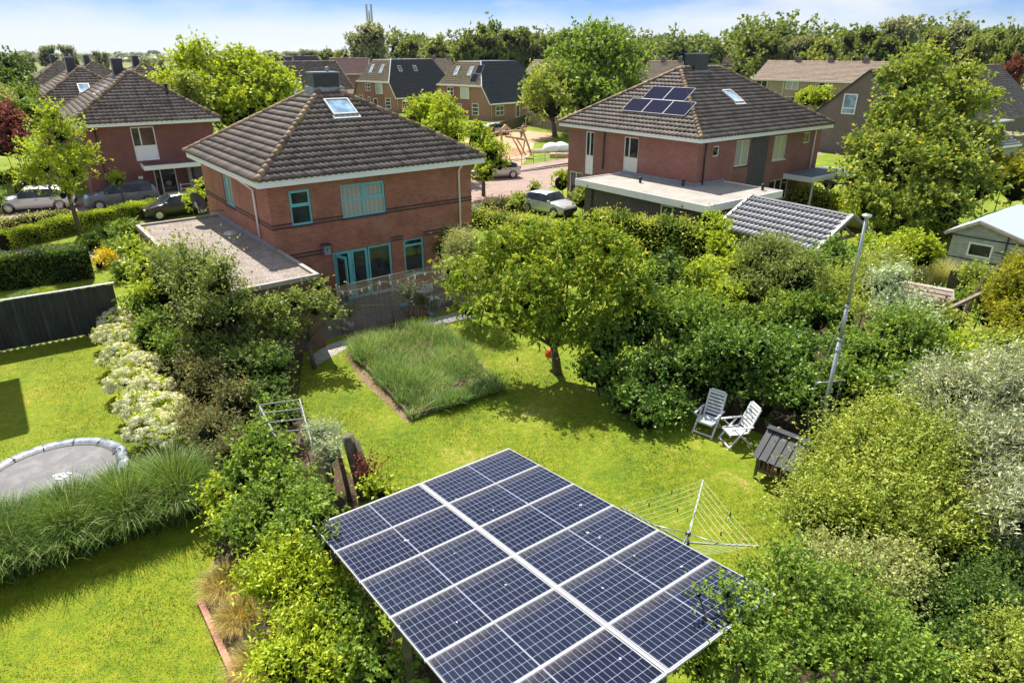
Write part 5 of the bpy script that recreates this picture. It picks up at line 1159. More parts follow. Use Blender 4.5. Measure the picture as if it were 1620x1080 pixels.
# --- brick edging and the black fence
def edging(label, pts, w=.11, h=.09):
    a = pts[0]; T = thing('brick_edging', label, 'edging', (a.x, a.y, 0)); g = MB()
    for p, q in zip(pts, pts[1:]):
        d = (q - p); n = int(d.length / .5) + 1
        for k in range(n):
            u, v = p.lerp(q, k / n) - a, p.lerp(q, (k + .985) / n) - a; g.bar((u.x, u.y, h / 2), (v.x, v.y, h / 2), w, h)
    g.build('edging_stone', M['edging'], T)
edging('terracotta stone edging along the feather grass bed at the bottom left', [at(317, 952), at(343, 1010), at(374, 1079), at(390, 1120)])
edging('terracotta stone edging between the left lawn and the white flowers', [at(163, 528), at(178, 560), at(205, 620)], .1)
def boardfence(name, label, a, b, h, mat, post=True, board=.14, gap=.006, rng=None, cap=None, group=None, tilt=0.0):
    rng = rng or np.random.default_rng(1); a = Vector((a[0], a[1], 0)); b = Vector((b[0], b[1], 0)); d = b - a; L_ = d.length
    T = thing(name, label, 'fence', a, math.atan2(d.y, d.x), group); n = int(L_ / board); g = MB()
    for k in range(n): 
        z = h + rng.normal() * .008; y = rng.normal() * .006 + (.022 if k % 2 else 0); g.box(k * board + gap, (k + 1) * board - gap, y, y + .02, .05, z)
    g.box(0, L_, .043, .046, .06, h - .03); g.box(0, L_, .045, .085, .35, .43); g.box(0, L_, .045, .085, h - .45, h - .37); g.build('boards', mat, T)
    for k in range(int(L_ / 1.85) + 1): g = MB(); g.box(k * 1.85 - .05, k * 1.85 + .05, .05, .14, 0, h + .02); g.build('post', mat, T)
    if cap: g = MB(); g.box(-.05, L_ + .05, -.03, .10, h + .02, h + .05); g.build('cap_rail', cap, T)
    return T
fa, fb = at(-160, 588), at(196, 520)
boardfence('board_fence', 'black stained board fence with pale capping at the left', fa, fb, 1.86, M['fence_black'], board=.16, cap=M['zinc'])
g = MB(); d = (fb - fa); a = fa; n = 34
for k in range(n): 
    p, q = a + d * (k / n), a + d * ((k + .55) / n); p += Vector((.04, -.06, 0)); q += Vector((.04, -.06, 0)); g.bar((p.x, p.y, .04), (q.x, q.y, .04), .05, .04)
tag(g.build('kerb_stones', M['kerb']), 'row of pale kerb stones at the foot of the black fence', 'kerb stones')
# --- terrace: wind screen, lights, furniture
w0, w1 = h1(1.45, -2.95), h1(7.3, -3.35); dW = (w1 - w0); LW = dW.length
WS = thing('wind_screen', 'see-through woven screen on thin posts around the terrace', 'screen', w0, math.atan2(dW.y, dW.x))
g = MB()
for k in range(36): z = .08 + k * .051; g.box(0, LW, -.004, .004, z, z + .013)
g.build('woven_mesh', M['wood'], WS)
g = MB()
for k in range(30): g.box(k * LW / 29 - .003, k * LW / 29 + .003, .005, .010, .05, 1.93)
g.build('wire', M['darkmetal'], WS)
m, t, b = newmat('sheer top strip'); b.inputs['Base Color'].default_value = (.30, .26, .18, 1); tr_ = N(t, 'ShaderNodeBsdfTransparent'); ms_ = N(t, 'ShaderNodeMixShader'); ms_.inputs[0].default_value = .45
t.links.new(tr_.outputs[0], ms_.inputs[1]); t.links.new(b.outputs[0], ms_.inputs[2]); t.links.new(ms_.outputs[0], t.nodes['Material Output'].inputs['Surface']); M['sheer'] = m
g = MB(); g.face([(0, .02, 1.62), (LW, .02, 1.75), (LW, .03, 2.15), (LW * .6, .1, 2.05), (LW * .25, .14, 1.98), (0, .02, 1.95)]); g.build('top_strip', M['sheer'], WS)
for k, lean in ((0, -.05), (LW * .36, 0), (LW * .68, 0), (LW, 0)): g = MB(); g.tube([(k, 0, 0), (k + lean, .0, 2.05)], .028, 8); g.build('post', M['wood'], WS)
SL = thing('string_lights', 'string of clear bulbs hanging along the terrace screen', 'string lights', w0, math.atan2(dW.y, dW.x)); g = MB(); pts = []
for k in range(40):
    t_ = k / 39; pts.append((t_ * LW, -.05, 1.78 + .22 * t_ - .10 * abs(math.sin(t_ * PI * 3.5))))
g.tube(pts, .008, 5, cap=False); g.build('cable', M['rope'], SL)
for k in range(15):
    p = pts[int(1 + k * 2.6)]; g = MB(); g.lathe([(0, -.13), (.03, -.12), (.045, -.085), (.035, -.045), (.018, -.02), (.016, 0), (0, 0)], 10, p); g.build('bulb', M['bulb'], SL)
HB = thing('hanging_bar', 'wooden bar hung on ropes from the terrace screen', 'hanging bar', h1(2.3, -2.8)); g = MB(); g.bar((0, 0, .95), (.85, .45, .82), .045, .045); g.build('bar', M['wood_new'], HB)
g = MB(); g.tube([(.80, .43, .84), (.78, .42, 1.85)], .010, 5); g.tube([(.02, .01, .97), (.0, .0, 1.75)], .010, 5); g.tube([(.45, .2, 1.8), (.5, .25, 1.35), (.62, .3, 1.25), (.7, .34, 1.4), (.74, .36, 1.82)], .014, 6); g.build('rope', M['rope'], HB)
WC = thing('plastic_chair', 'white plastic chair behind the terrace screen near the wall', 'chair', h1(5.9, -1.6), GA + rad(200))
g = MB(); g.box(-.24, .24, -.24, .24, .42, .45); g.build('seat', M['chair'], WC, bevel=.01); g = MB(); g.box(-.24, .24, .22, .26, .46, .88, 0, Matrix.Rotation(rad(-6), 4, 'X')); g.build('backrest', M['chair'], WC, bevel=.02)
for x in (-.21, .21):
    g = MB(); g.box(x - .03, x + .03, -.24, .26, .64, .67); g.box(x - .02, x + .02, -.22, -.18, .44, .64); g.build('armrest', M['chair'], WC)
    for y in (-.21, .21): g = MB(); g.bar((x, y, .42), (x * 1.15, y * 1.15, 0), .04, .04); g.build('leg', M['chair'], WC)
ST = thing('plastic_stool', 'small white stool standing by the dark mat on the terrace', 'stool', h1(5.75, -2.55), GA)
g = MB(); g.box(-.28, .28, -.2, .2, .40, .44); g.box(.20, .28, -.2, .2, .06, .40); g.build('seat', M['chair'], ST, bevel=.01)
for x in (-.23, .16): 
    for y in (-.16, .16): g = MB(); g.bar((x, y, .4), (x * 1.1, y * 1.1, 0), .035, .035); g.build('leg', M['chair'], ST)
g = MB(); g.box(-.55, .55, -.4, .4, .004, .02); o = g.build('doormat', M['black']); o.location = h1(6.6, -2.75); o.rotation_euler[2] = GA; tag(o, 'dark mat lying on the terrace beside the white stool', 'mat')
def bowl(name, label, cat, p, r, h, m, seed=0):
    T = thing(name, label, cat, p); g = MB(); g.lathe([(0, 0), (r * .75, 0), (r, h), (r * .9, h), (r * .7, h * .3), (0, h * .3)], 16); g.build('bowl', m, T); return T
bowl('plastic_bowl', 'blue plastic bowl on the paving at the screen foot', 'bowl', h1(5.25, -3.25), .17, .10, M['bluebits'])
bowl('plastic_bowl', 'pale blue basin by the patio door on the terrace', 'bowl', h1(4.7, -1.9), .2, .2, M['bluebits'])
def pot(label, p, r, h, m, mat='mid', hh=.5, rr=.25, seed=3):
    P_ = Vector(p); T = plant('potted_plant', label, 'potted plant', None, mat, leaf=(.07, .035), seed=seed, world_blobs=[(np.array((P_.x, P_.y, h + hh * .5)), np.array((rr, rr, hh * .6)))], core=.3, trunk=None, stem=.008, cover=1.3)
    g = MB(); g.lathe([(0, 0), (r * .72, 0), (r, h), (r * .88, h), (r * .85, h * .85), (0, h * .85)], 18); g.build('pot', m, T); return T
pot('small leafy plant in a pale green pot inside the screen corner', h1(1.95, -2.6), .14, .26, M['chair'], 'mid', .7, .22)
pot('large feathery plant in a clay pot behind the screen', h1(4.5, -2.75), .24, .35, M['pot'], 'blue_green', 1.1, .45, 4)
pot('dark bushy pot plant at the screen foot beside the blue bowl', h1(5.0, -3.0), .2, .25, M['pot'], 'dark', .5, .36, 5)
g = MB(); g.lathe([(0, 0), (.16, 0), (.20, .03), (.05, .10), (0, .11)], 12); o = g.build('garden_stone', M['zinc']); o.location = h1(2.35, -3.5, 0.0); tag(o, 'pale domed stone lying at the foot of the terrace screen', 'stone')
BH = thing('bird_box', 'grey bird box fixed high on the orange brick wall', 'bird box', h1(.42 + 2.05, .40, 2.28), GA)
g = MB(); g.box(-.14, .14, -.22, -.01, 0, .40); g.build('box', M['lead'], BH); g = MB(); g.box(-.18, .18, -.28, 0, .40, .44); g.build('lid', M['slate'], BH); g = MB(); g.tube([(0, -.215, .22), (0, -.228, .22)], .035, 10); g.build('hole', M['black'], BH)
# orange feeder in the cherry tree
of = aty(870, 554, 20.6); OF = thing('bird_feeder', 'orange red feeder hanging in the cherry tree', 'bird feeder', (of.x, of.y, of.z - .25))
g = MB(); g.lathe([(0, 0), (.15, .02), (.17, .14), (.10, .26), (.03, .32), (0, .32)], 14); g.build('cup', M['orange'], OF); g = MB(); g.tube([(0, 0, .3), (0, 0, .75)], .008, 5); g.build('cord', M['rope'], OF)

# --- tiled gazebo by the right hedge
GZ = thing('gazebo', 'open timber gazebo with grey tiled gable roof', 'gazebo', (12.3, 33.8, 0), rad(-56))
kw = dict(course=.42, tw=.24, amp=.055, lift=.045, ns=5)
GL_ = 5.3
rfz = tile_roof(GZ, [((-.1, -2.45, 2.0), (GL_, -2.45, 2.0), (-.1, 0, 3.25), (GL_, 0, 3.25)), ((GL_, 2.45, 2.0), (-.1, 2.45, 2.0), (GL_, 0, 3.25), (-.1, 0, 3.25))], M['shed_t'] if 'shed_t' in M else M['shedtile'], **kw)
g = MB(); g.box(-.1, GL_, -.16, .16, 3.24, 3.29)
for x in (-.12, GL_):
    for s in (-1, 1): g.bar((x, s * 2.48, 2.0), (x, 0, 3.28), .18, .14)
g.build('verge_board', M['shedtile'], rfz)
for x in (.3, 2.6, 4.95):
    for y in (-1.9, 1.9): g = MB(); g.box(x - .07, x + .07, y - .07, y + .07, 0, 2.2); g.build('post', M['wood'], GZ)
g = MB(); 
for y in (-1.9, 1.9): g.bar((.1, y, 2.15), (5.1, y, 2.15), .12, .16)
for x in (.3, 2.6, 4.95):
    g.bar((x, -2.0, 2.12), (x, 2.0, 2.12), .12, .14); g.bar((x, 0, 2.15), (x, 0, 3.1), .10, .10); g.bar((x, -1.0, 2.15), (x, -.05, 2.75), .08, .08); g.bar((x, 1.0, 2.15), (x, .05, 2.75), .08, .08)
g.build('beam', M['wood'], GZ)
g = MB(); g.box(.3, 4.9, -1.86, -1.83, .1, 1.7); g.box(.35, .38, -1.8, 1.8, .1, 2.1); g.build('side_boards', M['wood_grey'], GZ)
# --- shed with corrugated roof
SHo = (21.1, 31.0); SHa = rad(-50)
SH = thing('garden_shed', 'grey weathered shed with pale corrugated roof at the right edge', 'shed', (*SHo, 0), SHa)
prof = [(0, 2.2), (1.0, 2.78), (5.2, 1.55)]; dS = 5.6
g = MB(); W_ = wmat((0, 0), (1, 0)); g.face([(0, 0, 0), (.75, 0, 0), (.75, 0, 2.2 + .435), (0, 0, 2.2)]); g.face([(.75, 0, 0), (1.75, 0, 0), (1.75, 0, 1.15), (.75, 0, 1.15)]); g.face([(.75, 0, 1.8), (1.75, 0, 1.8), (1.75, 0, 2.78 - .75 * .293), (1.0, 0, 2.78), (.75, 0, 2.635)])
g.face([(1.75, 0, 0), (5.2, 0, 0), (5.2, 0, 1.55), (1.75, 0, 2.56)])
g.face([(0, dS, 0), (0, 0, 0), (0, 0, 2.2), (0, dS, 2.2)]); g.face([(5.2, 0, 0), (5.2, dS, 0), (5.2, dS, 1.55), (5.2, 0, 1.55)]); g.face([(5.2, dS, 0), (0, dS, 0), (0, dS, 2.2), (1, dS, 2.78), (5.2, dS, 1.55)])
g.build('wall', M['wood_grey'], SH)
window(SH, W_, (.75, 1.75, 1.15, 1.8), M['white_clean'], inset=-.02)
g = MB()
for z in (.3, .95, 1.5, 2.0): g.box(.0, 5.2 if z < 1.5 else 3.4, -.03, -.002, z, z + .05) if z not in (1.5,) else g.box(1.85, 5.1, -.03, -.002, z, z + .04)
g.box(2.2, 2.26, -.035, -.004, .1, 2.4); g.build('batten', M['slate'], SH)
def corr(gm, y0, y1, x0, z0, x1, z1, per=.16, amp=.03):
    n = int((y1 - y0) / per * 4); last = None
    dx, dz = x1 - x0, z1 - z0; l = math.hypot(dx, dz); nx, nz_2 = -dz / l, dx / l
    if nz_2 < 0: nx, nz_2 = -nx, -nz_2
    for k in range(n + 1):
        y = y0 + (y1 - y0) * k / n; h = amp * math.cos(2 * PI * (y - y0) / per)
        a = gm.vert((x0 + nx * h, y, z0 + nz_2 * h)); b = gm.vert((x1 + nx * h, y, z1 + nz_2 * h))
        if last: gm.f.append([last[0], a, b, last[1]]); gm.m.append(0); gm.sm.append(True)
        last = (a, b)
g = MB(); corr(g, -.25, dS, 1.0, 2.86, 5.5, 1.54); sr = g.build('roof', M['corrugated'], SH); g = MB(); corr(g, -.25, dS, -.3, 2.10, 1.0, 2.855); g.build('roof', M['corr_green'], SH)
g = MB(); g.bar((-.3, -.27, 2.05), (1.0, -.27, 2.80), .04, .12); g.bar((1.0, -.27, 2.80), (5.5, -.27, 1.48), .04, .12); g.build('verge_board', M['wood_light'], SH)
# --- plank-roofed playhouse, swing, palisade
ph0, ph1 = at(1432, 447, 2.05), at(1502, 460, 2.05); pd = ph1 - ph0; PA = math.atan2(pd.y, pd.x)
PH_ = thing('playhouse', 'small wooden playhouse with bleached plank roof', 'playhouse', (ph0.x, ph0.y, 0), PA); L_ = pd.length
g = MB()
for k in range(12): t0 = k / 12; y = -.05 - 1.95 * t0; z = 2.06 - 1.2 * t0; g.bar((-.1, y - .07, z), (L_ + .12, y - .07, z - .005), .15, .03, roll=rad(-31)) 
for k in range(8): t0 = k / 8; g.bar((-.1, .1 + 1.4 * t0, 2.03 - .86 * t0), (L_ + .12, .1 + 1.4 * t0, 2.03 - .86 * t0), .16, .025, roll=rad(31))
g.build('plank_roof', M['wood_light'], PH_)
g = MB(); 
for x in (.1, L_ - .05):
    g.face([(x, -1.7, 0), (x, 1.3, 0), (x, 1.3, 1.18), (x, 0, 1.98), (x, -1.7, .95)])
g.face([(0.1, -1.7, 0), (L_ - .05, -1.7, 0), (L_ - .05, -1.7, .95), (.1, -1.7, .95)]); g.build('wall', M['wood_old'], PH_)
s0, s1 = at(1466, 505, 2.15), at(1553, 464, 2.35)
SW = thing('swing_frame', 'timber swing frame with long beam and small white seat', 'swing', (s1.x, s1.y, 0))
def q_(v): return Vector((v.x - s1.x, v.y - s1.y, v.z))
g = MB(); g.bar(q_(s0), q_(s1) + (q_(s1) - q_(s0)).normalized() * .1, .11, .11); g.build('beam', M['wood'], SW)
for tgt in (at(1586, 557),): g = MB(); g.bar(q_(s1), q_(tgt), .10, .10); g.build('leg', M['wood'], SW)
for dx in (.0,): g = MB(); g.bar((.05, .12, 2.9), (-.1, .9, 0), .09, .09); g.build('leg', M['wood'], SW)
g = MB(); e_ = q_(s0); g.bar(e_, (e_.x - .4, e_.y - .7, 0), .10, .10); g.build('leg', M['wood'], SW); g = MB(); g.bar(e_, (e_.x + .2, e_.y + .9, 0), .10, .10); g.build('leg', M['wood'], SW)
pA, pB = q_(s0).lerp(q_(s1), .55), q_(s0).lerp(q_(s1), .72); g = MB(); g.tube([pA, (pA.x, pA.y, .55)], .012, 5); g.tube([pB, (pB.x, pB.y, .55)], .012, 5); g.build('rope', M['rope'], SW)
g = MB(); c_ = (pA + pB) / 2; g.bar((pA.x - .02, pA.y, .53), (pB.x + .02, pB.y, .53), .22, .03); g.build('swing_seat', M['white_clean'], SW)
pk = thing('palisade_fence', 'dark curved palisade fence behind the swing', 'fence', (at(1490, 490).x, at(1490, 490).y, 0))
a0 = at(1492, 480); b0 = at(1556, 500); g = MB()
for k in range(13):
    t_ = k / 12; p = a0.lerp(b0, t_) - Vector((at(1490, 490).x, at(1490, 490).y, 0)); p.y += .35 * math.sin(PI * t_); g.box(p.x - .06, p.x + .06, p.y - .02, p.y + .02, 0, 1.5 - .25 * t_ + .12 * math.sin(PI * t_))
g.build('pales', M['wood_old'], pk)

# --- cars
def car(name, label, p, head, L_=4.3, Wd=1.78, Ht=1.5, kind='hatch', paintm=None, cat='car'):
    T = thing(name, label, cat, (p[0], p[1], 0), head); hw = Wd / 2
    prof = {'hatch': [(0, .58), (.02, .72), (.08, .82), (.27, .98), (.40, .985 * Ht), (.52, Ht), (.78, Ht * .965), (.90, Ht * .84), (.965, .95), (.99, .75), (1, .60)],
            'mpv': [(0, .60), (.02, .78), (.07, .92), (.20, 1.08), (.38, Ht * .97), (.55, Ht), (.82, Ht * .98), (.92, Ht * .92), (.975, 1.05), (.99, .80), (1, .6)],
            'van': [(0, .6), (.01, .95), (.06, 1.1), (.16, 1.25), (.27, Ht * .97), (.34, Ht), (.9, Ht), (.985, Ht * .97), (.992, 1.2), (.995, .9), (1, .6)]}[kind]
    belt = {'hatch': .93, 'mpv': 1.02, 'van': 1.2}[kind]
    def top(t):
        for (a, za), (b, zb) in zip(prof, prof[1:]):
            if t <= b: return za + (zb - za) * (t - a) / (b - a)
        return prof[-1][1]
    n = 40; ts = [i / n for i in range(n + 1)]; rows = []
    for t in ts:
        zt = top(t); e = min(1, (min(t, 1 - t) / .07)); w = hw * (.80 + .20 * math.sin(e * PI / 2)); b_ = min(zt, belt); x = (0.5 - t) * L_
        gc = .22 + .10 * (1 - min(1, min(t, 1 - t) / .06)); wr = w * .965 - max(0, zt - b_) * .30
        rows.append([(x, 0, gc), (x, w * .9, gc), (x, w, gc + .14), (x, w, b_ * .72 + .02), (x, w * .965, b_ - .012), (x, max(wr, w * .5), max(zt - .05, b_ - .006)), (x, max(wr, w * .5) * .84, zt), (x, 0, zt + .012)])
    body = MB(); gl = MB()
    for s in (1, -1):
        for i in range(n):
            for k in range(7):
                q = [rows[i][k], rows[i][k + 1], rows[i + 1][k + 1], rows[i + 1][k]]; q = [(a, b * s, c) for a, b, c in q]
                if s > 0: q = q[::-1]
                za, zb = top(ts[i]), top(ts[i + 1]); isg = False; t = ts[i]
                if k == 4 and min(za, zb) - belt > .22 and t < (.9 if kind != 'van' else .33) and not (.535 < t + .01 < .56) and not (.36 < t < .385 and kind == 'van'): isg = True
                if k in (5, 6) and abs(zb - za) / (L_ / n) > .42 and max(za, zb) > belt + .05 and (t < .5 or kind != 'van'): isg = True
                (gl if isg else body).face(q, 0, True)
    # weld so that it shades as one skin
    def weld(mb, nm, mat_, par):
        o = mb.build(nm, mat_, par); import bmesh; bm = bmesh.new(); bm.from_mesh(o.data); bmesh.ops.remove_doubles(bm, verts=bm.verts, dist=.002); bm.to_mesh(o.data); bm.free(); return o
    bo = weld(body, 'body', paintm, T); weld(gl, 'window', M['carglass'], T)
    for xx in (L_ * .5 - L_ * .185, -L_ * .5 + L_ * .19):
        for s in (1, -1):
            y = s * (hw - .10); R_ = Matrix.Translation((xx, y, .315)) @ Matrix.Rotation(rad(90), 4, 'X')
            a = MB(); a.lathe([(0.17, -.10), (.29, -.10), (.315, -.06), (.315, .06), (.29, .11), (.21, .115)], 22, M=R_); 
            whl = a.build('wheel', M['rubber'], T); r_ = MB(); zz = -.118 * s if s > 0 else .118
            r_.lathe([(.215, -.112), (.05, -.120), (0, -.120)], 16, M=R_); r_.lathe([(.215, .112), (.05, .120), (0, .120)], 16, M=R_); r_.build('rim', M['alu'], whl)
            ar_ = MB(); ar_.lathe([(.30, -.06), (.37, -.06), (.37, .012), (.30, .012)], 22, M=Matrix.Translation((xx, s * hw * (.995), .33)) @ Matrix.Rotation(rad(90 if s < 0 else -90), 4, 'X')); ar_.build('wheel_arch', M['black'], T)
    for s in (1, -1):
        g = MB(); g.box(L_ * .5 - .16, L_ * .5 - .035, s * hw * .62 - .14, s * hw * .62 + .14, .60, .72); g.build('headlight', M['lamp_clear'], T, bevel=.02)
        g = MB(); g.box(-L_ * .5 + .02, -L_ * .5 + .15, s * hw * .74 - .10, s * hw * .74 + .10, .78, .98); g.build('tail_light', M['lamp_red'], T, bevel=.02)
        g = MB(); g.box(L_ * .5 - L_ * .32, L_ * .5 - L_ * .29, s * (hw + .02) - .09, s * (hw + .02) + .09, belt - .0, belt + .14); g.build('mirror', paintm, T, bevel=.02)
        g = MB(); g.box(-.28, -.12, s * hw - .008, s * hw + .012, belt - .16, belt - .12); g.box(-1.15, -1.0, s * hw - .008, s * hw + .012, belt - .15, belt - .11); g.build('door_handle', M['darkmetal'], T)
    g = MB(); g.box(L_ * .5 - .05, L_ * .5 - .02, -.45, .45, .34, .46); g.build('grille', M['black'], T)
    return T
def carp(px0, py0, px1, py1, side=.45):
    a, b = at(px0, py0), at(px1, py1); d = (a - b); head = math.atan2(d.y, d.x); c = (a + b) / 2; back = Vector((-math.sin(head), math.cos(head), 0)); back = back if back.y > 0 else -back
    return (c + back * side), head, d.length
p, hd_, L_ = carp(4, 337, 112, 329); car('parked_car', 'white parked car with its nose to the left, behind the low hedge', p, hd_, 4.7, 1.85, 1.55, 'hatch', M['car_white'])
p, hd_, L_ = carp(139, 333, 253, 321); car('parked_car', 'dark grey estate parked before the red brick house porch', p, hd_, 4.75, 1.85, 1.62, 'mpv', M['car_grey'])
p, hd_, L_ = carp(240, 348, 330, 335); car('parked_car', 'black car half hidden behind the garage and the low hedge', p, hd_, 4.4, 1.8, 1.45, 'hatch', M['car_black'])
pc = at(868, 337); car('parked_car', 'small silver hatchback beside the hedge of the solar panel house', (pc.x, pc.y), rad(-46), 3.9, 1.7, 1.46, 'hatch', M['car_silver'])
pc = at(784, 281); car('parked_car', 'pale car mostly hidden behind the tree on the brick street', (pc.x, pc.y), rad(200), 4.2, 1.75, 1.5, 'hatch', M['car_silver'])
pc = at(939, 252); car('parked_van', 'white van half hidden behind the solar panel house', (pc.x + 1.2, pc.y), rad(190), 5.2, 1.95, 2.3, 'van', M['car_white'], 'van')
pc = at(783, 213); car('parked_car', 'pale car parked beyond the playground beside the low fence', (pc.x, pc.y), rad(35), 4.3, 1.75, 1.5, 'hatch', M['car_silver'])
# --- playground: timber climbing frame, person, railing
CFp = at(826, 250); CF = thing('playground_climber', 'rough timber climbing frame being built on the playground', 'climbing frame', (CFp.x, CFp.y, 0))
def cf(px, py, h): v = at(px, py, h); return Vector((v.x - CFp.x, v.y - CFp.y, h))
Yc = CFp.y
def cy(px, py, dy=0): v = aty(px, py, Yc + dy); return Vector((v.x - CFp.x, v.y - CFp.y, v.z))
for a, b, r in ((cy(767, 214), cy(793, 209), .12), (cy(793, 209), cy(832, 207, 1), .12), (cy(792, 208), cy(794, 232), .14), (cy(808, 213, 1), cy(826, 247), .10), (cy(817, 219), cy(832, 246), .08), (cy(827, 207, 1), cy(841, 246), .12), (cy(830, 221), cy(827, 243, 1), .08), (cy(800, 216, -1), cy(832, 222, 1), .12), (cy(791, 208), cy(799, 198, 1), .10), (cy(799, 198, 1), cy(809, 210, 1.5), .10)):
    g = MB(); g.tube([a, a.lerp(b, .5) + Vector((.03, 0, .03)), b], [r, r * .9, r * .85], 7); g.build('timber', M['wood_new'], CF)
pp = aty(824.5, 206, Yc + 1.2)
def person(p, rz):
    T = thing('person', 'person in a dark vest bending over the timber climbing frame', 'person', p, rz)
    J = [((0, 0, .92), .15), ((0, -.05, 1.15), .15), ((0, -.16, 1.38), .17), ((0, -.24, 1.50), .06), ((0, -.30, 1.60), .095), ((0, -.33, 1.70), .09),
         ((-.19, -.18, 1.40), .07), ((-.24, -.34, 1.16), .05), ((-.20, -.50, .98), .04), ((.19, -.18, 1.40), .07), ((.24, -.36, 1.18), .05), ((.20, -.55, 1.02), .04),
         ((-.10, 0, .84), .11), ((-.12, -.08, .47), .075), ((-.13, 0, .08), .05), ((-.13, -.14, .03), .04), ((.10, 0, .84), .11), ((.13, -.02, .47), .075), ((.14, .12, .08), .05), ((.14, -.02, .03), .04)]
    E_ = [(0, 1), (1, 2), (2, 3), (3, 4), (4, 5), (2, 6), (6, 7), (7, 8), (2, 9), (9, 10), (10, 11), (0, 12), (12, 13), (13, 14), (14, 15), (0, 16), (16, 17), (17, 18), (18, 19)]
    me = bpy.data.meshes.new('body'); me.from_pydata([j[0] for j in J], E_, []); o = bpy.data.objects.new('body', me); C.objects.link(o); o.parent = T
    sk = o.modifiers.new('skin', 'SKIN'); 
    for i, j in enumerate(J): me.skin_vertices[0].data[i].radius = (j[1], j[1])
    me.skin_vertices[0].data[0].use_root = True
    sb = o.modifiers.new('sub', 'SUBSURF'); sb.levels = 1; sb.render_levels = 2; me.materials.append(M['skin'])
    def clothing(nm, idx, grow, mat_):
        rm = {k: i for i, k in enumerate(idx)}; ed = [(rm[a], rm[b]) for a, b in E_ if a in rm and b in rm]
        m2 = bpy.data.meshes.new(nm); m2.from_pydata([J[k][0] for k in idx], ed, []); q = bpy.data.objects.new(nm, m2); C.objects.link(q); q.parent = T; q.modifiers.new('skin', 'SKIN')
        for i, k in enumerate(idx): m2.skin_vertices[0].data[i].radius = (J[k][1] + grow,) * 2
        m2.skin_vertices[0].data[0].use_root = True; s_ = q.modifiers.new('sub', 'SUBSURF'); s_.render_levels = 2; m2.materials.append(mat_)
    clothing('vest', [0, 1, 2, 6, 9], .018, M['cloth_dark']); clothing('trousers', [0, 12, 13, 16, 17, 14, 18], .016, M['cloth_grey'])
    g = MB(); g.lathe([(0, .105), (.06, .09), (.095, .03), (.10, -.03), (.06, -.06)], 12, (0, -.315, 1.69)); g.build('hair', M['bark'], T)
person((pp.x, pp.y, max(0, pp.z - 1.0)), rad(60))
RAs, RAe = at(806, 264), at(930, 247); RL = thing('metal_railing', 'low metal railing between the playground and the footpath', 'railing', (RAs.x, RAs.y, 0)); dR = RAe - RAs; g = MB(); 
for z in (.35, .65, .92): g.tube([(0, 0, z), (dR.x, dR.y, z)], .02, 5)
g.build('rail', M['metal'], RL)
for k in range(8): g = MB(); p = dR * (k / 7); g.box(p.x - .04, p.x + .04, p.y - .04, p.y + .04, 0, 1.0); g.build('post', M['metal'], RL)
f0, f1, f2 = at(760, 222), at(832, 199), at(925, 217)
boardfence('wooden_fence', 'dark low fence between the half-hipped houses and the sandy playground', f0, f1, 1.5, M['wood_old'], board=.25)
boardfence('wooden_fence', 'weathered board fence behind the playground, under the big tree and willow', f1, f2, 1.9, M['wood'], board=.25)
boardfence('wooden_fence', 'weathered board fence continuing behind the hipped roof with panels', at(929, 218), at(1010, 214), 1.9, M['wood'], board=.25)
for px, py, lab in ((872, 240, 'left white sand bag by the railing of the playground'), (887, 239, 'right white sand bag by the railing of the playground')):
    p = at(px, py); g = MB(); g.lathe([(0, 0), (.9, 0), (1.0, .35), (.75, .75), (.3, .95), (0, .95)], 12); o = g.build('sand_bag', M['white_clean']); o.location = (p.x, p.y, 0); tag(o, lab, 'bag', 'bags on the playground grass')
p = at(858, 240); g = MB(); rr_ = np.random.default_rng(2)
for k in range(7): g.bar((-1.6 + rr_.normal() * .3, -.6 + k * .17, .08 + .07 * (k % 3)), (1.7 + rr_.normal() * .3, -.8 + k * .2, .10 + .07 * (k % 3)), .22, .06)
o = g.build('plank_pile', M['wood_light']); o.location = (p.x, p.y, 0); tag(o, 'pile of pale planks on the playground grass', 'planks')
p = at(886, 249); g = MB(); g.box(-1.1, 1.1, -.5, .5, 0, .35); g.box(-1.0, 1.0, -.4, .4, .35, .42); o = g.build('orange_crate', M['wood_new']); o.location = (p.x, p.y, 0); tag(o, 'low orange timber crate beside the playground railing', 'crate')
# street lamp
lb = at(1288, 205); lp = thing('street_lamp', 'white street lamp beside the round tree on the right', 'street lamp', (lb.x, lb.y, 0)); zt = aty(1300, 136, lb.y).z
g = MB(); g.tube([(0, 0, 0), (0, 0, zt - .3), (.15, 0, zt), (.6, -.1, zt + .05)], [.10, .07, .06, .05], 8); g.build('pole', M['white'], lp); g = MB(); g.box(.5, 1.4, -.2, .05, zt - .03, zt + .12); g.build('lamp_head', M['white'], lp)
# garden rooms on the far right
def flatbox(name, label, cat, px, py, w, d, h, wm, rm, ang, over=.25):
    p = at(px, py); T = thing(name, label, cat, (p.x, p.y, 0), ang); g = MB(); g.box(0, w, 0, d, 0, h - .15); g.build('wall', wm, T); g = MB(); g.box(-over, w + over, -over, d + over, h - .15, h); g.build('roof', rm, T)
    g = MB(); g.box(.5, w * .45, -.03, -.002, .3, h - .5); g.build('window', M['glass'], T); return T
flatbox('garden_room', 'dark garden room with pale flat roof behind the big maple, far right', 'garden room', 1560, 232, 5, 4, 2.7, M['darkmetal'], M['metal'], rad(35))
flatbox('garden_room', 'dark box extension against the grey gabled house, top right', 'extension', 1585, 210, 8, 4, 3.0, M['darkmetal'], M['alu'], rad(41))
p = at(1572, 262); gable_house('small_shed', 'small pale gabled shed between the maple and the right edge', p, rad(30), 3.4, 3.0, 1.9, 2.7, M['wood_grey'], M['shedtile'], ns=1, tw=.8)
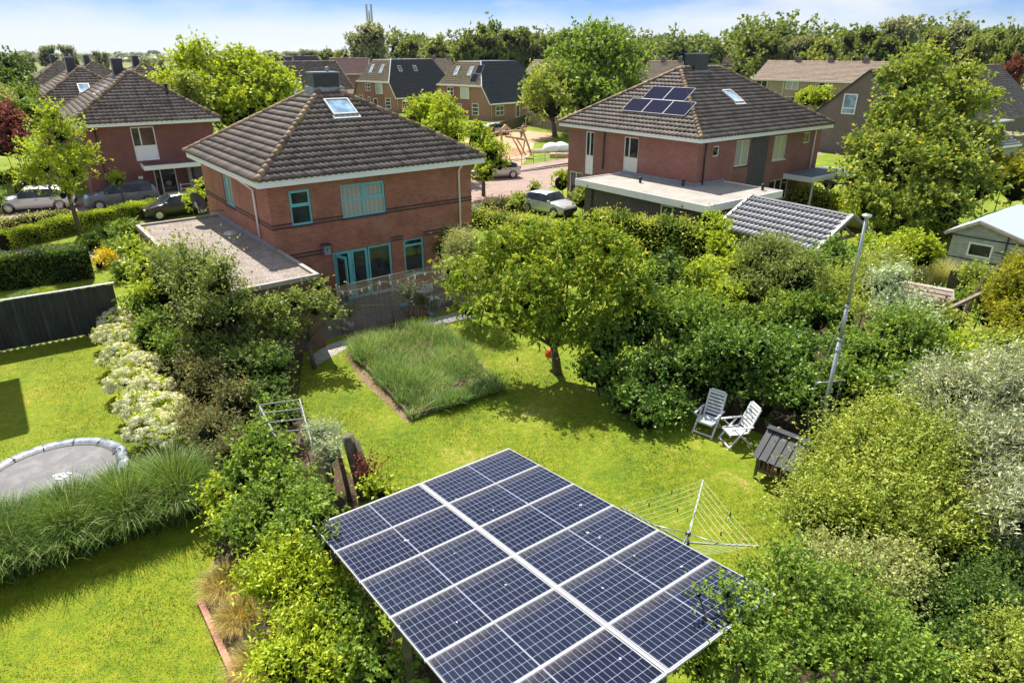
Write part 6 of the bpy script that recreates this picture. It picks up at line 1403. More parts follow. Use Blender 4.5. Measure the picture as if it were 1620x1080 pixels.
p = at(1597, 244); flatbox('small_shed', 'brown timber shed near the pale gabled one, right edge', 'shed', 1597, 250, 3.6, 3, 2.2, M['wood'], M['wood'], rad(35))
for px, lab in ((1566, 'left one of two closed white parasols at the far right'), (1578, 'right one of two closed white parasols at the far right')):
    p = at(px, 240); T = thing('closed_parasol', lab, 'parasol', (p.x, p.y, 0)); g = MB(); g.tube([(0, 0, 0), (0, 0, 1.2)], .03, 6); g.build('pole', M['metal'], T); g = MB(); g.lathe([(.05, 1.0), (.24, 1.1), (.18, 1.9), (.04, 2.6), (0, 2.65)], 8); g.build('canopy', M['white_clean'], T)
# wooden fence panel of the neighbour, pergola behind the gazebo
pp_ = at(1255, 332); T = thing('pergola', 'dark slatted pergola top just behind the gazebo roof', 'pergola', (pp_.x, pp_.y, 0), rad(-30)); g = MB()
for k in range(11): g.bar((k * .34, -1.4, 2.3), (k * .34, 1.5, 2.3), .05, .08)
g.bar((-.1, -1.2, 2.22), (3.6, -1.2, 2.22), .08, .08); g.bar((-.1, 1.3, 2.22), (3.6, 1.3, 2.22), .08, .08); g.build('slats', M['wood_old'], T)
for x in (0, 3.5):
    for y in (-1.2, 1.3): g = MB(); g.box(x - .05, x + .05, y - .05, y + .05, 0, 2.2); g.build('post', M['wood_old'], T)
# telecom mast behind the poplar
p = at(583, 88); ms0 = aty(583, 7, 420); T = thing('telecom_mast', 'thin telecom mast rising behind the tall grey tree', 'mast', (ms0.x, 420, 0)); g = MB(); g.tube([(0, 0, 0), (0, 0, ms0.z - 3)], [.8, .45], 8); g.build('pole', M['metal'], T)
for s in (-1, 1): g = MB(); g.box(s * 1.3 - .5, s * 1.3 + .5, -.5, .5, ms0.z - 9, ms0.z); g.build('antenna', M['metal'], T)
gt = at(290, 316); T = thing('bicycle_rack', 'white metal bar rack by the dark brick porch wall', 'rack', (gt.x, gt.y, 0), rad(35)); g = MB()
for z in (.2, .5, .8, 1.1): g.tube([(0, 0, z), (1.0, 0, z)], .03, 6)
for x in (0, 1.0): g.tube([(x, 0, 0), (x, 0, 1.2)], .03, 6)
g.build('bars', M['white'], T)

# ============================================================ PLANTS
near = dict(leaf=(.105, .058), cover=1.35)
G1 = 'shrubs of the right thicket'; G2 = 'shrubs along the left garden border'
def tk(px, py, r, h): p = at(px, py); return (p.x, p.y, r, h)
# --- cherry tree in the middle
plant('cherry_tree', 'large cherry tree with hanging leaves in the middle of the lawn', 'tree',
      [(770, 432, 20.8, .85), (830, 415, 20.6, .95), (900, 405, 20.4, 1.0), (865, 455, 20.0, 1.15), (775, 490, 19.7, .8), (945, 465, 19.9, 1.05), (850, 385, 21.0, .65), (925, 378, 20.8, .65), (985, 430, 20.2, .85), (728, 455, 20.6, .5), (815, 520, 19.2, .6),
       (955, 525, 19.4, .7), (890, 500, 19.3, .85), (795, 392, 21.0, .55), (860, 525, 19.0, .6), (915, 540, 19.0, .5), (740, 495, 20.2, .5), (1000, 480, 19.7, .8), (830, 480, 19.4, .8), (960, 395, 20.6, .6), (710, 430, 20.9, .35), (775, 385, 21.2, .35)],
      'cherry', leaf=(.165, .060), cover=1.0, seed=21, trunk=tk(882, 590, .14, 1.0), core=.22, shoot=.55, per=12, droop=.35, ldroop=.55, spread=.6, flat=.4, up=.35, crown='crown', lump=.2, sub=7)
# --- apple tree on the left of the lawn
plant('apple_tree', 'small apple tree with a slim dark trunk at the left of the lawn', 'tree',
      [(430, 494, 20.5, .55), (500, 490, 20.9, .55), (465, 482, 21.0, .42), (400, 505, 20.2, .6), (528, 500, 20.6, .35), (450, 520, 20.4, .65), (395, 545, 19.8, .6), (505, 455, 22, .25)], 'olive', leaf=(.11, .07), cover=1.35, seed=22, trunk=tk(498, 583, .075, 1.0), core=.32, crown='crown', sub=7, spread=.9)
# --- pale willow-leaved shrub by the terrace corner
plant('willow_shrub', 'pale green willow-leaved shrub at the right end of the terrace screen', 'shrub', [(745, 398, 25.6, .75), (735, 440, 24.8, .8), (768, 455, 23.8, .6), (720, 405, 25.6, .45)], 'pale', leaf=(.10, .028), cover=1.7, seed=23, shoot=.5, up=.5)
# --- centre-right thicket
thk = [
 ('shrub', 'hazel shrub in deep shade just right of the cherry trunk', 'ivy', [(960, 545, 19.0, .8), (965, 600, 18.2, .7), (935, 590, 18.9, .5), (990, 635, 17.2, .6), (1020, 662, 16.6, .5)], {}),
 ('ivy_column', 'tall column of hanging dark climber right of the cherry tree', 'ivy', [(1010, 520, 19.3, .9), (1035, 590, 17.9, .85), (1045, 640, 16.9, .6), (1010, 470, 20.3, .8)], dict(droop=.9, ldroop=.6, up=.05)),
 ('shrub', 'broad dark green shrub behind the white garden chairs', 'ivy', [(1090, 590, 18.0, .95), (1125, 615, 17.9, .7), (1165, 590, 17.8, .9), (1130, 555, 17.9, .75), (1190, 555, 17.5, .7), (1070, 650, 16.9, .5)], {}),
 ('shrub', 'rounded mid green shrub above the left garden chair', 'mid', [(1080, 515, 19.4, 1.0), (1125, 540, 18.8, .9), (1040, 500, 19.9, .7)], {}),
 ('viburnum_shrub', 'shrub with large dark crinkled leaves beside the bright hedge', 'dark', [(1045, 440, 22.2, .75), (1075, 460, 21.4, .7)], dict(leaf=(.17, .09))),
 ('shrub', 'light green leafy shrub between the cherry and the brown flowering one', 'lime', [(1110, 445, 21.8, .8), (1150, 480, 20.6, .85), (1090, 480, 20.8, .6), (1170, 430, 22.3, .6)], {}),
 ('lilac_shrub', 'brownish flowering shrub below the gazebo roof', 'olive', [(1215, 425, 21.6, 1.0), (1262, 440, 20.6, .85), (1190, 465, 20.6, .7), (1240, 405, 22.6, .6)], dict(leaf=(.085, .045))),
 ('shrub', 'dense green shrub right above the black hutch', 'ivy', [(1220, 590, 17.2, .9), (1255, 560, 17.9, .8), (1200, 640, 16.6, .6), (1265, 630, 16.0, .7)], {}),
 ('shrub', 'sunlit mid green shrub left of the mast at mid height', 'mid', [(1205, 525, 19.2, .95), (1250, 505, 19.4, .8), (1290, 500, 19.4, .7)], {}),
 ('fig_shrub', 'dark glossy shrub in front of the gazebo posts', 'ivy', [(1310, 415, 25.0, .8), (1275, 432, 24.0, .7), (1345, 425, 24.2, .7), (1240, 420, 25.2, .5)], dict(leaf=(.15, .09))),
 ('shrub', 'yellow green feathery shrub right of the mast foot', 'yellow', [(1320, 470, 21.0, .75), (1375, 455, 22.0, .85), (1330, 510, 19.4, .7), (1395, 430, 23.2, .8)], dict(leaf=(.09, .035), shoot=.6)),
 ('elder_shrub', 'broad elder bush to the right of the mast', 'mid', [(1370, 575, 17.0, 1.0), (1420, 545, 17.8, 1.0), (1330, 600, 16.4, .7), (1470, 580, 16.8, .8)], {}),
 ('shrub', 'grey green upright shrub in front of the plank-roofed playhouse', 'blue_green', [(1415, 500, 19.6, .85), (1400, 460, 20.4, .55), (1450, 525, 18.8, .6), (1420, 445, 20.6, .3)], dict(leaf=(.11, .04), shoot=.7, up=.7)),
 ('bramble_shrub', 'bright green bramble under the swing beam', 'lime', [(1500, 560, 17.8, .6), (1540, 590, 16.8, .8), (1470, 560, 17.8, .55)], {}),
 ('shrub', 'golden green shrub at the foot of the swing legs', 'yellow', [(1500, 510, 19.4, .45), (1590, 560, 17.6, .7), (1560, 600, 16.4, .7)], {}),
 ('shrub', 'small brown headed shrub touching the mast', 'bronze', [(1284, 620, 16.9, .34), (1322, 612, 16.9, .35)], dict(leaf=(.08, .05))),
 ('shrub', 'mid green shrub under the elder, between the mast and the silver willow', 'mid', [(1390, 635, 15.4, .8), (1440, 625, 15.6, .75), (1345, 632, 16.2, .55)], {}),
]
for i, (nm, lab, mt, bl, kw) in enumerate(thk):
    k = dict(near); k.update(kw); plant(nm, lab, 'shrub', bl, mt, seed=40 + i, group=G1, **k)
# --- near right
nr = [
 ('privet_shrub', 'huge yellow green shrub filling the right foreground', 'yellow', [(1390, 745, 12.3, 1.35), (1330, 770, 12.1, .8), (1475, 750, 12.0, 1.0), (1300, 840, 10.8, .8), (1370, 840, 10.7, 1.1), (1460, 830, 10.8, .9), (1370, 708, 12.8, .65), (1430, 690, 13.0, .75), (1280, 825, 11.0, .35)], dict(leaf=(.075, .038), cover=1.5, shoot=.75, up=.55, lump=.3)),
 ('silver_willow', 'silver leaved willow shrub at the right edge', 'silver', [(1510, 640, 13.2, .8), (1585, 630, 13.2, .85), (1530, 700, 12.4, .8), (1600, 720, 11.8, .85), (1470, 660, 13.2, .5), (1560, 775, 11.2, .7), (1610, 820, 10.2, .7)], dict(leaf=(.13, .028), cover=1.7, shoot=.6, flat=.3)),
 ('plum_tree', 'plum tree reaching over the near right corner of the solar panels', 'mid', [(1225, 985, 6.7, .55), (1300, 960, 7.0, .6), (1280, 1040, 6.3, .6), (1190, 1050, 6.1, .5), (1360, 1030, 6.5, .55), (1150, 940, 6.7, .16), (1105, 940, 6.7, .11), (1250, 905, 7.2, .35), (1175, 985, 6.5, .22), (1110, 1060, 6.2, .30), (1212, 930, 7.3, .22), (1190, 905, 7.6, .15)], dict(leaf=(.062, .036), cover=1.25, shoot=.32, core=.3, rz=.9, trunk=(2.9, 5.6, .09, 1.4))),
 ('shrub', 'pale leaved shrub left of the dark gap, below the big yellow green one', 'pale', [(1340, 930, 8.8, .75), (1400, 915, 9.0, .55), (1440, 900, 9.3, .35), (1300, 900, 9.6, .6)], dict(leaf=(.062, .038), core=.5)),
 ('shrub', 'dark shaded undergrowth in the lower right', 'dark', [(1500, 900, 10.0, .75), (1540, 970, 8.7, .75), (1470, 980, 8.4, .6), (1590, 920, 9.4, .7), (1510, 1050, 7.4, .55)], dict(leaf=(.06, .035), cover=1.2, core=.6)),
 ('shrub', 'olive shrub in the bottom right corner', 'yellow', [(1600, 1010, 7.6, .40), (1590, 1070, 6.8, .45), (1540, 1075, 6.9, .3)], dict(leaf=(.05, .03))),
 ('shrub', 'leafy shrub at the bottom edge right of the plum tree', 'mid', [(1420, 1040, 6.9, .5), (1460, 1075, 6.5, .35), (1390, 990, 7.6, .4)], dict(leaf=(.06, .036), core=.5)),
]
for i, (nm, lab, mt, bl, kw) in enumerate(nr):
    k = dict(near); k.update(kw); plant(nm, lab, 'tree' if 'tree' in nm else 'shrub', bl, mt, seed=70 + i, group=None if 'tree' in nm else G1, **k)
# --- left border, from the garage down to the carport
lf = [
 ('shrub', 'tall spiky green shrub in front of the gravel roofed garage', 'olive', [(300, 455, 21.0, .85), (330, 500, 20.0, .85), (348, 452, 19.9, .55), (292, 405, 21.6, .28), (320, 418, 20.8, .28), (268, 440, 23.0, .8), (352, 428, 20.0, .30), (385, 472, 20.0, .30), (365, 495, 19.4, .55), (305, 425, 21.3, .45)], dict(leaf=(.10, .05), up=.75, shoot=.75)),
 ('vine_shrub', 'light green climbing shrub at the garage corner beside the black fence', 'lime', [(235, 430, 24.8, .75), (250, 470, 23.4, .8), (215, 400, 26.5, .5), (268, 420, 24.4, .55)], dict(leaf=(.14, .10))),
 ('shrub', 'green shrub at the end of the black fence', 'mid', [(240, 530, 21.4, .8), (285, 555, 20.4, .7), (225, 490, 22.8, .55)], {}),
 ('shrub', 'bronze green shrub left of the apple tree', 'olive', [(340, 560, 19.6, .85), (385, 580, 18.6, .8), (320, 520, 20.8, .6)], {}),
 ('viburnum_shrub', 'dense brown tinged shrub beside the white flowers', 'bronze', [(330, 620, 17.6, .75), (300, 590, 18.6, .55), (375, 640, 16.8, .6)], dict(leaf=(.085, .05))),
 ('shrub', 'dark green shrub between the apple tree and the metal rack', 'dark', [(430, 580, 18.4, .65), (425, 630, 17.0, .55), (455, 660, 15.9, .4)], {}),
 ('spirea_shrub', 'faded pinkish brown shrub behind the tall grass', 'bronze', [(340, 690, 14.8, .65), (365, 730, 13.8, .55), (310, 665, 15.8, .45)], dict(leaf=(.065, .035))),
 ('shrub', 'light green shrub directly right of the tall ornamental grass', 'lime', [(350, 790, 12.4, .5), (372, 820, 11.6, .45)], dict(leaf=(.09, .05))),
 ('laurel_shrub', 'large leaved shrub below the metal rack', 'mid', [(415, 725, 13.0, .7), (440, 765, 12.1, .5), (390, 760, 12.6, .55)], dict(leaf=(.13, .075))),
 ('shrub', 'mid green shrub at the far left corner of the solar panels', 'mid', [(440, 810, 11.2, .75), (480, 840, 10.4, .65), (400, 840, 11.0, .55), (500, 800, 11.0, .35), (503, 822, 9.45, .20), (520, 860, 9.1, .18)], dict(leaf=(.10, .055))),
 ('shrub', 'pointed leaved green shrub halfway along the solar panels', 'lime', [(470, 910, 9.5, .65), (520, 935, 9.0, .6), (430, 920, 9.5, .5)], dict(leaf=(.11, .040))),
 ('shrub', 'bright green shrub at the bottom edge beside the feather grass', 'lime', [(490, 1000, 8.2, .6), (450, 1050, 7.6, .5), (520, 1060, 7.4, .5)], dict(leaf=(.09, .036))),
 ('shrub', 'round leaved shrub at the bottom edge close to the solar panels', 'mid', [(575, 1020, 7.7, .5), (600, 1075, 7.0, .42), (555, 975, 8.3, .45)], dict(leaf=(.085, .06))),
 ('lavender_shrub', 'small lavender bush beside the mossy posts', 'blue_green', [(510, 695, 13.9, .38), (520, 720, 13.4, .32)], dict(leaf=(.10, .014), up=.8, cover=1.3)),
 ('vine', 'thin green vine creeping over the grey metal rack', 'mid', [(432, 640, 15.3, .28), (420, 668, 14.7, .26), (462, 660, 14.9, .22)], dict(core=.2, cover=1.0)),
 ('shrub', 'low fresh green shrub at the foot of the mossy posts', 'lime', [(610, 785, 12.3, .28), (590, 775, 12.4, .22)], {}),
 ('rose_shrub', 'dark red flowering plant right of the thick mossy post', 'purple', [(583, 752, 12.9, .22)], dict(leaf=(.06, .05))),
]
for i, (nm, lab, mt, bl, kw) in enumerate(lf):
    k = dict(near); k.update(kw); plant(nm, lab, 'shrub', bl, mt, seed=100 + i, group=G2, **k)
# --- hydrangeas: leafy mound with cream flower heads
def hydrangea(i, p, r, lab):
    rng = np.random.default_rng(200 + i)
    T = plant('hydrangea', lab, 'hydrangea', None, 'lime', world_blobs=[(np.array((p.x, p.y, r * .62)), np.array((r * .86, r * .86, r * .72)))], leaf=(.11, .07), cover=1.0, seed=200 + i, group='hydrangeas beside the left lawn', core=.6, stem=.015)
    V = []; Fq = []; TT = []; b = 0
    for h in range(105):
        d = unit(rng.normal(size=3)); d[2] = abs(d[2]) * .9 + .1; d = unit(d); c = np.array((0, 0, r * .62)) + d * np.array((r, r, r * .8)) * rng.uniform(1.02, 1.2); hr = rng.uniform(.085, .145); base_t = rng.random() * .5
        m = 46; q = unit(rng.normal(size=(m, 3))); q[:, 2] = np.abs(q[:, 2]) * .8 - .1; pos = c + q * hr * np.array((1, 1, .7)); s = unit(np.cross(q, rng.normal(size=(m, 3)))); u = unit(np.cross(q, s)); w = .026
        V.append(np.stack([pos - s * w, pos - u * w, pos + s * w, pos + u * w], 1).reshape(-1, 3)); Fq.append(np.arange(m * 4).reshape(-1, 4) + b); b += m * 4; TT.append(np.clip(base_t + rng.random(m) * .5, 0, 1))
    np_mesh('flower_head', np.concatenate(V), np.concatenate(Fq), [LM['petal']], T, np.concatenate(TT))
hy = [(196, 512), (188, 540), (212, 548), (198, 575), (228, 590), (212, 615), (245, 628), (232, 655), (268, 660), (250, 690), (285, 695)]
pl_ = ['nearest the black fence', 'second from the black fence, touching the lawn', 'behind the second, against the bushes', 'fourth down, at the lawn edge', 'fifth down, against the bushes', 'in the middle at the lawn edge', 'in the middle against the bushes', 'third up from the tall grass, lawn side', 'third up from the tall grass, bush side', 'at the near end on the lawn side', 'at the near end right against the tall grass']
for i, (x, y) in enumerate(hy): hydrangea(i, at(x - 3, y + 12), .60, 'white hydrangea ' + pl_[i])
# --- tall ornamental grass hedge
rng = np.random.default_rng(31); ga_, gb_ = Vector((-13.5, 8.6, 0)), at(322, 812); ga_ = at(-120, 965); n = 60000; k = rng.random(n); off = rng.normal(size=n) * .22
nv_ = (gb_ - ga_); nn = Vector((-nv_.y, nv_.x, 0)).normalized(); cen = np.array(ga_)[None] + k[:, None] * np.array(nv_)[None] + off[:, None] * np.array(nn)[None] + np.array(nn)[None] * .55; cen[:, 2] = 0
a_ = rng.random(n) * 2 * PI; s_ = rng.uniform(.08, .85, n); d = unit(np.stack([np.cos(a_) * s_, np.sin(a_) * s_, np.ones(n)], 1)); cl = .82 + .18 * np.sin(k * 46) * np.cos(k * 17)
V, Fq, T_ = blades(rng, cen, d, 2.3 * rng.uniform(.7, 1.15, n) * cl, .022, .40, 5)
OG = thing('ornamental_grass', 'long clump of tall arching ornamental grass across the left lawn', 'ornamental grass', (ga_.x, ga_.y, 0)); cV, cF = cores([(np.array(ga_.lerp(gb_, t)) + np.array(nn) * .55 + np.array((0, 0, .30)), np.array((.62, .62, .62))) for t in np.linspace(.02, .97, 14)], .8, rng=rng)
foliage_obj('blades', [(V, Fq, T_, 0), (cV, cF, .1, 1)], [LM['miscanthus'], M['core']], OG, (ga_.x, ga_.y, 0))
def tuft(name, lab, cat, p, r, h, n, mat, seed, wd=.008, droop=.5, group=None, spread=.8):
    rng = np.random.default_rng(seed); a = rng.random(n) * 2 * PI; q = rng.random(n) ** .7 * r * .35; base = np.stack([p.x + np.cos(a) * q, p.y + np.sin(a) * q, np.zeros(n)], 1)
    a2 = a + rng.normal(size=n) * .5; s = rng.uniform(.05, spread, n); d = unit(np.stack([np.cos(a2) * s, np.sin(a2) * s, np.ones(n)], 1)); V, Fq, T_ = blades(rng, base, d, h * rng.uniform(.6, 1.15, n), wd, droop, 4)
    T = thing(name, lab, cat, (p.x, p.y, 0), 0, group); foliage_obj('blades', [(V, Fq, T_, 0)], [LM[mat]], T, (p.x, p.y, 0)); return T
FG = 'feather grass clumps in the lower left bed'
for i, (x, y, r, h, lab) in enumerate([(362, 935, .7, .95, 'feather grass clump at the top of the bed by the stone edging'), (382, 985, .6, .85, 'second feather grass clump from the top of the narrow bed'), (415, 1062, .7, 1.0, 'feather grass clump at the bottom edge of the photo'), (395, 945, .5, .75, 'feather grass clump touching the green shrubs')]):
    tuft('feather_grass', lab, 'feather grass', at(x, y), r, h, 4200, 'feather', 300 + i, .009, .55, FG)
tuft('grass_tuft', 'grey green low tuft between the feather grasses', 'grass tuft', at(405, 1015), .4, .4, 1200, 'silver', 310, .009, .4)
for i, (x, y, m_) in enumerate([(40, 468, 'meadow'), (70, 462, 'lime'), (85, 470, 'meadow')]): tuft('grass_clump', ('grey green', 'bright yellow green', 'fine green')[i] + ' grass clump on the lawn beyond the black fence', 'grass clump', at(x, y + 8), .6, .9, 1600, m_, 320 + i, .012, .55)
for i, (x, y, lab) in enumerate([(1440, 455, 'left reed clump growing before the grey shed'), (1475, 450, 'right reed clump growing against the grey shed')]): tuft('reed_clump', lab, 'reeds', at(x, y + 12), .9, 2.1, 2600, 'reed', 330 + i, .018, .28, 'reed clumps', .4)
tuft('reed_clump', 'sparse reed clump between the gazebo and the reeds', 'reeds', at(1412, 452), .8, 1.4, 1200, 'reed', 336, .018, .3, 'reed clumps', .5)

# --- hedges: a leafy box along a line
def hedge(name, lab, pts, w, h, mat, leaf=(.09, .055), cover=2.0, seed=1, rough=.10, top=None, group=None, cat='hedge', shoot=.12):
    rng = np.random.default_rng(seed); P0 = pts[0]; T = thing(name, lab, cat, (P0.x, P0.y, 0), 0, group); V = []; Fq = []; TT = []; b = 0; core = MB()
    for p, q in zip(pts, pts[1:]):
        d = q - p; L_ = d.length; u = np.array(d / L_); s = np.array((-u[1], u[0], 0)); area = L_ * (2 * h + w) ; n = int(cover * area / (leaf[0] * leaf[1] * .5)); LEAFTOTAL[0] += n
        k = rng.random(n) * (2 * h + w); t = rng.random(n) * L_; hh = h * (1 + .06 * np.sin(t * 1.9 + seed) + .04 * np.sin(t * 5.1)); ww = w * (1 + .10 * np.sin(t * 1.3 + 2))
        z = np.where(k < h, k, np.where(k < h + w, hh, k - h - w)); off = np.where(k < h, -ww / 2, np.where(k < h + w, (k - h - w / 2) / w * ww, ww / 2))
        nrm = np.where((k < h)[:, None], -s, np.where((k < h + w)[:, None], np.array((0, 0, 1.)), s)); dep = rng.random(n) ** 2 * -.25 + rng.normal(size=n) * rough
        pos = np.array((p.x, p.y, 0)) + u * t[:, None] + s * off[:, None]; pos[:, 2] = z; pos += nrm * dep[:, None]; pos[:, 2] = np.clip(pos[:, 2], .03, None)
        ax = unit(nrm * .5 + rng.normal(size=(n, 3)) * .6 + np.array((0, 0, .25))); nr_ = unit(rng.normal(size=(n, 3)) * .5 + nrm * .7); sd_ = unit(np.cross(ax, nr_)); sc = rng.uniform(.6, 1.25, n)[:, None]; A_, B_ = ax * leaf[0] * sc, sd_ * leaf[1] * .5 * sc
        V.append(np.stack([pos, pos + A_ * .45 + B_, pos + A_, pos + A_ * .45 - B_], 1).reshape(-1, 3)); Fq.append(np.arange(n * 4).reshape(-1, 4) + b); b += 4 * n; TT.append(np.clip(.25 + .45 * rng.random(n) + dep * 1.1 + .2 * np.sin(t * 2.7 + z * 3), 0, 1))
        M_ = Matrix.Translation((p.x - P0.x, p.y - P0.y, 0)) @ Matrix.Rotation(math.atan2(d.y, d.x), 4, 'Z'); core.box(0, L_, -w * .36, w * .36, 0, h * .88, 0, M_)
    o = np_mesh('foliage', np.concatenate(V) - np.array((P0.x, P0.y, 0)), np.concatenate(Fq), [LM[mat]], T, np.concatenate(TT)); core.build('shade_core', M['core'], T); return T  # dark box inside the leaves, its colour painting inner shade
ha, hb = at(735, 345), at(1195, 425)
hedge('climber_hedge', 'thick sunlit climber hedge leading to the solar panel house', [at(935, 388), hb], 1.1, 1.9, 'yellow', leaf=(.13, .09), cover=1.7, seed=401, rough=.16)
hedge('climber_hedge', 'low continuation of the sunlit hedge toward the silver hatchback', [at(738, 352), at(830, 372), at(945, 390)], 1.3, .85, 'yellow', leaf=(.13, .08), cover=1.5, seed=402, rough=.22)
hedge('box_hedge', 'clipped low box hedge in front of the parked cars', [at(8, 396), at(120, 366), at(285, 331)], .95, .95, 'lime', leaf=(.09, .06), cover=2.0, seed=403, rough=.05)
hedge('beech_hedge', 'clipped dark beech hedge left of the yellow flowering shrub', [at(-40, 462), at(60, 450), at(150, 437)], .9, 1.55, 'dark', leaf=(.11, .075), cover=2.0, seed=404, rough=.08)
hedge('flower_hedge', 'low white flowering hedge before the white parked car', [at(-5, 362), at(60, 352), at(112, 344)], .7, .45, 'pale', leaf=(.12, .09), seed=405, rough=.14)
hedge('garden_hedge', 'light hedge across the far left gardens', [at(0, 292), at(70, 280)], .8, .9, 'lime', leaf=(.16, .1), seed=406)
hedge('garden_hedge', 'green hedge between the gazebo and the right house porch', [at(1238, 330), at(1330, 345), at(1370, 372)], 1.2, 1.5, 'lime', leaf=(.14, .09), seed=407, rough=.2)
hedge('garden_hedge', 'low bright green growth under the big maple', [at(1375, 385), at(1440, 375), at(1500, 372)], 1.4, .9, 'lime', leaf=(.14, .08), seed=408, rough=.25)

# --- street and garden trees at middle distance
def ptree(name, lab, bl, mat, trunk, seed, leaf=(.16, .10), cover=1.5, core=.42, cat='tree', **kw): return plant(name, lab, cat, bl, mat, leaf=leaf, cover=cover, seed=seed, trunk=trunk, core=core, crown='crown', **kw)
ptree('maple_tree', 'broad maple with yellow green tips before the grey gabled house', [(1440, 140, 43, 1.7), (1500, 175, 42, 2.0), (1405, 197, 42, 1.25), (1440, 210, 40, 2.2), (1378, 250, 39, 1.5), (1500, 245, 38, 2.0), (1420, 275, 37, 2.2), (1500, 290, 36.5, 1.7), (1350, 290, 37.5, 1.1), (1375, 325, 35.5, 1.2), (1420, 345, 34.5, 1.2), (1500, 335, 34.5, 1.4), (1545, 305, 36, 1.1), (1545, 230, 39, 1.2), (1460, 108, 44, 1.1), (1540, 165, 43, 1.1), (1525, 130, 44, .9), (1450, 315, 35.5, 1.5)], 'maple', tk(1445, 345, .28, 2.2), 501, leaf=(.22, .15), cover=1.7, core=.40, shoot=.7, sub=7)
ptree('maple_tree', 'young maple with leaning trunk by the left street', [(95, 215, 38.8, 1.15), (70, 265, 38.4, 1.1), (115, 270, 38.2, 1.15), (85, 185, 39, .65), (135, 250, 38.5, .7), (55, 290, 38, .75), (100, 310, 37.8, .6), (40, 240, 38.8, .5)], 'lime', tk(128, 372, .13, 2.4), 502, leaf=(.15, .11), cover=1.15, core=.25, shoot=.6)
ptree('round_tree', 'small ball-headed tree behind the box hedge', [(186, 287, 46.5, .58)], 'lime', tk(199, 330, .06, 1.6), 503, leaf=(.12, .08), core=.5)
ptree('street_tree', 'left one of two big light green trees behind the central roof', [(310, 115, 64, 2.3), (290, 150, 63, 2.4), (335, 150, 63, 2.4), (310, 165, 61, 2.6), (270, 150, 62, 1.8), (350, 170, 61, 2.0), (310, 195, 59, 2.0)], 'lime', (-30.5, 62, .25, 2.5), 504, leaf=(.30, .2), cover=1.5, shoot=.9)
ptree('conifer_tree', 'yellowish tree in front of the two big light green ones', [(300, 140, 58, 1.2), (290, 165, 58, 1.3), (310, 170, 58, 1.2), (297, 130, 58, .9)], 'yellow', (-28.6, 58, .18, 2.0), 505, leaf=(.2, .1))
ptree('street_tree', 'right one of two big light green trees behind the central roof', [(395, 123, 66, 2.4), (430, 138, 65, 2.0), (375, 140, 64, 2.6), (420, 155, 63, 2.6), (390, 185, 61, 2.6), (365, 185, 61, 2.0), (440, 150, 64, 1.6), (375, 113, 66, 1.5)], 'lime', (-24.6, 64, .25, 2.5), 506, leaf=(.30, .2), cover=1.5, shoot=.9)
ptree('street_tree', 'round leafy tree just right of the central roof ridge', [(675, 175, 60, 1.6), (700, 190, 58, 1.8), (655, 190, 59, 1.3), (690, 215, 56, 1.7), (715, 215, 56, 1.2)], 'lime', tk(692, 300, .2, 2.2), 507, leaf=(.22, .15))
ptree('street_tree', 'multi-stemmed tree on the brick street corner right of the central house', [(755, 225, 51, 1.3), (775, 245, 50, 1.3), (745, 255, 49.5, 1.2), (768, 275, 48.5, 1.0), (760, 210, 51.5, .8), (790, 262, 49.5, .6)], 'lime', tk(765, 310, .13, 1.5), 508, leaf=(.19, .13), core=.5)
ptree('oak_tree', 'tallest broad dark green tree above the playground fence', [(945, 74, 97, 3.2), (925, 99, 96, 4.0), (965, 104, 96, 4.0), (915, 134, 94, 4.4), (965, 139, 95, 4.6), (935, 150, 92, 4.6), (985, 150, 94, 3.4), (895, 145, 92, 3.6), (940, 175, 90, 4.0), (980, 180, 92, 2.6)], 'mid', (12.5, 94, .5, 3.5), 509, leaf=(.48, .32), cover=1.6, shoot=1.6, core=.5)
ptree('willow_tree', 'pale yellow green willow left of the tallest dark tree', [(855, 155, 88, 2.4), (880, 140, 90, 2.4), (875, 170, 87, 2.6), (848, 170, 87, 1.7)], 'yellow', (5.5, 88, .3, 2.0), 510, leaf=(.4, .18), shoot=1.5, up=.7)
ptree('round_tree', 'ball-headed pale tree beside the white street lamp', [(1275, 158, 88, 1.6), (1292, 160, 88, 1.7), (1303, 160, 88, 1.2)], 'lime', (41.5, 88, .18, 3.0), 511, leaf=(.3, .2))
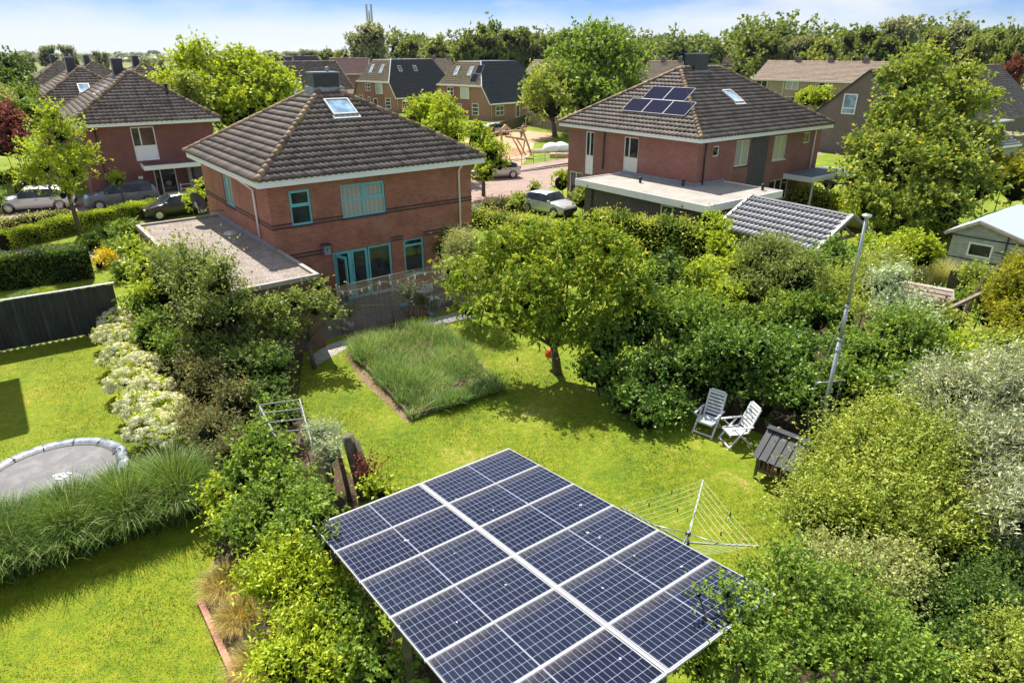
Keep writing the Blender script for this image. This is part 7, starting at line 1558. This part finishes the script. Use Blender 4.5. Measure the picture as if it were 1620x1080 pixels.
# shrubs on the right and left edges
ed = [
 ('golden_conifer', 'golden conifer at the right edge below the grey shed', 'gold', [(1600, 470, 21.0, .9), (1610, 510, 19.8, .95), (1600, 495, 20.4, .7), (1615, 430, 22.0, .55), (1590, 540, 18.8, .5)], dict(leaf=(.11, .05), up=.8)),
 ('shrub', 'yellow shrub at the right edge above the pale shed roof', 'gold', [(1590, 275, 38, 1.3), (1560, 290, 37, 1.0), (1610, 295, 36.5, 1.2)], dict(leaf=(.18, .1))),
 ('shrub', 'green climber rising over the tile corner of the gazebo', 'lime', [(1130, 372, 29.0, .7), (1145, 400, 27.5, .7), (1120, 350, 30.0, .45)], dict(leaf=(.15, .1))),
 ('shrub', 'feathery green shrub between the shed wall and the golden conifer', 'yellow', [(1540, 445, 24.4, .6), (1560, 470, 23.0, .5)], dict(leaf=(.09, .04), up=.8)),
 ('shrub', 'fresh green shrub behind the swing rope', 'mid', [(1525, 480, 23.5, .4), (1565, 505, 22.6, .45)], {}),
 ('copper_beech', 'copper leaved tree at the left edge', 'purple', [(12, 195, 50, 1.3), (25, 225, 49, 1.2), (5, 230, 49, 1.2)], dict(leaf=(.2, .13))),
 ('willow_shrub', 'grey willow at the left edge above the copper one', 'pale', [(15, 180, 55, 1.4), (35, 205, 53, 1.0), (0, 165, 56, 1.3)], dict(leaf=(.2, .08))),
 ('shrub', 'dark evergreen at the top left edge', 'dark', [(5, 120, 62, 2.2), (25, 145, 60, 2.0), (10, 160, 58, 1.8)], dict(leaf=(.25, .15))),
 ('shrub', 'light green shrub between the far left gardens and the hipped houses', 'mid', [(35, 165, 57, 1.4), (50, 185, 55, 1.3)], dict(leaf=(.22, .14))),
 ('shrub', 'rounded green shrub left of the white parked car', 'mid', [(-22, 300, 44, 1.0), (-14, 325, 42, .8)], dict(leaf=(.16, .1))),
 ('shrub', 'brownish shrub under the young maple crown', 'bronze', [(38, 300, 47, .9), (60, 292, 48, .8)], dict(leaf=(.14, .09))),
 ('yellow_flower_shrub', 'golden flowering shrub at the end of the beech hedge', 'yellowflower', [(170, 418, 32.6, .45), (160, 425, 31.9, .35)], dict(leaf=(.10, .07))),
 ('shrub', 'green shrub behind the golden flowering one', 'mid', [(150, 385, 35.6, .7), (170, 375, 36.2, .6), (195, 440, 30.2, .55), (180, 400, 34, .5)], {}),
 ('shrub', 'leafy shrub against the garage gable', 'mid', [(205, 370, 33.2, .7), (208, 395, 31.4, .6)], dict(leaf=(.13, .09))),
 ('vine', 'bright green vine at the back corner of the garage', 'lime', [(318, 318, 36.6, .7), (325, 300, 37.0, .45), (300, 320, 36.6, .4)], dict(leaf=(.16, .11))),
 ('shrub', 'small yellow green shrub on the brick street corner', 'yellow', [(822, 318, 43.5, .5), (845, 300, 46, .45), (812, 325, 42.5, .4)], dict(leaf=(.13, .08))),
 ('shrub', 'round bright shrub by the white corner of the solar panel house', 'lime', [(888, 290, 48.5, .8), (905, 285, 49, .6)], dict(leaf=(.15, .1))),
 ('shrub', 'leafy shrub between the silver hatchback and the flat extension', 'yellow', [(918, 318, 42, .6), (935, 312, 42, .6), (950, 322, 41, .5)], dict(leaf=(.14, .1))),
 ('climbing_plant', 'dark climber on the wall right of the terrace window', 'dark', [(700, 400, 28.9, .45), (705, 375, 29.3, .3)], dict(leaf=(.09, .06))),
 ('shrub', 'dark shrub behind the solar panel house porch', 'purple', [(1312, 290, 45, .6)], dict(leaf=(.14, .1))),
 ('shrub', 'sprawling green shrub filling the middle right garden behind the reeds', 'lime', [(1395, 405, 28.0, .9), (1430, 400, 28.5, .9), (1460, 405, 27.5, .7), (1370, 415, 26.5, .6)], dict(leaf=(.13, .08))),
]
for i, (nm, lab, mt, bl, kw) in enumerate(ed):
    k = dict(leaf=(.105, .058), cover=1.6); k.update(kw); plant(nm, lab, 'tree' if nm in ('copper_beech',) else 'shrub', bl, mt, seed=600 + i, **k)
hedge('street_shrubs', 'pale purplish flower border along the street beside the central house', [at(770, 338), at(830, 330)], 1.4, .7, 'bronze', leaf=(.12, .08), seed=409, rough=.2, cat='flower border')

# --- far trees: a few crowns, copied with their trunks
def crown_proto(seed, mat, shape='round'):
    rng = np.random.default_rng(seed); bl = []
    for i in range(17):
        z = rng.uniform(3.0, 8.8); w = {'round': math.sqrt(max(.05, 1 - ((z - 5.6) / 4.4) ** 2)), 'tall': .75, 'cone': (9.8 - z) / 6}[shape]; a = rng.random() * 6.28; q = rng.uniform(.2, .75) * 3.6 * w
        bl.append((np.array((math.cos(a) * q, math.sin(a) * q, z)), np.array((1, 1, .95)) * rng.uniform(1.1, 1.9) * (.6 + .4 * w)))
    bl.append((np.array((0, 0, 5.5)), np.array((2.4, 2.4, 3.0)))); bl.append((np.array((0, 0, 8.6)), np.array((1.0, 1.0, 1.0))))
    return plant('tree', 'proto', 'tree', None, mat, leaf=(.48, .32), cover=1.35, seed=seed, world_blobs=bl, trunk=(0, 0, .28, 2.2), core=.55, crown='crown', shoot=.9, sub=3)
PROT = {}
FARG = 'trees of the belt behind the village'
def far_tree(px, ytop, hw, Y, mat, lab, shape='round', name='tree', group=FARG):
    top = aty(px, ytop, Y); dep = Y * cp + (CAMH - top.z) * sp; r = hw * 1.22 / F * dep; h = max(top.z, 2.0); key = (mat, shape, (int(px) // 7) % 2)
    if key not in PROT: T = crown_proto(700 + len(PROT), mat, shape); PROT[key] = T
    else: T = copy_tree(PROT[key])
    T.name = name; T.location = (top.x, Y, 0); T.scale = (r / 4.3, r / 4.3, h / 10.6); T.rotation_euler[2] = px * .7; T['label'] = lab; T['group'] = group
bt = [(588, 25, 34, 210, 'fargrey', 'tall grey green poplar with a telecom mast behind it', 'tall'), (560, 48, 22, 215, 'fargrey', 'lower grey crown at the left of the tall poplar', 'round'), (648, 58, 24, 190, 'far', 'round crown just right of the tall grey poplar', 'round'), (695, 48, 32, 200, 'farlight', 'light green crown between the poplar and the dark group', 'round'),
 (765, 24, 36, 190, 'far', 'highest dark crown above the terrace roofs, left of the biggest tree', 'round'), (735, 55, 20, 190, 'far', 'dark crown at the left flank of the highest belt tree', 'round'), (800, 42, 26, 195, 'far', 'dark crown at the right flank of the highest belt tree', 'round'), (830, 38, 26, 200, 'far', 'rounded dark crown midway between the highest belt tree and the big oak', 'round'), (862, 48, 24, 200, 'far', 'dark crown left of the big oak, second from it', 'round'), (898, 40, 28, 195, 'far', 'dark crown touching the left of the big oak', 'round'),
 (1003, 55, 22, 180, 'far', 'crown touching the right of the big oak', 'round'), (1035, 66, 20, 240, 'far', 'low crown right of the big oak', 'round'), (1064, 64, 20, 260, 'far', 'low crown before the distant grey green group', 'round'), (1098, 57, 30, 270, 'fargrey', 'broad bluish crown over the solar panel house ridge', 'round'), (1130, 68, 18, 260, 'far', 'small crown right of the broad bluish one', 'round'), (1160, 69, 16, 240, 'far', 'small dark crown over the right end of the hipped ridge', 'round'), (1182, 64, 16, 210, 'farlight', 'slim light crown left of the right-hand wood', 'round'),
 (1218, 46, 34, 165, 'far', 'first big crown of the right-hand wood', 'round'), (1265, 52, 24, 165, 'fargrey', 'grey willow crown in the right-hand wood', 'round'), (1305, 50, 32, 160, 'farlight', 'broad light weeping crown over the tan terrace', 'round'), (1300, 74, 22, 150, 'farlight', 'low weeping crown just over the tan terrace ridge', 'round'), (1345, 45, 26, 170, 'far', 'dark crown behind the weeping light one', 'round'), (1372, 36, 32, 160, 'far', 'bushy dark crown over the grey gable', 'round'),
 (1428, 21, 34, 165, 'fargrey', 'highest crown of the right-hand wood, loose top', 'round'), (1400, 52, 30, 150, 'far', 'dark crown below the highest one of the right-hand wood', 'round'), (1485, 36, 26, 165, 'farlight', 'light crown right of the highest one', 'round'), (1520, 30, 30, 165, 'fargrey', 'grey crown in the right-hand wood near the right edge', 'round'), (1555, 45, 28, 155, 'farlight', 'light crown above the maple, near the right edge', 'round'), (1590, 32, 34, 155, 'far', 'dark crown at the right edge, top', 'round'), (1618, 42, 24, 150, 'far', 'dark crown cut by the right edge', 'round'),
 (1455, 62, 26, 145, 'farlight', 'low light crown behind the maple top', 'round'), (1610, 80, 22, 110, 'purple', 'copper crown at the right edge beside the long roof', 'round'), (1582, 78, 16, 115, 'farlight', 'light crown left of the copper one at the right edge', 'round'),
 (72, 70, 15, 330, 'fargrey', 'left one of two round trees by the meadow farm', 'round'), (104, 69, 13, 310, 'fargrey', 'slender tree by the meadow farm, right one of the pair', 'round'), (32, 83, 14, 330, 'fargrey', 'low dark bush row at the far left of the meadow', 'round'), (152, 79, 9, 340, 'fargrey', 'dark tree just right of the orange roofed farm', 'round'), (163, 81, 6, 330, 'fargrey', 'small tree right of the orange roofed farm', 'round'), (46, 88, 7, 300, 'fargrey', 'small bush at the meadow ditch', 'round'),
 (232, 92, 12, 300, 'far', 'low bushes in the middle of the meadow', 'round'), (255, 92, 8, 290, 'far', 'single round bush on the meadow', 'round'), (215, 94, 8, 300, 'far', 'small bush left of the meadow bushes', 'round'),
 (436, 84, 14, 420, 'fargrey', 'far crown at the left end of the tree row above the central roof', 'round'), (462, 80, 16, 400, 'fargrey', 'second far crown in the row above the central roof', 'round'), (490, 77, 16, 380, 'fargrey', 'third far crown in the row above the central roof', 'round'), (515, 74, 15, 360, 'far', 'fourth far crown in the row above the central roof', 'round'), (538, 76, 14, 330, 'farlight', 'light crown left of the grey poplar', 'round')]
for a in bt: far_tree(*a)
# the wood behind the single crowns reads as one mass
rng = np.random.default_rng(78); bl = []
for k in range(150):
    px = rng.uniform(600, 1660); Y_ = rng.uniform(215, 265) if px < 1180 else rng.uniform(172, 200); yt = (66 + 5 * math.sin(px * .03)) if px < 1180 else (56 + 6 * math.sin(px * .024))
    c = aty(px, yt + rng.uniform(4, 14), Y_); r = rng.uniform(4.0, 6.5); bl.append((np.array((c.x, c.y, c.z * rng.uniform(.55, .95))), np.array((r, r * .8, r * .8))))
v, f, tt = leaves(rng, bl, 80000, 1.1, .75, shoot=1.8, per=6, up=.4); cv, cf = cores(bl, .5, rng=rng)
o = foliage_obj('belt_wood', [(v, f, tt, 0), (cv, cf, .1, 1)], [LM['far'], M['core']], None, (0, 0, 0)); tag(o, 'dense wood behind the village roofs', 'wood', None, 'stuff')
# the farthest tree line on the horizon: one mass
rng = np.random.default_rng(77); pts = []; 
Vs = []; Fs = []; Ts = []; b = 0
for Yd, n, s in ((700, 260, 4.2), (1100, 300, 5.5), (1700, 260, 8.0)):
    for k in range(n):
        x = rng.uniform(-1.05, 1.05) * Yd; y = Yd * rng.uniform(.92, 1.12)
        if rng.random() < .25 + .2 * math.sin(x * .01 + Yd): continue
        h = s * rng.uniform(.7, 1.5)
        m = 34; q = unit(rng.normal(size=(m, 3))); q[:, 2] = np.abs(q[:, 2]); pos = np.array((x, y, h * .35)) + q * np.array((h * 1.6, h * 1.2, h * .8)) * rng.uniform(.6, 1, (m, 1)); sz = h * .42; s_ = unit(np.cross(q, rng.normal(size=(m, 3)))); u_ = unit(np.cross(q, s_))
        Vs.append(np.stack([pos - s_ * sz, pos - u_ * sz, pos + s_ * sz, pos + u_ * sz], 1).reshape(-1, 3)); Fs.append(np.arange(m * 4).reshape(-1, 4) + b); b += m * 4; Ts.append(rng.random(m))
V_ = np.concatenate(Vs); V_[:, 2] = np.maximum(V_[:, 2], .1)
o = np_mesh('far_wood', V_, np.concatenate(Fs), [LM['fargrey']], None, np.concatenate(Ts)); tag(o, 'distant wooded horizon line beyond the meadows', 'wood', None, 'stuff')
# ------------------------------------------------------------ the air
g = MB(); g.box(-2600, 2600, -70, 4600, -1.2, 60); hz = g.build('haze', [], None); tag(hz, kind='stuff')
m = bpy.data.materials.new('haze'); m.use_nodes = True; t = m.node_tree; t.nodes.clear(); o_ = t.nodes.new('ShaderNodeOutputMaterial'); v_ = t.nodes.new('ShaderNodeVolumePrincipled')
v_.inputs['Color'].default_value = (.80, .88, 1, 1); v_.inputs['Density'].default_value = 0.00006; v_.inputs['Anisotropy'].default_value = 0.2; t.links.new(v_.outputs['Volume'], o_.inputs['Volume']); hz.data.materials.append(m)
S.cycles.volume_bounces = 0
print('leaves', LEAFTOTAL[0])
